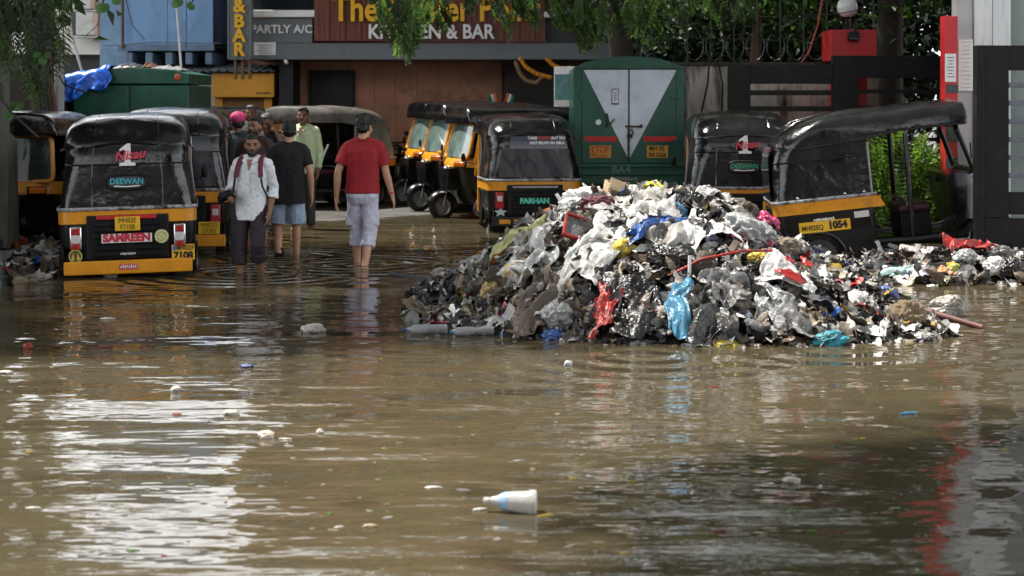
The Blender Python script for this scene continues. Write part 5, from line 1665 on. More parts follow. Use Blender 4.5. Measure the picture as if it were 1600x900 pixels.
MB().ell((0, 0.055, -0.01), (0.115, 0.115, 0.075)).build('visor', glass2, he)

# ------------------------------------------------------------------ rubbish heap
PX = np.array([630, 660, 690, 730, 760, 790, 810, 850, 890, 930, 980, 1030, 1110, 1150, 1185, 1215, 1250, 1290, 1330, 1380, 1420, 1470, 1530.0])
PY = np.array([472, 462, 428, 412, 402, 362, 345, 325, 305, 292, 288, 286, 296, 312, 338, 362, 376, 388, 404, 440, 468, 492, 512.0])
YC0 = 13.4
CX = (PX - 800) / FPX * YC0
CH = EYE - (PY - HOR) / FPX * YC0 - 0.12
FRX = (np.array([600, 640, 720, 830, 950, 1100, 1250, 1400, 1480, 1540]) - 800) / FPX * 12.2
FRY = np.array([13.6, 12.95, 12.55, 12.05, 11.80, 11.66, 11.72, 11.95, 12.4, 12.9])


def heap_h(x, y):
    c = float(np.interp(x, CX, CH, left=-0.2, right=-0.2))
    fy = float(np.interp(x, FRX, FRY))
    bx = max(14.2, min(15.3, 15.3 - abs(x - 1.4) * 0.25))
    yc = YC0 + 0.1
    if y < yc:
        t = (yc - y) / max(0.3, yc - fy)
    else:
        t = (y - yc) / (bx - yc)
    t = max(0.0, t)
    if t > 1.25:
        return -0.25
    g = 1 - t ** 1.7
    lump = 0.10 * noise.noise(Vector((x * 2.2, y * 2.2, 0.3))) + 0.06 * noise.noise(Vector((x * 5.5, y * 5.5, 4.0)))
    base = c * g if c > 0 else c
    return base + lump * min(1, max(0.15, c)) * (0.4 + 0.6 * min(1, t * 1.5)) - (0.02 if t > 1 else 0)


def low_h(cx, cy, rx, ry, h, seed):
    def f(x, y):
        d = math.hypot((x - cx) / rx, (y - cy) / ry)
        return h * (1 - d ** 1.8) + 0.06 * noise.noise(Vector((x * 3, y * 3, seed))) + 0.04 * noise.noise(Vector((x * 8, y * 8, seed)))
    return f


def surf_n(hf, x, y, e=0.05):
    return Vector(((hf(x - e, y) - hf(x + e, y)) / (2 * e), (hf(x, y - e) - hf(x, y + e)) / (2 * e), 1)).normalized()


PAL = [((0.010, 0.010, 0.012), 17), ((0.030, 0.030, 0.033), 13), ((0.07, 0.068, 0.066), 12), ((0.13, 0.125, 0.12), 10), ((0.24, 0.235, 0.225), 12), ((0.42, 0.41, 0.39), 12), ((0.66, 0.66, 0.64), 11),
       ((0.10, 0.072, 0.048), 8), ((0.17, 0.125, 0.085), 8), ((0.30, 0.25, 0.18), 8), ((0.05, 0.035, 0.022), 8), ((0.06, 0.07, 0.12), 2), ((0.03, 0.12, 0.40), 1.0), ((0.42, 0.03, 0.03), 1.0), ((0.55, 0.36, 0.05), 0.9),
       ((0.50, 0.10, 0.18), 0.7), ((0.10, 0.36, 0.40), 0.8), ((0.42, 0.15, 0.03), 0.9), ((0.06, 0.20, 0.10), 0.6), ((0.26, 0.26, 0.12), 1.2), ((0.25, 0.20, 0.32), 0.6)]
PC = [p[0] for p in PAL]
PW = np.array([p[1] for p in PAL]); PW = PW / PW.sum()

trash_m = mat('mixed_rubbish', (1, 1, 1), 0.42, 0.45, 14, 0.0, 35, attr='Col', rvar=0.22, dirt=(0.045, 0.036, 0.027), dirt_scale=7, dirt_lo=0.54, dirt_hi=0.76)


def wrinkle(m):
    """creases of crumpled film: ridged noise at two sizes as relief"""
    t = m.node_tree; N, L = t.nodes.new, t.links.new
    b = t.nodes['Principled BSDF']
    if b.inputs['Normal'].is_linked:
        return m
    co = N('ShaderNodeTexCoord')
    prev = None
    for sc, dist in ((9, 0.018), (26, 0.007)):
        n = N('ShaderNodeTexNoise'); n.inputs['Scale'].default_value = sc; n.inputs['Detail'].default_value = 2; n.inputs['Distortion'].default_value = 1.2
        L(co.outputs['Object'], n.inputs['Vector'])
        a = N('ShaderNodeMath'); a.operation = 'SUBTRACT'; a.inputs[1].default_value = 0.5
        L(n.outputs['Fac'], a.inputs[0])
        c = N('ShaderNodeMath'); c.operation = 'ABSOLUTE'; L(a.outputs[0], c.inputs[0])
        bp = N('ShaderNodeBump'); bp.invert = True; bp.inputs['Distance'].default_value = dist; bp.inputs['Strength'].default_value = 1
        L(c.outputs[0], bp.inputs['Height'])
        if prev:
            L(prev.outputs['Normal'], bp.inputs['Normal'])
        prev = bp
    L(prev.outputs['Normal'], b.inputs['Normal'])
    return m


def plastic(name, col, rough=0.35, dirt=True, **k):
    return wrinkle(mat(name, col, rough, 0.25, 9, 0.0, 22, rvar=0.12, dirt=(0.06, 0.048, 0.036) if dirt else (0.30, 0.28, 0.25), dirt_scale=7, dirt_lo=0.47 if dirt else 0.54, dirt_hi=0.70, **k))


def crumple(nu, nv, w, h, amp, seed, curl=0.3, fold=True):
    """crumpled sheet: rows of points around the origin, lying in x-y"""
    rs = np.random.default_rng(seed)
    ph = rs.uniform(0, 9, 6); fr = rs.uniform(0.6, 2.4, 6); an = rs.uniform(0, PI, 6)
    rows = []
    for j in range(nv):
        row = []
        for i in range(nu):
            u, v = i / (nu - 1) - 0.5, j / (nv - 1) - 0.5
            z = 0
            for q in range(6):
                s = (u * math.cos(an[q]) + v * math.sin(an[q])) * fr[q] * 6 + ph[q]
                z += (abs((s / PI) % 2 - 1) - 0.5) * (0.55 if q < 3 else 0.3)
            z *= amp
            z += curl * (u * u * math.cos(ph[0]) + v * v * math.cos(ph[1]) + u * v * math.cos(ph[2])) * (w + h) * 0.5
            e = 1 + 0.22 * math.sin(ph[3] + 5 * u) * (abs(v) > 0.4) + 0.22 * math.sin(ph[4] + 5 * v) * (abs(u) > 0.4)
            row.append((u * w * e + 0.3 * amp * math.sin(v * 9 + ph[5]), v * h * e + 0.3 * amp * math.sin(u * 9 + ph[1]), z))
        rows.append(row)
    return rows


# a stock of crumpled patches for the mass
STOCK = []
for k in range(36):
    asp = random.uniform(0.35, 1.0)
    STOCK.append(np.array(crumple(6, 6, 1.0, asp, random.uniform(0.12, 0.26), 1000 + k, random.uniform(-1.0, 0.8))).reshape(-1, 3))
IDX = np.array([(j * 6 + i, j * 6 + i + 1, (j + 1) * 6 + i + 1, (j + 1) * 6 + i) for j in range(5) for i in range(5)])


def mass(name, hf, pts, m, smin, smax, label_kind=True, z_off=0.0, seed=5):
    """the uncountable body of the heap: a mound skin plus thousands of crumpled scraps"""
    rs = np.random.default_rng(seed)
    V, F, Cc, n = [], [], [], 0
    for (x, y) in pts:
        z = hf(x, y) + z_off
        if z < -0.06:
            continue
        s = smin + (smax - smin) * rs.random() ** 2.6
        P = STOCK[rs.integers(len(STOCK))] * np.array([s, s, s])
        nrm = surf_n(hf, x, y)
        tilt = Matrix.Rotation(rs.normal(0, 0.55), 3, 'X') @ Matrix.Rotation(rs.normal(0, 0.55), 3, 'Y') @ Matrix.Rotation(rs.uniform(0, 2 * PI), 3, 'Z')
        q = nrm.to_track_quat('Z', 'Y').to_matrix() @ tilt
        z += 0.075 * rs.random()
        P = P @ np.array(q).T + np.array([x, y, z + 0.25 * s * rs.uniform(-0.3, 0.5)])
        V.append(P); F.append(IDX + n); n += len(P)
        c = np.array(PC[rs.choice(len(PC), p=PW)]) * rs.uniform(0.75, 1.25)
        Cc.append(np.tile(c, (len(P), 1)))
    return V, F, Cc, n


def mound(hf, x0, x1, y0, y1, step):
    xs = np.arange(x0, x1, step); ys = np.arange(y0, y1, step)
    V = np.array([(x, y, hf(x, y) - 0.04) for y in ys for x in xs])
    k = len(xs)
    F = np.array([(j * k + i, j * k + i + 1, (j + 1) * k + i + 1, (j + 1) * k + i) for j in range(len(ys) - 1) for i in range(k - 1)])
    C = np.tile(np.array([0.018, 0.016, 0.014]), (len(V), 1))
    return V, F, C


def make_mass(name, hf, box_, count, smin, smax, seed, label):
    wrinkle(trash_m)
    V0, F0, C0 = mound(hf, *box_, 0.06)
    rs = np.random.default_rng(seed)
    pts = [(rs.uniform(box_[0], box_[1]), rs.uniform(box_[2], box_[3])) for _ in range(count)]
    V, F, C, n = mass(name, hf, pts, trash_m, smin, smax, seed=seed + 1)
    V = np.concatenate([V0] + V); F = np.concatenate([F0] + [f + len(V0) for f in F]); C = np.concatenate([C0] + C)
    o = raw(name, V, F, trash_m, cols=C, smooth=True)
    tag(o, label, 'rubbish'); o['kind'] = 'stuff'
    return o


make_mass('rubbish_mass', heap_h, (-1.1, 3.9, 11.4, 15.3), 12500, 0.045, 0.18, 11, 'dark wet mass of small scraps that makes up the big rubbish heap')
low_r = low_h(4.35, 16.5, 1.75, 0.85, 0.19, 2.0)
low_l = low_h(-5.35, 17.1, 0.95, 1.9, 0.17, 5.0)
make_mass('rubbish_mass', low_r, (2.5, 6.4, 15.1, 17.4), 1500, 0.05, 0.20, 21, 'low spread of wet scraps in front of the side on auto rickshaw')
make_mass('rubbish_mass', low_l, (-6.3, -4.32, 15.2, 19.0), 900, 0.06, 0.26, 31, 'low bank of wet scraps beside the left auto rickshaw queue')

# single bags, sheets and cloths lying on the heap
BAGMESH = {}


def bag_bm(seed, w, d, h):
    bm = bmesh.new()
    bmesh.ops.create_icosphere(bm, subdivisions=5 if seed < 200 else 4, radius=1.0)
    s = Vector((seed * 1.7, seed * 0.3, seed))
    for v in bm.verts:
        p = v.co.copy()
        r = 1 + 0.30 * noise.noise(p * 1.4 + s)
        rid = 0
        for q in range(4):
            w_ = p + 0.35 * Vector((noise.noise(p * 2 + s), noise.noise(p * 2 - s), 0))
            rid += (0.35 - abs(noise.noise(w_ * (1.7 * 1.9 ** q) + s * (q + 1)))) * 0.42 / (1.55 ** q)
        v.co = Vector((p.x * w / 2, p.y * d / 2, p.z * h / 2)) * (r + rid - 0.1)
    me = bpy.data.meshes.new('bag')
    bm.to_mesh(me); bm.free()
    me.polygons.foreach_set('use_smooth', [True] * len(me.polygons))
    return me


def hit(hf, px, py):
    for k in range(16):
        p = hit1(hf, px, py + 3 * k)
        if p is not None and p.y < 18.9:
            return p


def hit1(hf, px, py):
    d = Vector(((px - 800) / FPX, 1, -(py - HOR) / FPX))
    t = 11.0
    while t < 19:
        p = Vector((0, 0, EYE)) + d * t
        if p.z <= hf(p.x, p.y) or p.z <= 0:
            return p
        t += 0.02
    return None


def put_bag(name, label, cat, px, py, w, h, m, seed, hf=heap_h, group=None, depth=None, lift=0.02, rot=None):
    """w, h: width and height seen in the photo, in metres"""
    p = hit(hf, px, py)
    if p is None:
        return
    me = bag_bm(seed, w, depth or max(w, h) * 0.8, h)
    me.materials.append(m)
    o = bpy.data.objects.new(name, me); COL.objects.link(o)
    me.name = name
    o.location = p + surf_n(hf, p.x, p.y) * lift
    o.rotation_euler = rot or (random.uniform(-0.3, 0.3), random.uniform(-0.25, 0.25), random.uniform(-0.5, 0.5))
    return tag(o, label, cat, group)


def put_sheet(name, label, cat, px, py, w, h, m, seed, hf=heap_h, ang=0.0, group=None, lift=0.05, amp=0.05, hang=1.0, n=34):
    """a sheet draped over the heap; w across, h down the slope, turned by ang"""
    p = hit(hf, px, py)
    if p is None:
        return
    rows = crumple(n, n, w, h, amp, seed, 0.0)
    ca, sa = math.cos(ang), math.sin(ang)
    out = []
    for r in rows:
        q = []
        for (x, y, z) in r:
            X, Y = x * ca - y * sa, (x * sa + y * ca)
            wx, wy = p.x + X, p.y + Y
            N_ = surf_n(hf, wx, wy)
            z0 = max(hf(wx, wy), -0.01)
            w_ = Vector((wx, wy, z0)) + N_ * (lift + z * 1.0 + 0.03 * noise.noise(Vector((wx * 9, wy * 9, seed))) + 0.03 * (0.3 - abs(noise.noise(Vector((wx * 17, wy * 11, seed + 5))))) + 0.014 * noise.noise(Vector((wx * 40, wy * 30, seed))))
            q.append(w_ - p)
        out.append(q)
    o = MB().grid(out).build(name, m, None, ang=75)
    sd = o.modifiers.new('thick', 'SOLIDIFY'); sd.thickness = 0.004
    o.location = p
    return tag(o, label, cat, group)


white_pl = plastic('white_plastic', (0.54, 0.54, 0.52))
white_cl = plastic('clean_white_plastic', (0.64, 0.64, 0.63), 0.4, dirt=False)
dirty_w = plastic('dirty_white_plastic', (0.36, 0.34, 0.31))
grey_pl = plastic('grey_plastic', (0.17, 0.172, 0.175), 0.36, spec=0.5)
slate_pl = plastic('slate_plastic', (0.34, 0.355, 0.36), 0.36, spec=0.5)
dark_pl = plastic('black_plastic', (0.008, 0.008, 0.010), 0.32, spec=0.5)
char_pl = plastic('charcoal_plastic', (0.030, 0.030, 0.032), 0.36, spec=0.5)
brown_pl = plastic('muddy_brown_cloth', (0.085, 0.062, 0.044), 0.6)
tan_pl = plastic('muddy_tan_cloth', (0.20, 0.155, 0.11), 0.6)
blue_pl = plastic('blue_plastic', (0.018, 0.085, 0.30), 0.3)
sky_pl = plastic('light_blue_plastic', (0.06, 0.22, 0.36), 0.3)
teal_pl = plastic('turquoise_plastic', (0.03, 0.32, 0.42), 0.3)
red_pl = plastic('red_plastic', (0.36, 0.018, 0.016), 0.4)
maroon_pl = plastic('maroon_cloth', (0.10, 0.014, 0.025), 0.7)
pink_pl = plastic('pink_plastic', (0.58, 0.035, 0.17), 0.35)
olive_pl = plastic('olive_plastic', (0.34, 0.34, 0.14), 0.45)
yel_pl = plastic('yellow_plastic', (0.62, 0.46, 0.05), 0.4)
lime_pl = plastic('lime_yellow_plastic', (0.68, 0.66, 0.08), 0.4)
or_pl = plastic('orange_plastic', (0.58, 0.15, 0.02), 0.4)
card = mat('cardboard', (0.42, 0.32, 0.20), 0.8, 0.15, 8, dirt=(0.15, 0.10, 0.06), dirt_scale=5)

S = put_sheet
B = put_bag
B('plastic_bag', 'large clean white plastic bag near the top of the heap, left of the cardboard box', 'plastic bag', 925, 305, 0.46, 0.22, white_cl, 3)
B('plastic_bag', 'small round white bag on the top left shoulder of the heap', 'plastic bag', 898, 318, 0.24, 0.17, white_cl, 5)
B('plastic_bag', 'pale bag resting right behind the yellow scrap at the crest', 'plastic bag', 990, 302, 0.26, 0.14, white_pl, 8)
bx = thing('cardboard_box', 'torn tan cardboard box standing open on the crest of the heap', 'box', hit(heap_h, 966, 306) + Vector((0, 0, 0.04)), R(12), None, 1.0, R(10), R(8))
mb = MB()
mb.box((0, 0.08, 0.0), (0.20, 0.012, 0.15)).box((-0.10, 0, 0.0), (0.012, 0.16, 0.15)).box((0.10, 0, -0.01), (0.012, 0.16, 0.12)).box((0, 0, -0.07), (0.2, 0.16, 0.012))
mb.box((0.0, -0.085, -0.015), (0.2, 0.012, 0.1), (R(12), 0, 0))
mb.build('carton', card, bx, smooth=False)
MB().box((-0.03, -0.10, 0.07), (0.16, 0.10, 0.008), (R(50), R(15), 0)).build('flap', card, bx, smooth=False)
S('plastic_scrap', 'bright lime yellow scrap standing up at the crest of the heap', 'plastic scrap', 1022, 293, 0.13, 0.16, lime_pl, 12, lift=0.09, n=10)
B('plastic_bag', 'pale yellow scrap of plastic lying flat behind the crest, right of the lime one', 'plastic bag', 1048, 304, 0.22, 0.07, lime_pl, 14)
S('plastic_sheet', 'long dirty white sheet trailing down the middle of the heap', 'plastic sheet', 945, 392, 0.36, 0.62, white_pl, 15, ang=R(-38), lift=0.075)
S('plastic_sheet', 'narrow white strip of sheet hanging below the long white one', 'plastic sheet', 884, 450, 0.17, 0.60, white_pl, 16, ang=R(-30), lift=0.075)
S('plastic_sheet', 'white perforated strip on the upper left of the heap below the white bags', 'plastic sheet', 873, 352, 0.15, 0.40, white_pl, 17, ang=R(-22), lift=0.075)
S('plastic_sheet', 'grey muddy sheet draped over the top middle of the heap', 'plastic sheet', 985, 330, 0.52, 0.34, dirty_w, 18, lift=0.09, amp=0.09)
S('plastic_sheet', 'translucent white sheet lying beside the light blue bag at the top', 'plastic sheet', 1018, 338, 0.30, 0.32, white_pl, 19, lift=0.11, amp=0.07)
S('plastic_sheet', 'white sheet with a drooping point on the right middle of the heap', 'plastic sheet', 1084, 372, 0.34, 0.44, white_cl, 20, ang=R(28), lift=0.09)
S('plastic_sheet', 'pale crumpled sheet with dark streaks left of the drooping white sheet', 'plastic sheet', 1052, 385, 0.34, 0.26, dirty_w, 21, lift=0.07, amp=0.08)
S('plastic_sheet', 'twisted dark blue plastic strip across the upper middle of the heap', 'plastic sheet', 1022, 366, 0.42, 0.15, blue_pl, 22, ang=R(32), lift=0.10, amp=0.06)
B('plastic_bag', 'light blue crumpled bag near the top, above the dark blue strip', 'plastic bag', 1046, 336, 0.26, 0.15, sky_pl, 23)
B('plastic_bag', 'bright pink knotted bag on the right shoulder of the heap', 'plastic bag', 1186, 347, 0.24, 0.22, pink_pl, 24, lift=0.05)
B('sack', 'slate grey ribbed sack lying on the right upper slope below the pink bag', 'sack', 1166, 374, 0.46, 0.24, slate_pl, 25, lift=0.05, rot=(0.1, 0.45, 0.2))
B('plastic_bag', 'beige muddy bag at the right shoulder beside the slate sack', 'plastic bag', 1212, 395, 0.34, 0.18, tan_pl, 26)
S('plastic_sheet', 'white and red printed sheet on the right slope of the heap', 'plastic sheet', 1226, 442, 0.32, 0.30, white_cl, 27, ang=R(-15), lift=0.10, amp=0.03)
for k, (qx, qy) in enumerate(((1250, 437), (1226, 455), (1218, 433))):
    S('print_patch', ('red corner print at the right end of the white printed sheet', 'red edge print along the bottom of the white printed sheet', 'small red print on the middle of the white printed sheet')[k], 'print', qx, qy, (0.12, 0.14, 0.06)[k], (0.10, 0.07, 0.05)[k], red_pl, 28 + k, lift=0.145, amp=0.008, n=8)
S('plastic_sheet', 'cream bag skin drooping over a dark hollow at the right end of the heap', 'plastic sheet', 1330, 424, 0.34, 0.30, white_pl, 33, ang=R(20), lift=0.10, amp=0.07)
B('plastic_bag', 'turquoise plastic bag half in the water at the foot of the heap', 'plastic bag', 1290, 535, 0.30, 0.13, teal_pl, 34, lift=0.0, depth=0.2)
B('plastic_bag', 'bright blue plastic bag on the far right slope of the heap', 'plastic bag', 1378, 472, 0.16, 0.15, blue_pl, 35, lift=0.05)
S('cloth', 'red cloth strip hanging at the foot of the heap near the middle', 'cloth', 948, 500, 0.13, 0.34, red_pl, 36, ang=R(-14), lift=0.09, amp=0.04)
S('plastic_sheet', 'light blue plastic strip hanging low on the middle of the heap', 'plastic sheet', 1062, 488, 0.13, 0.36, sky_pl, 37, ang=R(-10), lift=0.09, amp=0.04)
S('plastic_sheet', 'olive yellow sheet with pleats on the left shoulder of the heap', 'plastic sheet', 822, 378, 0.34, 0.24, olive_pl, 38, lift=0.08, amp=0.06)
B('plastic_bag', 'dull yellow bag on the left slope of the heap', 'plastic bag', 812, 436, 0.20, 0.16, plastic('dull_yellow_plastic', (0.42, 0.31, 0.12)), 39, lift=0.05)
B('plastic_bag', 'dull yellow bag lower on the left slope, just above the waterline scraps', 'plastic bag', 775, 462, 0.16, 0.15, MATS['dull_yellow_plastic'], 40, lift=0.05)
S('plastic_sheet', 'grey translucent sheet bulging on the left slope beside the dull yellow bag', 'plastic sheet', 836, 418, 0.32, 0.36, slate_pl, 41, lift=0.09, amp=0.07)
B('cloth', 'dark maroon cloth lump on the upper left of the heap under the white bag', 'cloth', 938, 332, 0.30, 0.14, maroon_pl, 42, lift=0.05)
S('plastic_bag', 'black plastic bag skin folded on the right of the crest', 'plastic bag', 1090, 332, 0.44, 0.24, dark_pl, 43, ang=R(-20), lift=0.09, amp=0.07)
B('plastic_bag', 'pale pink and white packet on the upper middle of the heap', 'packet', 975, 357, 0.20, 0.08, plastic('pale_pink_plastic', (0.62, 0.32, 0.34)), 44)
B('plastic_bag', 'orange bag at the crest beside the grey pipe', 'plastic bag', 1104, 296, 0.13, 0.12, or_pl, 45, lift=0.06)
S('plastic_sheet', 'white bag mouth with a red lining on the right of the crest', 'plastic sheet', 1112, 300, 0.20, 0.14, white_pl, 46, lift=0.10, amp=0.06)
B('net_bundle', 'dark bundle of tangled net on the right of the crest', 'net', 1152, 320, 0.24, 0.16, brown_pl, 47, lift=0.05)
S('plastic_sheet', 'pale grey sheet with pink edge left of the pink bag', 'plastic sheet', 1140, 345, 0.40, 0.22, dirty_w, 48, lift=0.08, amp=0.07)
B('plastic_bag', 'black swollen bag on the middle slope under the white sheet', 'plastic bag', 1050, 410, 0.32, 0.18, dark_pl, 49, lift=0.05)
B('plastic_bag', 'blue crumpled bag in the water at the left foot of the heap', 'plastic bag', 800, 524, 0.16, 0.07, blue_pl, 50, lift=0.0)
B('plastic_bag', 'blue glossy bag at the waterline below the middle left of the heap', 'plastic bag', 868, 527, 0.18, 0.10, blue_pl, 51, lift=0.01)
B('plastic_bag', 'clear grey bag bulging just above the waterline left of the red cloth', 'plastic bag', 872, 503, 0.22, 0.20, slate_pl, 52, lift=0.05)
B('plastic_bag', 'yellow and white packet at the waterline in the middle of the heap', 'packet', 1135, 538, 0.22, 0.07, yel_pl, 53, lift=0.0)
S('plastic_sheet', 'white sheet lying in the water beside the yellow packet', 'plastic sheet', 1108, 541, 0.30, 0.10, white_pl, 54, lift=0.02, amp=0.02)
B('foam_block', 'rough brown foam block at the right foot of the heap', 'foam block', 1408, 509, 0.30, 0.22, mat('brown_foam', (0.17, 0.125, 0.075), 0.9, 0.25, 10, 0.01, 30), 55, lift=0.06, rot=(0.0, -0.35, 0.3))
B('plastic_bag', 'white plastic scraps floating right of the brown foam block', 'plastic bag', 1432, 530, 0.26, 0.08, white_pl, 56, lift=0.0)
B('plastic_bag', 'yellow and blue crumpled packet on the middle slope of the heap', 'packet', 978, 404, 0.17, 0.14, yel_pl, 57, lift=0.08)
B('plastic_bag', 'yellow packet with dark print on the right slope above the red strap', 'packet', 1180, 412, 0.15, 0.08, yel_pl, 58, lift=0.06)
B('plastic_bag', 'orange brown bag on the middle slope of the heap', 'plastic bag', 1033, 405, 0.16, 0.10, or_pl, 59, lift=0.04)
S('plastic_sheet', 'dark glossy bag skin at the foot of the heap below the light blue strip', 'plastic sheet', 1100, 500, 0.36, 0.32, char_pl, 60, lift=0.08, amp=0.07)
S('plastic_sheet', 'grey glossy bag skin low on the right of the heap near the turquoise bag', 'plastic sheet', 1210, 508, 0.40, 0.28, grey_pl, 61, lift=0.08, amp=0.07)
S('plastic_sheet', 'grey glossy crumpled sheet on the right slope under the white printed sheet', 'plastic sheet', 1130, 470, 0.34, 0.30, grey_pl, 62, ang=R(20), lift=0.09, amp=0.07)
S('plastic_sheet', 'pale grey square sheet on the lower right slope', 'plastic sheet', 1205, 486, 0.24, 0.20, slate_pl, 63, ang=R(-30), lift=0.09, amp=0.03)
S('plastic_sheet', 'tattered brown grey sheet hanging left of the foot of the heap', 'plastic sheet', 850, 480, 0.26, 0.50, brown_pl, 64, ang=R(-24), lift=0.08, amp=0.06)
S('plastic_sheet', 'black torn plastic hanging in the middle near the waterline', 'plastic sheet', 985, 490, 0.44, 0.42, dark_pl, 65, lift=0.07, amp=0.08)
B('plastic_bag', 'grey crumpled bag on the outlying left lobe of the heap', 'plastic bag', 745, 418, 0.36, 0.16, slate_pl, 66, lift=0.03)
B('plastic_bag', 'white swollen bag on the left lobe behind the grey one', 'plastic bag', 772, 405, 0.22, 0.16, white_pl, 67, lift=0.05)
S('plastic_sheet', 'grey brown muddy skin of bags on the left lobe at the water', 'plastic sheet', 712, 438, 0.40, 0.30, tan_pl, 68, lift=0.05, amp=0.06)
B('plastic_bag', 'beige clump of wet bags at the left tip of the heap', 'plastic bag', 672, 486, 0.40, 0.08, tan_pl, 69, lift=0.0)
B('plastic_bag', 'pale beige bag at the left rim by the tip of the hose', 'plastic bag', 690, 430, 0.2, 0.1, dirty_w, 70, lift=0.02)
# stiff things in the heap
pp = hit(heap_h, 1120, 306)
t = MB().tube([(-0.16, 0, 0.0), (0.22, 0.02, 0.0)], 0.045, 14).build('pipe', mat('grey_pipe', (0.09, 0.095, 0.09), 0.45), None, loc=pp + Vector((0, 0, 0.03)))
tag(t, 'grey green plastic pipe lying along the crest right of the orange bag', 'pipe')
pp = hit(heap_h, 1056, 298)
t = MB().tube([(0.02, 0, -0.08), (-0.02, 0, 0.05)], 0.026, 12).build('pipe', mat('dull_grey_tube', (0.16, 0.15, 0.14), 0.5), None, loc=pp + Vector((0, 0, 0.04)))
tag(t, 'short grey tube sticking up from the crest of the heap', 'pipe')
pp = hit(heap_h, 882, 322)
t = MB().box((0, 0, 0), (0.028, 0.012, 0.24), (0, R(-33), 0)).build('slat', white_p, None, smooth=False, loc=pp + Vector((0, -0.02, 0.06)))
tag(t, 'thin white slat leaning on the upper left of the heap', 'slat')
pp = hit(heap_h, 1125, 415)
t = MB().tube([(-0.40, -0.06, -0.14), (-0.15, 0.0, -0.02), (0.15, 0.01, 0.04), (0.36, 0, 0.04)], 0.010, 8).build('strap', red_pl, None, loc=pp + Vector((0, -0.14, 0.08)))
tag(t, 'long red strap lying across the right middle of the heap', 'strap')
pp = hit(heap_h, 905, 370)
t = thing('dustpan', 'red rimmed plastic tray broken open on the upper left slope', 'tray', pp + Vector((0, -0.08, 0.06)), R(10), None, 1.0, R(50), R(18))
mb = MB()
mb.box((0, 0.10, 0.01), (0.24, 0.02, 0.04)).box((-0.12, 0, 0.01), (0.02, 0.2, 0.04)).box((0.12, 0, 0.01), (0.02, 0.2, 0.04)).box((0, -0.1, 0.01), (0.24, 0.02, 0.04))
mb.build('rim', red_pl, t, smooth=False, bevel=0.005)
MB().box((0, 0, 0), (0.22, 0.18, 0.01)).build('base', grey_pl, t, smooth=False)
stick_m = mat('stick_wood', (0.16, 0.12, 0.08), 0.8)
for k, (px, py, a, l, lab) in enumerate(((800, 352, 60, 0.26, 'thin twig sticking out of the left shoulder of the heap'), (985, 368, 20, 0.42, 'thin stick lying across the upper middle of the heap'), (968, 352, 85, 0.16, 'short upright stick in front of the maroon cloth'),
                                          (1075, 432, 88, 0.20, 'white straw hanging in the middle of the heap'), (1240, 455, 70, 0.3, 'thin twig leaning on the right slope by the white printed sheet'))):
    pp = hit(heap_h, px, py)
    d = Vector((math.cos(R(a)), 0.1, math.sin(R(a)))) * l / 2
    t = MB().tube([-d, d], 0.008 if k != 3 else 0.012, 6).build('stick', white_p if k == 3 else stick_m, None, loc=pp + Vector((0, -0.10, 0.06)))
    tag(t, lab, 'stick')
a_, b_ = at(1418, 478, 13.0), at(1536, 512, 12.55)
t = MB().tube([a_, b_], [0.028, 0.022], 10).build('plank', mat('reddish_batten', (0.12, 0.045, 0.04), 0.6, 0.3, 8), None)
tag(t, 'reddish wooden batten slanting into the water right of the heap', 'batten')
t = MB().box((0, 0, 0), (0.16, 0.12, 0.10), (0.3, 0.3, 0.2)).build('container', black_metal, None, smooth=False, bevel=0.015, loc=at(1488, 530, 12.2))
tag(t, 'black plastic container lying in the water right of the foam block', 'container')
B('plastic_bag', 'pale rag heaped on the water at the end of the reddish batten', 'plastic bag', 1478, 494, 0.28, 0.18, dirty_w, 71, lift=0.06, hf=lambda x, y: 0.0)

# remaining larger pieces, spread over the slope: one object each
extra = [('crumpled black plastic bag', dark_pl, 24), ('crumpled charcoal plastic bag', char_pl, 20), ('crumpled grey plastic bag', grey_pl, 20), ('crumpled muddy brown cloth', brown_pl, 18), ('crumpled tan cloth', tan_pl, 20), ('crumpled dirty white plastic', dirty_w, 16), ('crumpled white plastic', white_pl, 9), ('crumpled pale grey plastic', slate_pl, 14),
         ('small red plastic scrap', red_pl, 6), ('small blue plastic scrap', blue_pl, 6), ('small yellow plastic scrap', yel_pl, 5), ('small orange plastic scrap', or_pl, 4), ('small turquoise plastic scrap', teal_pl, 4), ('small pink plastic scrap', pink_pl, 4), ('small olive plastic scrap', olive_pl, 4)]
bank = [bag_bm(200 + k, 1.0, 0.85, 0.62) for k in range(10)]
sheets = []
for k in range(12):
    s_ = MB().grid(crumple(13, 13, 1.0, random.uniform(0.5, 0.9), 0.13, 400 + k, -1.1)).build('tmp', [], None, ang=75)
    sheets.append(s_.data); bpy.data.objects.remove(s_)
vmesh = {}
rs = np.random.default_rng(77)
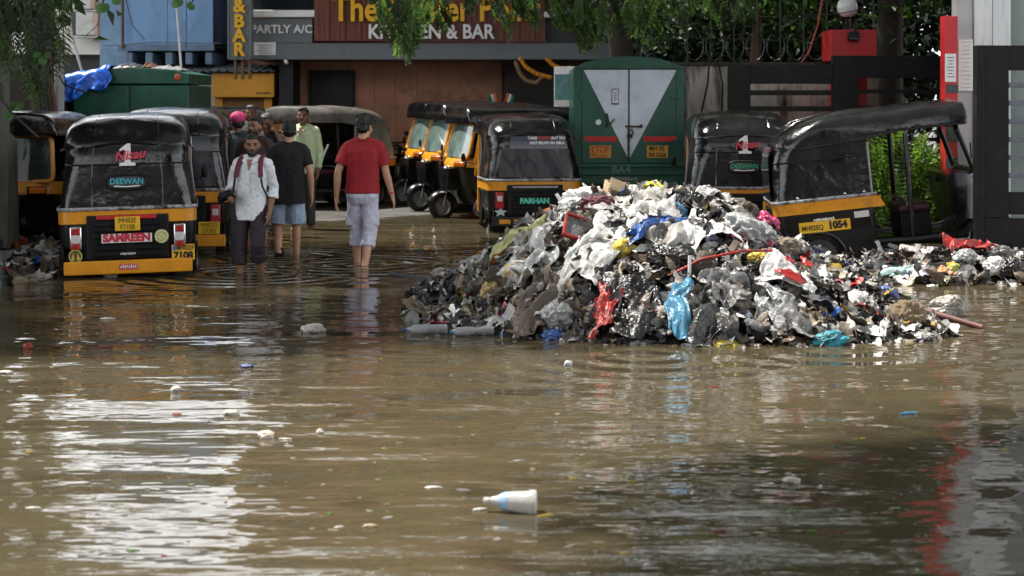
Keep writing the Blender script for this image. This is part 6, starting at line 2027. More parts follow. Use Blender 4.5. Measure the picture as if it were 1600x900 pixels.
for nm, m, cnt in extra:
    small = nm.startswith('small')
    for k in range(cnt):
        for _ in range(60):
            px, py = rs.uniform(680, 1480), rs.uniform(300, 535)
            p = hit(heap_h, px, py)
            if p is not None and p.z > 0.02 and heap_h(p.x, p.y) > 0.02:
                break
        base = bank[rs.integers(len(bank))] if rs.random() < 0.15 else sheets[rs.integers(len(sheets))]
        key = (base.name, m.name)
        if key not in vmesh:
            c = base.copy(); c.materials.clear(); c.materials.append(m); vmesh[key] = c
        nmo = 'rag' if 'cloth' in nm else ('plastic_scrap' if small else 'plastic_bag')
        o = bpy.data.objects.new(nmo, vmesh[key]); COL.objects.link(o)
        s_ = rs.uniform(0.05, 0.10) if small else 0.09 + 0.15 * rs.random() ** 1.7
        n_ = surf_n(heap_h, p.x, p.y)
        o.location = p + n_ * s_ * 0.15
        o.rotation_euler = (n_.to_track_quat('Z', 'Y').to_matrix() @ Euler((rs.normal(0, 0.4), rs.normal(0, 0.4), rs.uniform(0, 6.3))).to_matrix()).to_euler()
        o.scale = (s_, s_, s_ * rs.uniform(0.7, 1.2))
        tag(o, nm + ' lying loose among the dark scraps of the big heap', 'cloth' if 'cloth' in nm else 'plastic scrap' if small else 'plastic bag', nm + ' pieces on the big rubbish heap')

# the low spread on the right
S('cloth', 'red patterned cloth heaped on the low rubbish at the right', 'cloth', 1512, 402, 0.36, 0.30, red_pl, 80, hf=low_r, lift=0.12, amp=0.09)
B('cloth', 'grey and white rag bundle inside the red patterned cloth', 'cloth', 1505, 412, 0.22, 0.14, slate_pl, 81, hf=low_r, lift=0.06)
B('plastic_bag', 'white bag on the low rubbish right of the red cloth', 'plastic bag', 1556, 424, 0.20, 0.14, white_cl, 82, hf=low_r, lift=0.06)
B('plastic_bag', 'grey bag on the low rubbish at the right edge above the white bag', 'plastic bag', 1563, 408, 0.22, 0.16, grey_pl, 83, hf=low_r, lift=0.08)
S('plastic_sheet', 'pale turquoise sheet at the waterline of the low rubbish', 'plastic sheet', 1418, 432, 0.42, 0.16, plastic('pale_turquoise_plastic', (0.40, 0.60, 0.60)), 84, hf=low_r, lift=0.03, amp=0.04)
S('plastic_sheet', 'pale lilac sheet at the waterline beside the turquoise one', 'plastic sheet', 1456, 436, 0.34, 0.16, plastic('pale_lilac_plastic', (0.52, 0.50, 0.58)), 85, hf=low_r, lift=0.04, amp=0.04)
S('plastic_sheet', 'orange sheet on the low rubbish beside the lime packet', 'plastic sheet', 1474, 434, 0.20, 0.12, plastic('pale_orange_plastic', (0.60, 0.30, 0.13)), 86, hf=low_r, lift=0.06, amp=0.03)
B('plastic_bag', 'lime green packet on the low rubbish under the red cloth', 'packet', 1490, 428, 0.12, 0.10, plastic('lime_packet', (0.50, 0.55, 0.12)), 87, hf=low_r, lift=0.05)
B('plastic_bag', 'dark bag at the right end of the low rubbish', 'plastic bag', 1580, 425, 0.22, 0.16, dark_pl, 88, hf=low_r, lift=0.05)
a_, b_ = at(1388, 420, 16.4), at(1452, 406, 16.6)
tag(MB().box((0, 0, 0), ((b_ - a_).length, 0.06, 0.03), (0, -math.atan2((b_ - a_).z, (b_ - a_).x), 0.1)).build('plank', dirty_w, None, smooth=False, loc=(a_ + b_) / 2), 'weathered pale plank lying on the low rubbish at the right', 'plank')
# the low bank on the left
B('bowl', 'red plastic lump on the low rubbish at the far left', 'plastic bag', 22, 388, 0.24, 0.14, red_pl, 90, hf=low_l, lift=0.05)
S('plastic_sheet', 'pale blue grey sheet on the low rubbish by the wheel at the left', 'plastic sheet', 60, 398, 0.34, 0.16, slate_pl, 91, hf=low_l, lift=0.05, amp=0.04)
S('plastic_sheet', 'white scrap of sheet on the low rubbish next to the left rear wheel', 'plastic sheet', 78, 420, 0.16, 0.12, white_pl, 92, hf=low_l, lift=0.05, amp=0.03)
B('plastic_bag', 'grey white crumpled bag floating in front of the left rubbish', 'plastic bag', 55, 437, 0.30, 0.08, dirty_w, 93, hf=lambda x, y: 0.0, lift=0.01)
B('plastic_bag', 'white crumpled bag floating under the bumper of the nearest auto rickshaw', 'plastic bag', 172, 432, 0.13, 0.10, white_pl, 94, hf=lambda x, y: 0.0, lift=0.03)

# ------------------------------------------------------------------ trees and plants
def leaf_mat(name, col, var=0.4):
    m = mat(name, col, 0.42, var, 1.6, spec=0.45)
    t = m.node_tree
    b = t.nodes['Principled BSDF']
    if not any(n.type == 'BSDF_TRANSLUCENT' for n in t.nodes):     # light passes through the blade
        tr = t.nodes.new('ShaderNodeBsdfTranslucent'); ms = t.nodes.new('ShaderNodeMixShader'); ms.inputs[0].default_value = 0.42
        hs = t.nodes.new('ShaderNodeHueSaturation'); hs.inputs['Value'].default_value = 1.7; hs.inputs['Hue'].default_value = 0.485
        t.links.new(b.inputs['Base Color'].links[0].from_socket, hs.inputs['Color'])
        t.links.new(hs.outputs['Color'], tr.inputs['Color'])
        t.links.new(b.outputs[0], ms.inputs[1]); t.links.new(tr.outputs[0], ms.inputs[2])
        t.links.new(ms.outputs[0], t.nodes['Material Output'].inputs['Surface'])
    return m


bark = mat('bark', (0.035, 0.027, 0.020), 0.9, 0.4, 6, 0.015, 14, stretch=(1, 1, 0.3))
bark_pale = mat('pale_bark', (0.10, 0.095, 0.08), 0.9, 0.45, 4, 0.015, 12, stretch=(1, 1, 0.3), dirt=(0.02, 0.022, 0.015), dirt_scale=3)
lf_shaded = mat('shaded_leaf', (0.010, 0.022, 0.007), 0.5, 0.4, 1.6, spec=0.35)  # leaf green darkened, standing in for deep shade in the background trees
lf_dark = leaf_mat('dark_leaf', (0.014, 0.032, 0.009))
lf_mid = leaf_mat('mid_leaf', (0.034, 0.082, 0.017))
lf_light = leaf_mat('light_leaf', (0.085, 0.19, 0.028))


def leaf_quads(P, D, Nn, ln, wd):
    """one folded leaf per row: base point, direction, normal"""
    S_ = np.cross(D, Nn); S_ /= np.linalg.norm(S_, axis=1, keepdims=True) + 1e-9
    Nn = np.cross(S_, D)
    ln = ln[:, None]; wd = wd[:, None]
    b = P; l = P + D * ln * 0.45 + S_ * wd + Nn * wd * 0.35; r = P + D * ln * 0.45 - S_ * wd + Nn * wd * 0.35; t = P + D * ln - Nn * ln * 0.12
    V = np.stack([b, r, t, l], 1).reshape(-1, 3)
    n = len(P)
    q = np.arange(n)[:, None] * 4
    F = np.concatenate([q + np.array([[0, 1, 2, 3]])], 0)
    return V, F


def unit(v):
    return v / (np.linalg.norm(v, axis=1, keepdims=True) + 1e-9)


def crown_cloud(centers, n_per, spread, leaf, rs, droop=0.3):
    P, D, Nn = [], [], []
    for c, sp in centers:
        k = int(n_per * (sp / spread) ** 2) + 3
        off = rs.normal(0, 1, (k, 3)) * np.array([sp, sp, sp * 0.6]) * 0.5
        P.append(np.array(c) + off)
    P = np.concatenate(P)
    D = unit(rs.normal(0, 1, P.shape) + np.array([0, 0, -droop]))
    Nn = unit(rs.normal(0, 0.7, P.shape) + np.array([0, 0, 1.0]))
    ln = rs.uniform(0.7, 1.3, len(P)) * leaf
    return leaf_quads(P, D, Nn, ln, ln * 0.24)


def tree(label, base, trunk_pts, radii, crown_c, crown_r, n_clump, n_per, leaf, seed, bark_m=None, clump=0.7, mats=None, low_cut=None, holes=None):
    rs = np.random.default_rng(seed)
    t = thing('tree', label, 'tree', base)
    base = Vector(base)
    bm_ = bark_m or bark
    pts = [Vector(p) for p in trunk_pts]
    tr = MB().tube([p - base for p in pts], radii, 12).build('trunk', bm_, t)
    cen = []
    while len(cen) < n_clump:
        d = rs.normal(0, 1, 3); d /= np.linalg.norm(d)
        q = np.array(crown_c) + d * np.array(crown_r) * (rs.random() ** 0.35)
        if low_cut is not None and q[2] < low_cut:
            continue
        if holes and any((q[0] - h[0]) ** 2 + (q[1] - h[1]) ** 2 < h[2] ** 2 for h in holes):
            continue
        cen.append((q, clump * rs.uniform(0.7, 1.35)))
    mb = MB()
    top = pts[-1]
    for c, sp in cen[:: max(1, n_clump // 14)]:
        c = Vector(c)
        mid = top.lerp(c, 0.5) + Vector(rs.normal(0, 0.2, 3)) + Vector((0, 0, 0.2))
        mb.tube([top - base - Vector((0, 0, 0.2)), mid - base, c - base], [radii[-1] * 0.6, radii[-1] * 0.35, 0.02], 7)
    mb.build('limbs', bm_, t)
    V, F = crown_cloud([(c - np.array(base), s) for c, s in cen], n_per, clump, leaf, rs)
    mi = np.repeat(rs.choice(3, len(cen) * 50, p=[0.5, 0.38, 0.12]), 40)[:len(F)]
    raw('crown', V, F, mats or [lf_dark, lf_mid, lf_light], mi, t)
    return t


def spray(mb, origin, d, length, n, leaf, rs, droop=0.5, pairs=True, width=0.3):
    """one drooping leafy twig: rachis plus opposite leaflets; adds to lists"""
    P, D, Nn = [], [], []
    pts = []
    p = np.array(origin, float); d = np.array(d, float); d /= np.linalg.norm(d)
    step = length / n
    for i in range(n):
        d = d + np.array([0, 0, -droop * step]); d /= np.linalg.norm(d)
        p = p + d * step
        pts.append(tuple(p))
        s = np.cross(d, [0, 0, 1.0]); s /= np.linalg.norm(s) + 1e-9
        tp = math.sin(PI * (i + 1.5) / (n + 1.5)) ** 0.5
        for sg in (-1, 1):
            P.append(p); D.append(d * 0.55 + s * sg * (1.0) + rs.normal(0, 0.12, 3) + np.array([0, 0, -0.25]))
            Nn.append(np.cross(s, d) * 1.0 + rs.normal(0, 0.25, 3))
            mb['len'].append(leaf * tp * rs.uniform(0.85, 1.15))
    mb['P'] += P; mb['D'] += D; mb['N'] += Nn
    mb['stems'].append([tuple(origin)] + pts)


def spray_set():
    return dict(P=[], D=[], N=[], len=[], stems=[])


def finish_sprays(ss, name, mats, parent, base, width=0.2, rs=None, probs=(0.3, 0.45, 0.25), per=24):
    base = np.array(base)
    P = np.array(ss['P']) - base
    V, F = leaf_quads(P, unit(np.array(ss['D'])), unit(np.array(ss['N'])), np.array(ss['len']), np.array(ss['len']) * width)
    mi = np.repeat(rs.choice(len(mats), len(F) // per + 2, p=probs), per)[:len(F)]
    raw(name, V, F, mats, mi, parent)
    mb = MB()
    for s in ss['stems']:
        mb.tube([Vector(p) - Vector(base) for p in s[::2] + [s[-1]]], 0.005, 4)
    mb.build('twigs', bark, parent)


rs = np.random.default_rng(3)
# big tree over the restaurant front, trunk behind the goods truck
tA = tree('tree with hanging green branches whose crown covers part of the restaurant sign', (2.0, 26.6, 0),
          [(2.0, 26.6, 0), (1.85, 26.5, 1.5), (1.6, 26.2, 3.0), (1.4, 25.6, 4.6)], [0.24, 0.2, 0.18, 0.14], (1.4, 24.0, 6.6), (4.6, 3.2, 2.0), 130, 70, 0.17, 5, low_cut=4.0)
ss = spray_set()
hangs = [  # photo column, row of the top, row of the lowest tip, distance, spread in columns, how many
    (632, -30, 92, 21.0, 42, 34), (700, -30, 62, 21.2, 26, 7), (590, -40, 15, 21.2, 20, 6), (790, -40, 60, 21.6, 40, 16), (835, -40, 40, 22.0, 36, 14),
    (925, -30, 78, 20.6, 55, 34), (1000, -40, 60, 20.8, 50, 28), (880, -40, 55, 20.6, 22, 10), (1060, -50, 40, 22, 60, 22), (1140, -50, 45, 22.5, 60, 20), (745, -60, 25, 21.6, 40, 10)]
for px, py0, py1, D, spd, n in hangs:
    for k in range(int(n * 1.8)):
        qx = px + rs.normal(0, 0.42) * spd
        D_ = D + rs.normal(0, 0.35)
        low = py0 + (py1 - py0) * (0.25 + 0.75 * rs.random() * math.exp(-((qx - px) / spd) ** 2))
        L_ = rs.uniform(0.3, 0.5)
        tip = at(qx, low, D_)
        o = tip + Vector((rs.normal(0, 0.08) - 0.15 * np.sign(rs.normal() + 0.4), rs.normal(0, 0.1), L_ * 0.8))
        spray(ss, o, (tip - o), L_, 9, 0.10 * rs.uniform(0.8, 1.2), rs, droop=0.8)
# leafy shoots that carry the sprays
for px, py0, py1, D, spd, n in hangs:
    a = at(px, py0 - 60, D); b_ = at(px, (py0 + py1) / 2, D)
    ss['stems'].append([tuple(a + Vector((0.5, 0.6, 0.5))), tuple(a), tuple(a.lerp(b_, 0.5) + Vector((0.05, 0, 0))), tuple(b_)])
finish_sprays(ss, 'hanging_foliage', [lf_mid, lf_light, lf_dark], tA, (2.0, 26.6, 0), 0.25, rs, (0.42, 0.28, 0.30), 18)

# dark trees behind the gate
tree('thick dark trunked tree standing behind the red gate pillar', (ax(1390, 25.5), 25.5, 0), [(ax(1390, 25.5), 25.5, 0), (ax(1388, 25.5), 25.5, 2.2), (ax(1392, 25.3), 25.2, 3.8)], [0.25, 0.21, 0.17],
     (6.2, 25.0, 5.6), (3.2, 3.4, 2.7), 120, 70, 0.17, 15, low_cut=3.0)
tree('slim brown trunked tree behind the compound wall beside the truck', (ax(1176, 26.5), 26.5, 0), [(ax(1172, 26.5), 26.5, 0), (ax(1178, 26.5), 26.5, 2.0), (ax(1186, 26.3), 26.3, 3.4)], [0.11, 0.09, 0.07],
     (3.6, 27.0, 3.9), (1.9, 1.5, 1.9), 70, 60, 0.15, 17, bark_m=mat('reddish_bark', (0.09, 0.05, 0.03), 0.9, 0.4, 5, 0.01, 12), clump=0.6)
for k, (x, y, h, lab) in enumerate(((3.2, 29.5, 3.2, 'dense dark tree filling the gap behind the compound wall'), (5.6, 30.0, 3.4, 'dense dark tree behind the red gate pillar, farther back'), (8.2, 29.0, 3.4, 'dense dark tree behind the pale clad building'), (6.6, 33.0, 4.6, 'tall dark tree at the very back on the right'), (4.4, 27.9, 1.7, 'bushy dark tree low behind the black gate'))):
    tree(lab, (x, y, 0), [(x, y, 0), (x + 0.1, y, h * 0.6), (x, y, h)], [0.2, 0.16, 0.1], (x, y, h + 0.2), (2.0, 1.3, h * 0.95), 90, 75, 0.19, 40 + k, clump=0.75, mats=[lf_shaded, lf_shaded, lf_dark])

# left edge: mossy trunk with drooping narrow leaves
YLT = 17.3
XL = ax(3, YLT)
tL = thing('tree', 'mossy pale trunk at the left edge with drooping narrow leaves above', 'tree', (XL, YLT, -0.16))
rw = []
for q in range(40):
    z = q * 0.085
    rw.append([((0.165 - 0.012 * math.sin(z * 2)) * math.cos(a) * (1 + 0.16 * noise.noise(Vector((math.cos(a) * 2.2, math.sin(a) * 2.2, z * 0.9)))) - 0.05 * z * (z > 1.5), 0.16 * math.sin(a) * (1 + 0.16 * noise.noise(Vector((math.cos(a) * 5, math.sin(a) * 5, z * 1.5)))), z) for a in np.linspace(0, 2 * PI, 29)[:-1]])
MB().loft(rw).build('trunk', bark_pale, tL)
ss = spray_set()
for k in range(150):
    qx = rs.uniform(-60, 104) if k > 30 else rs.uniform(40, 100)
    D_ = rs.uniform(15.2, 17.0)
    lim = 175 - 0.4 * abs(qx - 20) if qx < 80 else 130 - (qx - 80) * 1.2
    low = rs.uniform(-60, 1) * 0.0 + rs.uniform(-40, lim)
    L_ = rs.uniform(0.35, 0.6)
    tip = at(qx, low, D_)
    o = tip + Vector((-0.12 + rs.normal(0, 0.06), rs.normal(0, 0.1), L_ * 0.85))
    spray(ss, o, tip - o, L_, 10, 0.13 * rs.uniform(0.8, 1.2), rs, droop=0.6)
finish_sprays(ss, 'hanging_foliage', [lf_dark, lf_mid, leaf_mat('olive_leaf', (0.10, 0.13, 0.03))], tL, (XL, YLT, -0.16), 0.10, rs, (0.42, 0.43, 0.15), 20)
cenL = [((rs.uniform(-1.4, 0.25), rs.uniform(-0.4, 2.0), rs.uniform(2.9, 5.2)), rs.uniform(0.4, 0.8)) for _ in range(50)]
while len(cenL) < 330:  # unseen high canopy, added to shade the middle water, left open towards the heap
    q = (rs.uniform(-3.5, 4.6), rs.uniform(-4.4, 4.0), rs.uniform(5.8, 8.4))
    if q[0] < 2.4 or q[1] > 0.3:
        cenL.append((q, rs.uniform(0.5, 0.9)))
V, F = crown_cloud(cenL, 75, 0.6, 0.19, rs)
raw('crown', V, F, [lf_dark, lf_mid], rs.choice(2, len(F), p=[0.7, 0.3]), tL)


def heart_leaves(label, pts, parent_base):
    t = thing('climbing_plant', label, 'climbing plant', parent_base)
    mb = MB()
    base = Vector(parent_base)
    for (px, py, D, s, rot) in pts:
        c = at(px, py, D) - base
        out = []
        for a in np.linspace(0, 2 * PI, 15)[:-1]:
            r = s * (1 - 0.35 * math.sin(a)) * (0.85 + 0.15 * math.cos(2 * a))
            x, z = r * math.cos(a + rot), r * math.sin(a + rot) * 1.05
            out.append(c + Vector((x, 0.25 * x * math.sin(px) + 0.2 * z + 0.02 * math.cos(a * 2), z)))
        top = out[:]
        mb.add([c + Vector((0, -0.012, 0))] + out, [(0, i + 1, (i + 1) % len(out) + 1) for i in range(len(out))])
    mb.build('leaves', leaf_mat('heart_leaf', (0.045, 0.13, 0.025)), t)
    st = MB()
    last = None
    for (px, py, D, s, rot) in pts:
        c = at(px, py, D) - base
        st.tube([c + Vector((0, 0.0, s * 0.5)), c + Vector((0.03, 0.02, s * 1.5)), c + Vector((0.02, 0.05, s * 3.2))], 0.006, 5)
    st.build('stem', bark, t)
    return t


heart_leaves('three bright heart shaped leaves hanging below the left foliage', [(57, 84, 15.3, 0.038, 0.2), (66, 94, 15.25, 0.04, -0.2), (73, 85, 15.3, 0.034, 0.3)], (XL + 0.3, 15.3, 1.9))
heart_leaves('pale heart leaves creeping on the mossy trunk at the left', [(28, 165, 15.4, 0.05, 0.5), (14, 178, 15.38, 0.045, -0.3), (20, 162, 15.4, 0.04, 1.2)], (XL + 0.1, 15.42, 1.2))
heart_leaves('dark heart leaves dangling at the top in front of the blue building', [(160, 10, 15.0, 0.06, 0.1), (182, 0, 15.0, 0.045, -0.3), (276, 3, 15.0, 0.055, 0.3), (299, 8, 15.0, 0.042, -0.8)], (-3.2, 15.0, 2.8))

# low shrub behind the side on auto rickshaw
sh = thing('shrub', 'bright green leafy shrub seen through the side on auto rickshaw', 'shrub', (ax(1400, 21.2), 21.2, 0))
ss = spray_set()
for k in range(420):
    qx = rs.uniform(1326, 1478); D_ = rs.uniform(20.4, 22.0)
    hi = 205 + 55 * ((qx - 1395) / 85) ** 2 + rs.uniform(0, 18) + 14 * math.sin(qx * 0.09)
    tip = at(qx, rs.uniform(hi, 330), D_)
    o = tip + Vector((-(qx - 1400) / 400, rs.normal(0, 0.05), -rs.uniform(0.25, 0.42)))
    spray(ss, o, tip - o, 0.42, 8, 0.12 * rs.uniform(0.8, 1.2), rs, droop=-0.3)
finish_sprays(ss, 'foliage', [leaf_mat('shrub_leaf', (0.13, 0.27, 0.035)), leaf_mat('shrub_leaf_light', (0.22, 0.40, 0.05)), lf_dark], sh, (ax(1400, 21.2), 21.2, 0), 0.2, rs, (0.45, 0.35, 0.20), 16)
MB().box((0, 0.1, 0.1), (1.25, 1.3, 0.25)).build('soil', mat('shrub_bed', (0.03, 0.022, 0.015), 0.95, 0.4, 9), sh, smooth=False, bevel=0.05)
gs = thing('shrub', 'small tuft of green weeds between the shrub and the black gate leaf', 'weeds', (ax(1510, 19.9), 19.9, 0))
ss = spray_set()
for k in range(26):
    tip = at(rs.uniform(1498, 1522), rs.uniform(308, 350), rs.uniform(19.6, 20.0))
    o = tip + Vector((0, 0, -0.2))
    spray(ss, o, tip - o, 0.22, 6, 0.07, rs, droop=-0.2)
finish_sprays(ss, 'foliage', [lf_mid, lf_light], gs, (ax(1510, 19.9), 19.9, 0), 0.2, rs, (0.6, 0.4), 12)

# roadside tree on the near right, out of frame: unseen crown placed and lowered to shade the water at lower right
tree('roadside tree whose shade falls on the water at the lower right', (5.6, 5.2, -0.16), [(5.6, 5.2, -0.16), (5.3, 5.1, 2.0), (3.6, 6.0, 3.9)], [0.24, 0.2, 0.14], (1.15, 7.25, 4.9), (2.7, 2.6, 1.4), 300, 80, 0.22, 61, clump=0.65, low_cut=3.5)

# the far side of the street behind the photographer, mirrored in the wet hoods
for k, (x, w, h, c, lab) in enumerate(((-13, 11, 10.5, (0.30, 0.27, 0.22), 'beige three storey block across the street behind the photographer'), (-1, 12, 9.0, (0.22, 0.20, 0.19), 'grey shop row across the street behind the photographer'), (12, 12, 11.5, (0.26, 0.22, 0.18), 'brown block across the street behind the photographer'))):
    b_ = thing('street_block', lab, 'building', (x, -15 - 2 * k, 0))
    fm = mat('block_front_%d' % k, c, 0.8, 0.2, 1.5)
    MB().box2((-w / 2, -6, -0.2), (w / 2, 0, h)).build('wall', fm, b_, smooth=False)
    for i in range(int(w / 2)):
        for j in range(int(h / 2.6)):
            x0 = -w / 2 + 0.6 + i * 2.0
            MB().box2((x0, -0.1, 0.9 + j * 2.6), (x0 + 1.1, 0.03, 2.2 + j * 2.6)).build('window', win_dark, b_, smooth=False)
    MB().box2((-w / 2 - 0.2, -6.2, h + 0.003), (w / 2 + 0.2, 0.3, h + 0.25)).build('roof', fm, b_, smooth=False)
for k, (x, y) in enumerate(((-7.5, -8.0), (5.5, -9.0))):
    tree('street tree behind the photographer, ' + ('left' if k == 0 else 'right') + ' one of two', (x, y, 0), [(x, y, 0), (x + 0.1, y, 2.2), (x, y, 4)], [0.24, 0.2, 0.15], (x, y, 5.6), (2.8, 2.6, 1.9), 70, 60, 0.24, 80 + k, clump=0.9, low_cut=3.4)

# ------------------------------------------------------------------ wires, poles, garlands
def rod(name, label, cat, pts, r, m, n=8):
    return tag(MB().tube(pts, r, n).build(name, m, None), label, cat)


rod('pipe', 'pale grey drain pipe standing left of the green box truck', 'pipe', [at(92, 230, 21.0), at(93, 105, 21.0), at(95, 60, 21.0)], 0.062, mat('pvc_grey', (0.30, 0.31, 0.32), 0.5, 0.2, 4, dirt=(0.1, 0.1, 0.1), dirt_scale=5))
rod('pole', 'thin white pole leaning in front of the blue building', 'pole', [at(284, 118, 25), at(280, 60, 25), at(276, 8, 25), at(272, -40, 25)], 0.017, mat('thin_white', (0.5, 0.5, 0.52), 0.5))
rod('cable', 'pale cable sloping down in front of the cream building', 'cable', [at(103, -10, 27), at(113, 60, 27), at(130, 118, 27)], 0.022, MATS['thin_white'])
for k in range(6):
    rod('pole', ('dark bamboo pole leaning in the bundle behind the left foliage, leftmost', 'dark bamboo pole leaning second from the left in the bundle', 'dark bamboo pole leaning third from the left in the bundle',
                 'dark bamboo pole leaning third from the right in the bundle', 'dark bamboo pole leaning second from the right in the bundle', 'reddish bamboo pole leaning at the right end of the bundle')[k], 'pole',
        [at(58 + k * 7, 230, 20.3 + 0.05 * k), at(50 + k * 6, 130, 20.5), at(38 + k * 7.5, 20, 20.8)], 0.03, mat('dark_bamboo', (0.035, 0.025, 0.022), 0.7) if k < 5 else mat('red_bamboo', (0.10, 0.035, 0.02), 0.7))
bk = mat('cable_black', (0.01, 0.01, 0.01), 0.5)
for k, (pts, lab) in enumerate((([(165, -20), (152, 40), (135, 55)], 'thin black wire hanging beside the air conditioners'), ([(192, -20), (207, 40), (226, 62)], 'bare dark twig hanging in front of the blue building'),
                                ([(291, -20), (291, 75)], 'thin straight dark wire down the blue wall'), ([(160, 72), (240, 66), (345, 68)], 'dark wire running along the foot of the blue wall'),
                                ([(0, 152), (20, 178), (60, 215)], 'black cable sagging across the mossy trunk'), ([(92, 118), (100, 132), (150, 150)], 'dark cable from the drain pipe to the blue tarpaulin'))):
    D = 15.3 if k == 4 else (20.8 if k == 5 else 28.8)
    p = [at(a, b_, D) for a, b_ in pts]
    rod('wire', lab, 'wire', p, 0.008 if k < 4 else 0.010, bk, 6)
rod('wire', 'long thin dark cable strung above the compound wall', 'wire', [at(1040, 55, 23.5), at(1200, 38, 23.5), at(1320, 20, 23.5), at(1400, 2, 23.5)], 0.007, bk, 6)
rod('wire', 'red and black cable hanging left of the red gate pillar', 'wire', [at(1286, -10, 23.3), at(1278, 40, 23.3), at(1264, 82, 23.3), at(1252, 98, 23.3)], 0.014, mat('red_cable', (0.25, 0.03, 0.02), 0.5, 0.6, 18), 6)
for k, (a, b_) in enumerate(((1108, 1096), (1122, 1128), (1150, 1140))):
    rod('root', ('thin dark root creeping down the stained wall, leftmost', 'thin dark root creeping down the middle of the stained wall', 'thin dark cable drooping across the stained wall by the gate')[k], 'root',
        [at(a, 96, 24.1), at((a + b_) / 2 + 4, 130, 24.1), at(b_, 175, 24.1)], 0.014, bark, 6)

gar_o = mat('marigold_orange', (0.62, 0.16, 0.01), 0.8, 0.3, 30)
gar_y = mat('marigold_yellow', (0.65, 0.36, 0.02), 0.8, 0.3, 30)
for k, (pts, lab) in enumerate((([(813, 92), (822, 105), (838, 115), (860, 121)], 'orange marigold garland swagged under the restaurant fascia'), ([(855, 93), (864, 101), (876, 107), (890, 106)], 'short orange garland beside the teal poster board'),
                                ([(806, 98), (812, 114), (822, 126), (838, 130), (846, 122)], 'faded yellow garland hanging below the orange one'))):
    g = thing('garland', lab, 'garland', at(*pts[0], 28.9))
    P = [at(a, b_, 28.9) - at(*pts[0], 28.9) for a, b_ in pts]
    mb = MB(); mb2 = MB()
    tot = 22
    for q in range(tot + 1):
        u = q / tot * (len(P) - 1); i = min(int(u), len(P) - 2); c = P[i].lerp(P[i + 1], u - i)
        (mb if (q + k) % 3 else mb2).ell(c, (0.038,) * 3, nu=8, nv=6)
    remeshed(mb, 'flowers', gar_o if k < 2 else mat('faded_garland', (0.22, 0.14, 0.06), 0.8), g, 0.012, 0, lambda co: 0.008 * noise.noise(co * 60))
    remeshed(mb2, 'pale_flowers', gar_y if k < 2 else MATS['faded_garland'], g, 0.012, 0, lambda co: 0.008 * noise.noise(co * 60))
    MB().tube(P, 0.008, 5).build('string', bark, g)

saff = mat('flag_saffron', (0.62, 0.14, 0.02), 0.7); flw = mat('flag_white', (0.6, 0.6, 0.6), 0.7); flg = mat('flag_green', (0.01, 0.14, 0.04), 0.7)
for s, px in ((-1, 775), (1, 788)):
    f = thing('flag', ('left' if s < 0 else 'right') + ' one of two small saffron white green flags on the dark wall', 'flag', at(px + (6 if s < 0 else -2), 160, 29.2), 0, None, 0.8, 0, R(18 * s))
    for q, m_ in enumerate((saff, flw, flg)):
        rows = [[(s * (0.012 + (0.065 * (q + j))), 0.012 * math.sin(i + q + j), 0.02 + 0.2 * i / 4) for j in (0, 1)] for i in range(5)]
        o = MB().grid(rows).build('stripe', m_, f); sd = o.modifiers.new('t', 'SOLIDIFY'); sd.thickness = 0.003
    MB().tube([(0, 0, -0.12), (0, 0, 0.24)], 0.008, 6).build('stick', bark, f)
rod('walking_stick', 'pale stick leaning against the silver hooded auto rickshaw', 'stick', [at(498, 268, 25.2), at(505, 245, 25.2), at(513, 226, 25.2)], 0.014, MATS['thin_white'])

# hose lying in the water left of the heap
rod('hose', 'dark grey hose end lying on the water left of the heap', 'hose', [at(610, 430, 16.45) * 1.0, at(640, 434, 16.2), at(665, 436, 16.1), at(700, 440, 15.85)], 0.035, mat('hose_grey', (0.03, 0.03, 0.034), 0.45), 12)

# ------------------------------------------------------------------ things afloat
def on_water(px, py):
    D = EYE * FPX / (py - HOR)
    return Vector((ax(px, D), D, 0.0))


bt = thing('plastic_bottle', 'white plastic bottle with a pale blue band floating in the foreground', 'bottle', on_water(800, 800) + Vector((0, 0, 0.012)), R(-4), None, 1.0, 0, R(2))
bw = mat('bottle_white', (0.62, 0.61, 0.58), 0.22, 0.12, 8, spec=0.5, trans=0.3, dirt=(0.35, 0.32, 0.26), dirt_scale=14, dirt_lo=0.52, dirt_hi=0.8)
MB().lathe((0, 0, 0.03), (1, 0, 0), [(-0.098, 0.010), (-0.095, 0.013), (-0.085, 0.013), (-0.083, 0.016), (-0.06, 0.022), (-0.03, 0.036), (0.0, 0.041), (0.06, 0.046), (0.075, 0.052), (0.095, 0.052), (0.10, 0.045), (0.098, 0.01)], 24).build('shell', bw, bt)
MB().lathe((0, 0, 0.03), (1, 0, 0), [(-0.052, 0.0275), (-0.045, 0.031), (-0.03, 0.0372), (-0.018, 0.0395), (-0.018, 0.03)], 24).build('band', mat('pale_blue_label', (0.25, 0.42, 0.60), 0.4), bt)
MB().lathe((0, 0, 0.03), (1, 0, 0), [(-0.116, 0.010), (-0.114, 0.0125), (-0.098, 0.0125), (-0.097, 0.009)], 16).build('cap', white_cl, bt)

FW = plastic('floating_white', (0.55, 0.53, 0.48), 0.4)
FB = plastic('floating_tan', (0.40, 0.30, 0.19), 0.6)
flat0 = lambda x, y: 0.0


def floater(name, label, cat, px, py, w, d, h, m, seed, group=None):
    p = on_water(px, py)
    me = bag_bm(seed, w * 0.8, d * 0.8, h * 0.6); me.materials.append(m); me.name = name
    o = bpy.data.objects.new(name, me); COL.objects.link(o)
    o.location = p + Vector((0, 0, h * 0.15)); o.rotation_euler = (0, 0, random.uniform(-0.5, 0.5))
    return tag(o, label, cat, group)


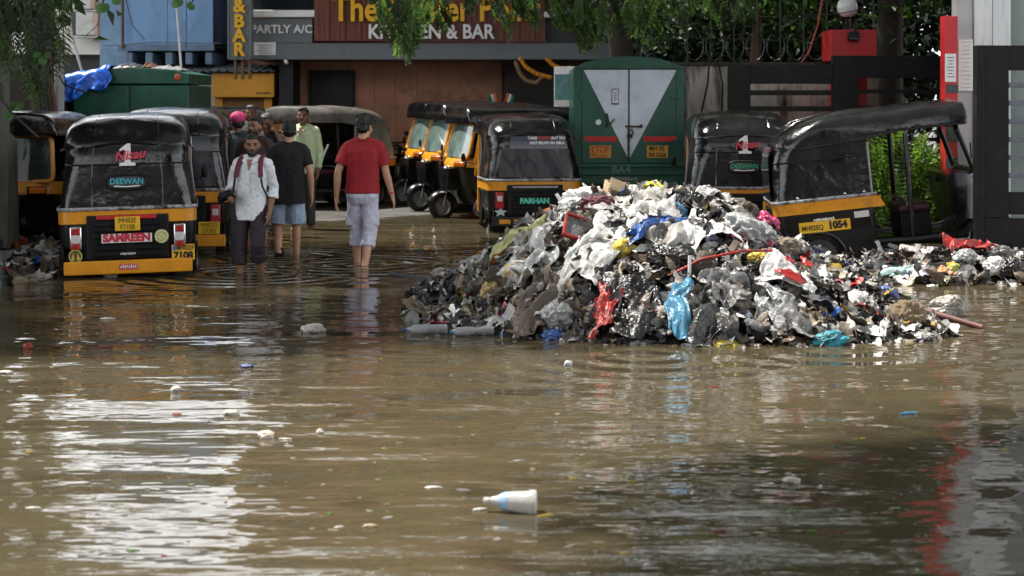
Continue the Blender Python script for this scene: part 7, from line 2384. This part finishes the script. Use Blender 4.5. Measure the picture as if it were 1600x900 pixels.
floater('foam_scrap', 'long white scrap floating just left of the bottle', 'scrap', 750, 797, 0.075, 0.03, 0.02, FW, 301)
floater('foam_scrap', 'flat white strip floating in the foreground left of the middle', 'scrap', 677, 762, 0.09, 0.04, 0.014, FW, 302)
floater('plastic_bag', 'white plastic bag tip floating between the heap and the left auto rickshaw', 'plastic bag', 490, 518, 0.20, 0.14, 0.12, FW, 303)
floater('plastic_scrap', 'small red scrap floating near the left edge', 'scrap', 44, 545, 0.07, 0.05, 0.09, red_pl, 304)
floater('foam_scrap', 'white scraps floating at the left edge of the picture', 'scrap', 10, 583, 0.12, 0.08, 0.035, FW, 305)
floater('plastic_scrap', 'dark blue scrap floating in the bright reflection', 'scrap', 386, 574, 0.10, 0.06, 0.05, plastic('navy_plastic', (0.04, 0.06, 0.22)), 306)
floater('foam_scrap', 'white and brown lump floating in the bright reflection at the left', 'scrap', 276, 611, 0.08, 0.06, 0.06, FW, 307)
floater('foam_scrap', 'pointed white scrap floating in the middle left water', 'scrap', 362, 648, 0.11, 0.07, 0.06, FW, 308)
floater('foam_scrap', 'pale beige box like scrap floating below the pointed white one', 'scrap', 416, 684, 0.10, 0.08, 0.075, plastic('floating_beige', (0.62, 0.54, 0.45), dirt=False), 309)
floater('foam_scrap', 'thin white sliver right of the beige scrap', 'scrap', 446, 686, 0.08, 0.03, 0.012, FW, 310)
floater('plastic_scrap', 'round pale cup end floating in the middle of the water', 'scrap', 500, 677, 0.045, 0.04, 0.045, FW, 311)
floater('plastic_scrap', 'red sliver floating in the bright reflection', 'scrap', 276, 647, 0.06, 0.04, 0.014, red_pl, 312)
floater('plastic_cup', 'clear pale cup floating in front of the heap', 'cup', 888, 571, 0.07, 0.06, 0.07, plastic('floating_grey', (0.45, 0.46, 0.46), dirt=False), 313)
floater('foam_scrap', 'white lump floating in the dark water at the right', 'scrap', 1236, 753, 0.09, 0.06, 0.05, FW, 314)
floater('leaf', 'green leaf floating in the dark water at the right', 'leaf', 1268, 831, 0.045, 0.04, 0.02, lf_light, 315)
floater('leaf', 'greenish leaf pair floating in the dark water at the right', 'leaf', 1248, 800, 0.03, 0.05, 0.015, lf_light, 316)
floater('plastic_scrap', 'string of light blue scraps floating right of the middle', 'scrap', 1420, 647, 0.13, 0.04, 0.03, sky_pl, 317)
floater('foam_scrap', 'tan curled leaf floating at the lower left of the bottle', 'leaf', 578, 823, 0.07, 0.04, 0.022, FB, 318)
floater('foam_scrap', 'pale sliver beside the tan curled leaf', 'scrap', 530, 824, 0.05, 0.025, 0.012, FW, 319)
floater('foam_scrap', 'white sliver floating near the left bottom corner', 'scrap', 52, 794, 0.07, 0.03, 0.012, FW, 320)
floater('plastic_scrap', 'round red white scrap floating under the middle of the heap', 'scrap', 168, 499, 0.14, 0.06, 0.03, FW, 321)
bb = thing('plastic_bottle', 'clear plastic bottle with a blue cap floating at the left foot of the heap', 'bottle', on_water(668, 521) + Vector((0, 0, 0.01)), R(4))
MB().lathe((0, 0, 0.02), (1, 0, 0), [(-0.15, 0.012), (-0.13, 0.014), (-0.10, 0.035), (0.0, 0.038), (0.05, 0.034), (0.14, 0.038), (0.15, 0.02)], 18).build('shell', plastic('clear_bottle', (0.30, 0.31, 0.32), 0.15), bb)
MB().lathe((0, 0, 0.02), (1, 0, 0), [(-0.175, 0.015), (-0.15, 0.016)], 14).build('cap', blue_pl, bb)
bb = thing('plastic_bottle', 'crushed clear bottle floating right of the blue capped one', 'bottle', on_water(740, 524) + Vector((0, 0, 0.01)), R(12))
MB().lathe((0, 0, 0.02), (1, 0, 0), [(-0.15, 0.014), (-0.12, 0.03), (-0.04, 0.036), (0.02, 0.026), (0.08, 0.036), (0.14, 0.034), (0.15, 0.02)], 18).build('shell', MATS['clear_bottle'], bb)
MB().lathe((0, 0, 0.02), (1, 0, 0), [(-0.17, 0.015), (-0.15, 0.016)], 14).build('cap', sky_pl, bb)

proto = [bag_bm(500 + k, 1.0, 0.6, 0.22) for k in range(5)]
rs = np.random.default_rng(99)
kinds = [('tiny white foam crumb floating on the brown water', FW, 75), ('tiny tan leaf scrap floating on the brown water', FB, 85), ('tiny green leaf floating on the brown water', lf_light, 12), ('tiny red scrap floating on the brown water', red_pl, 8), ('tiny yellow leaf floating on the brown water', yel_pl, 14)]
cache = {}
for lab, m, cnt in kinds:
    for k in range(cnt):
        px, py = rs.uniform(0, 1600), HOR + (445 - HOR) + (880 - 445) * rs.random() ** 0.8
        p = on_water(px, py)
        if heap_h(p.x, p.y) > -0.05:
            continue
        b_ = proto[rs.integers(5)]
        if (b_.name, m.name) not in cache:
            c = b_.copy(); c.materials.clear(); c.materials.append(m); cache[(b_.name, m.name)] = c
        o = bpy.data.objects.new('floating_scrap', cache[(b_.name, m.name)]); COL.objects.link(o)
        s_ = rs.uniform(0.012, 0.045)
        o.location = p + Vector((0, 0, 0.001)); o.scale = (s_ * rs.uniform(0.8, 1.6), s_, s_); o.rotation_euler = (0, 0, rs.uniform(0, 6))
        tag(o, lab, 'floating scrap', lab.replace('tiny ', '').replace(' floating on the brown water', ' pieces afloat on the brown water'))
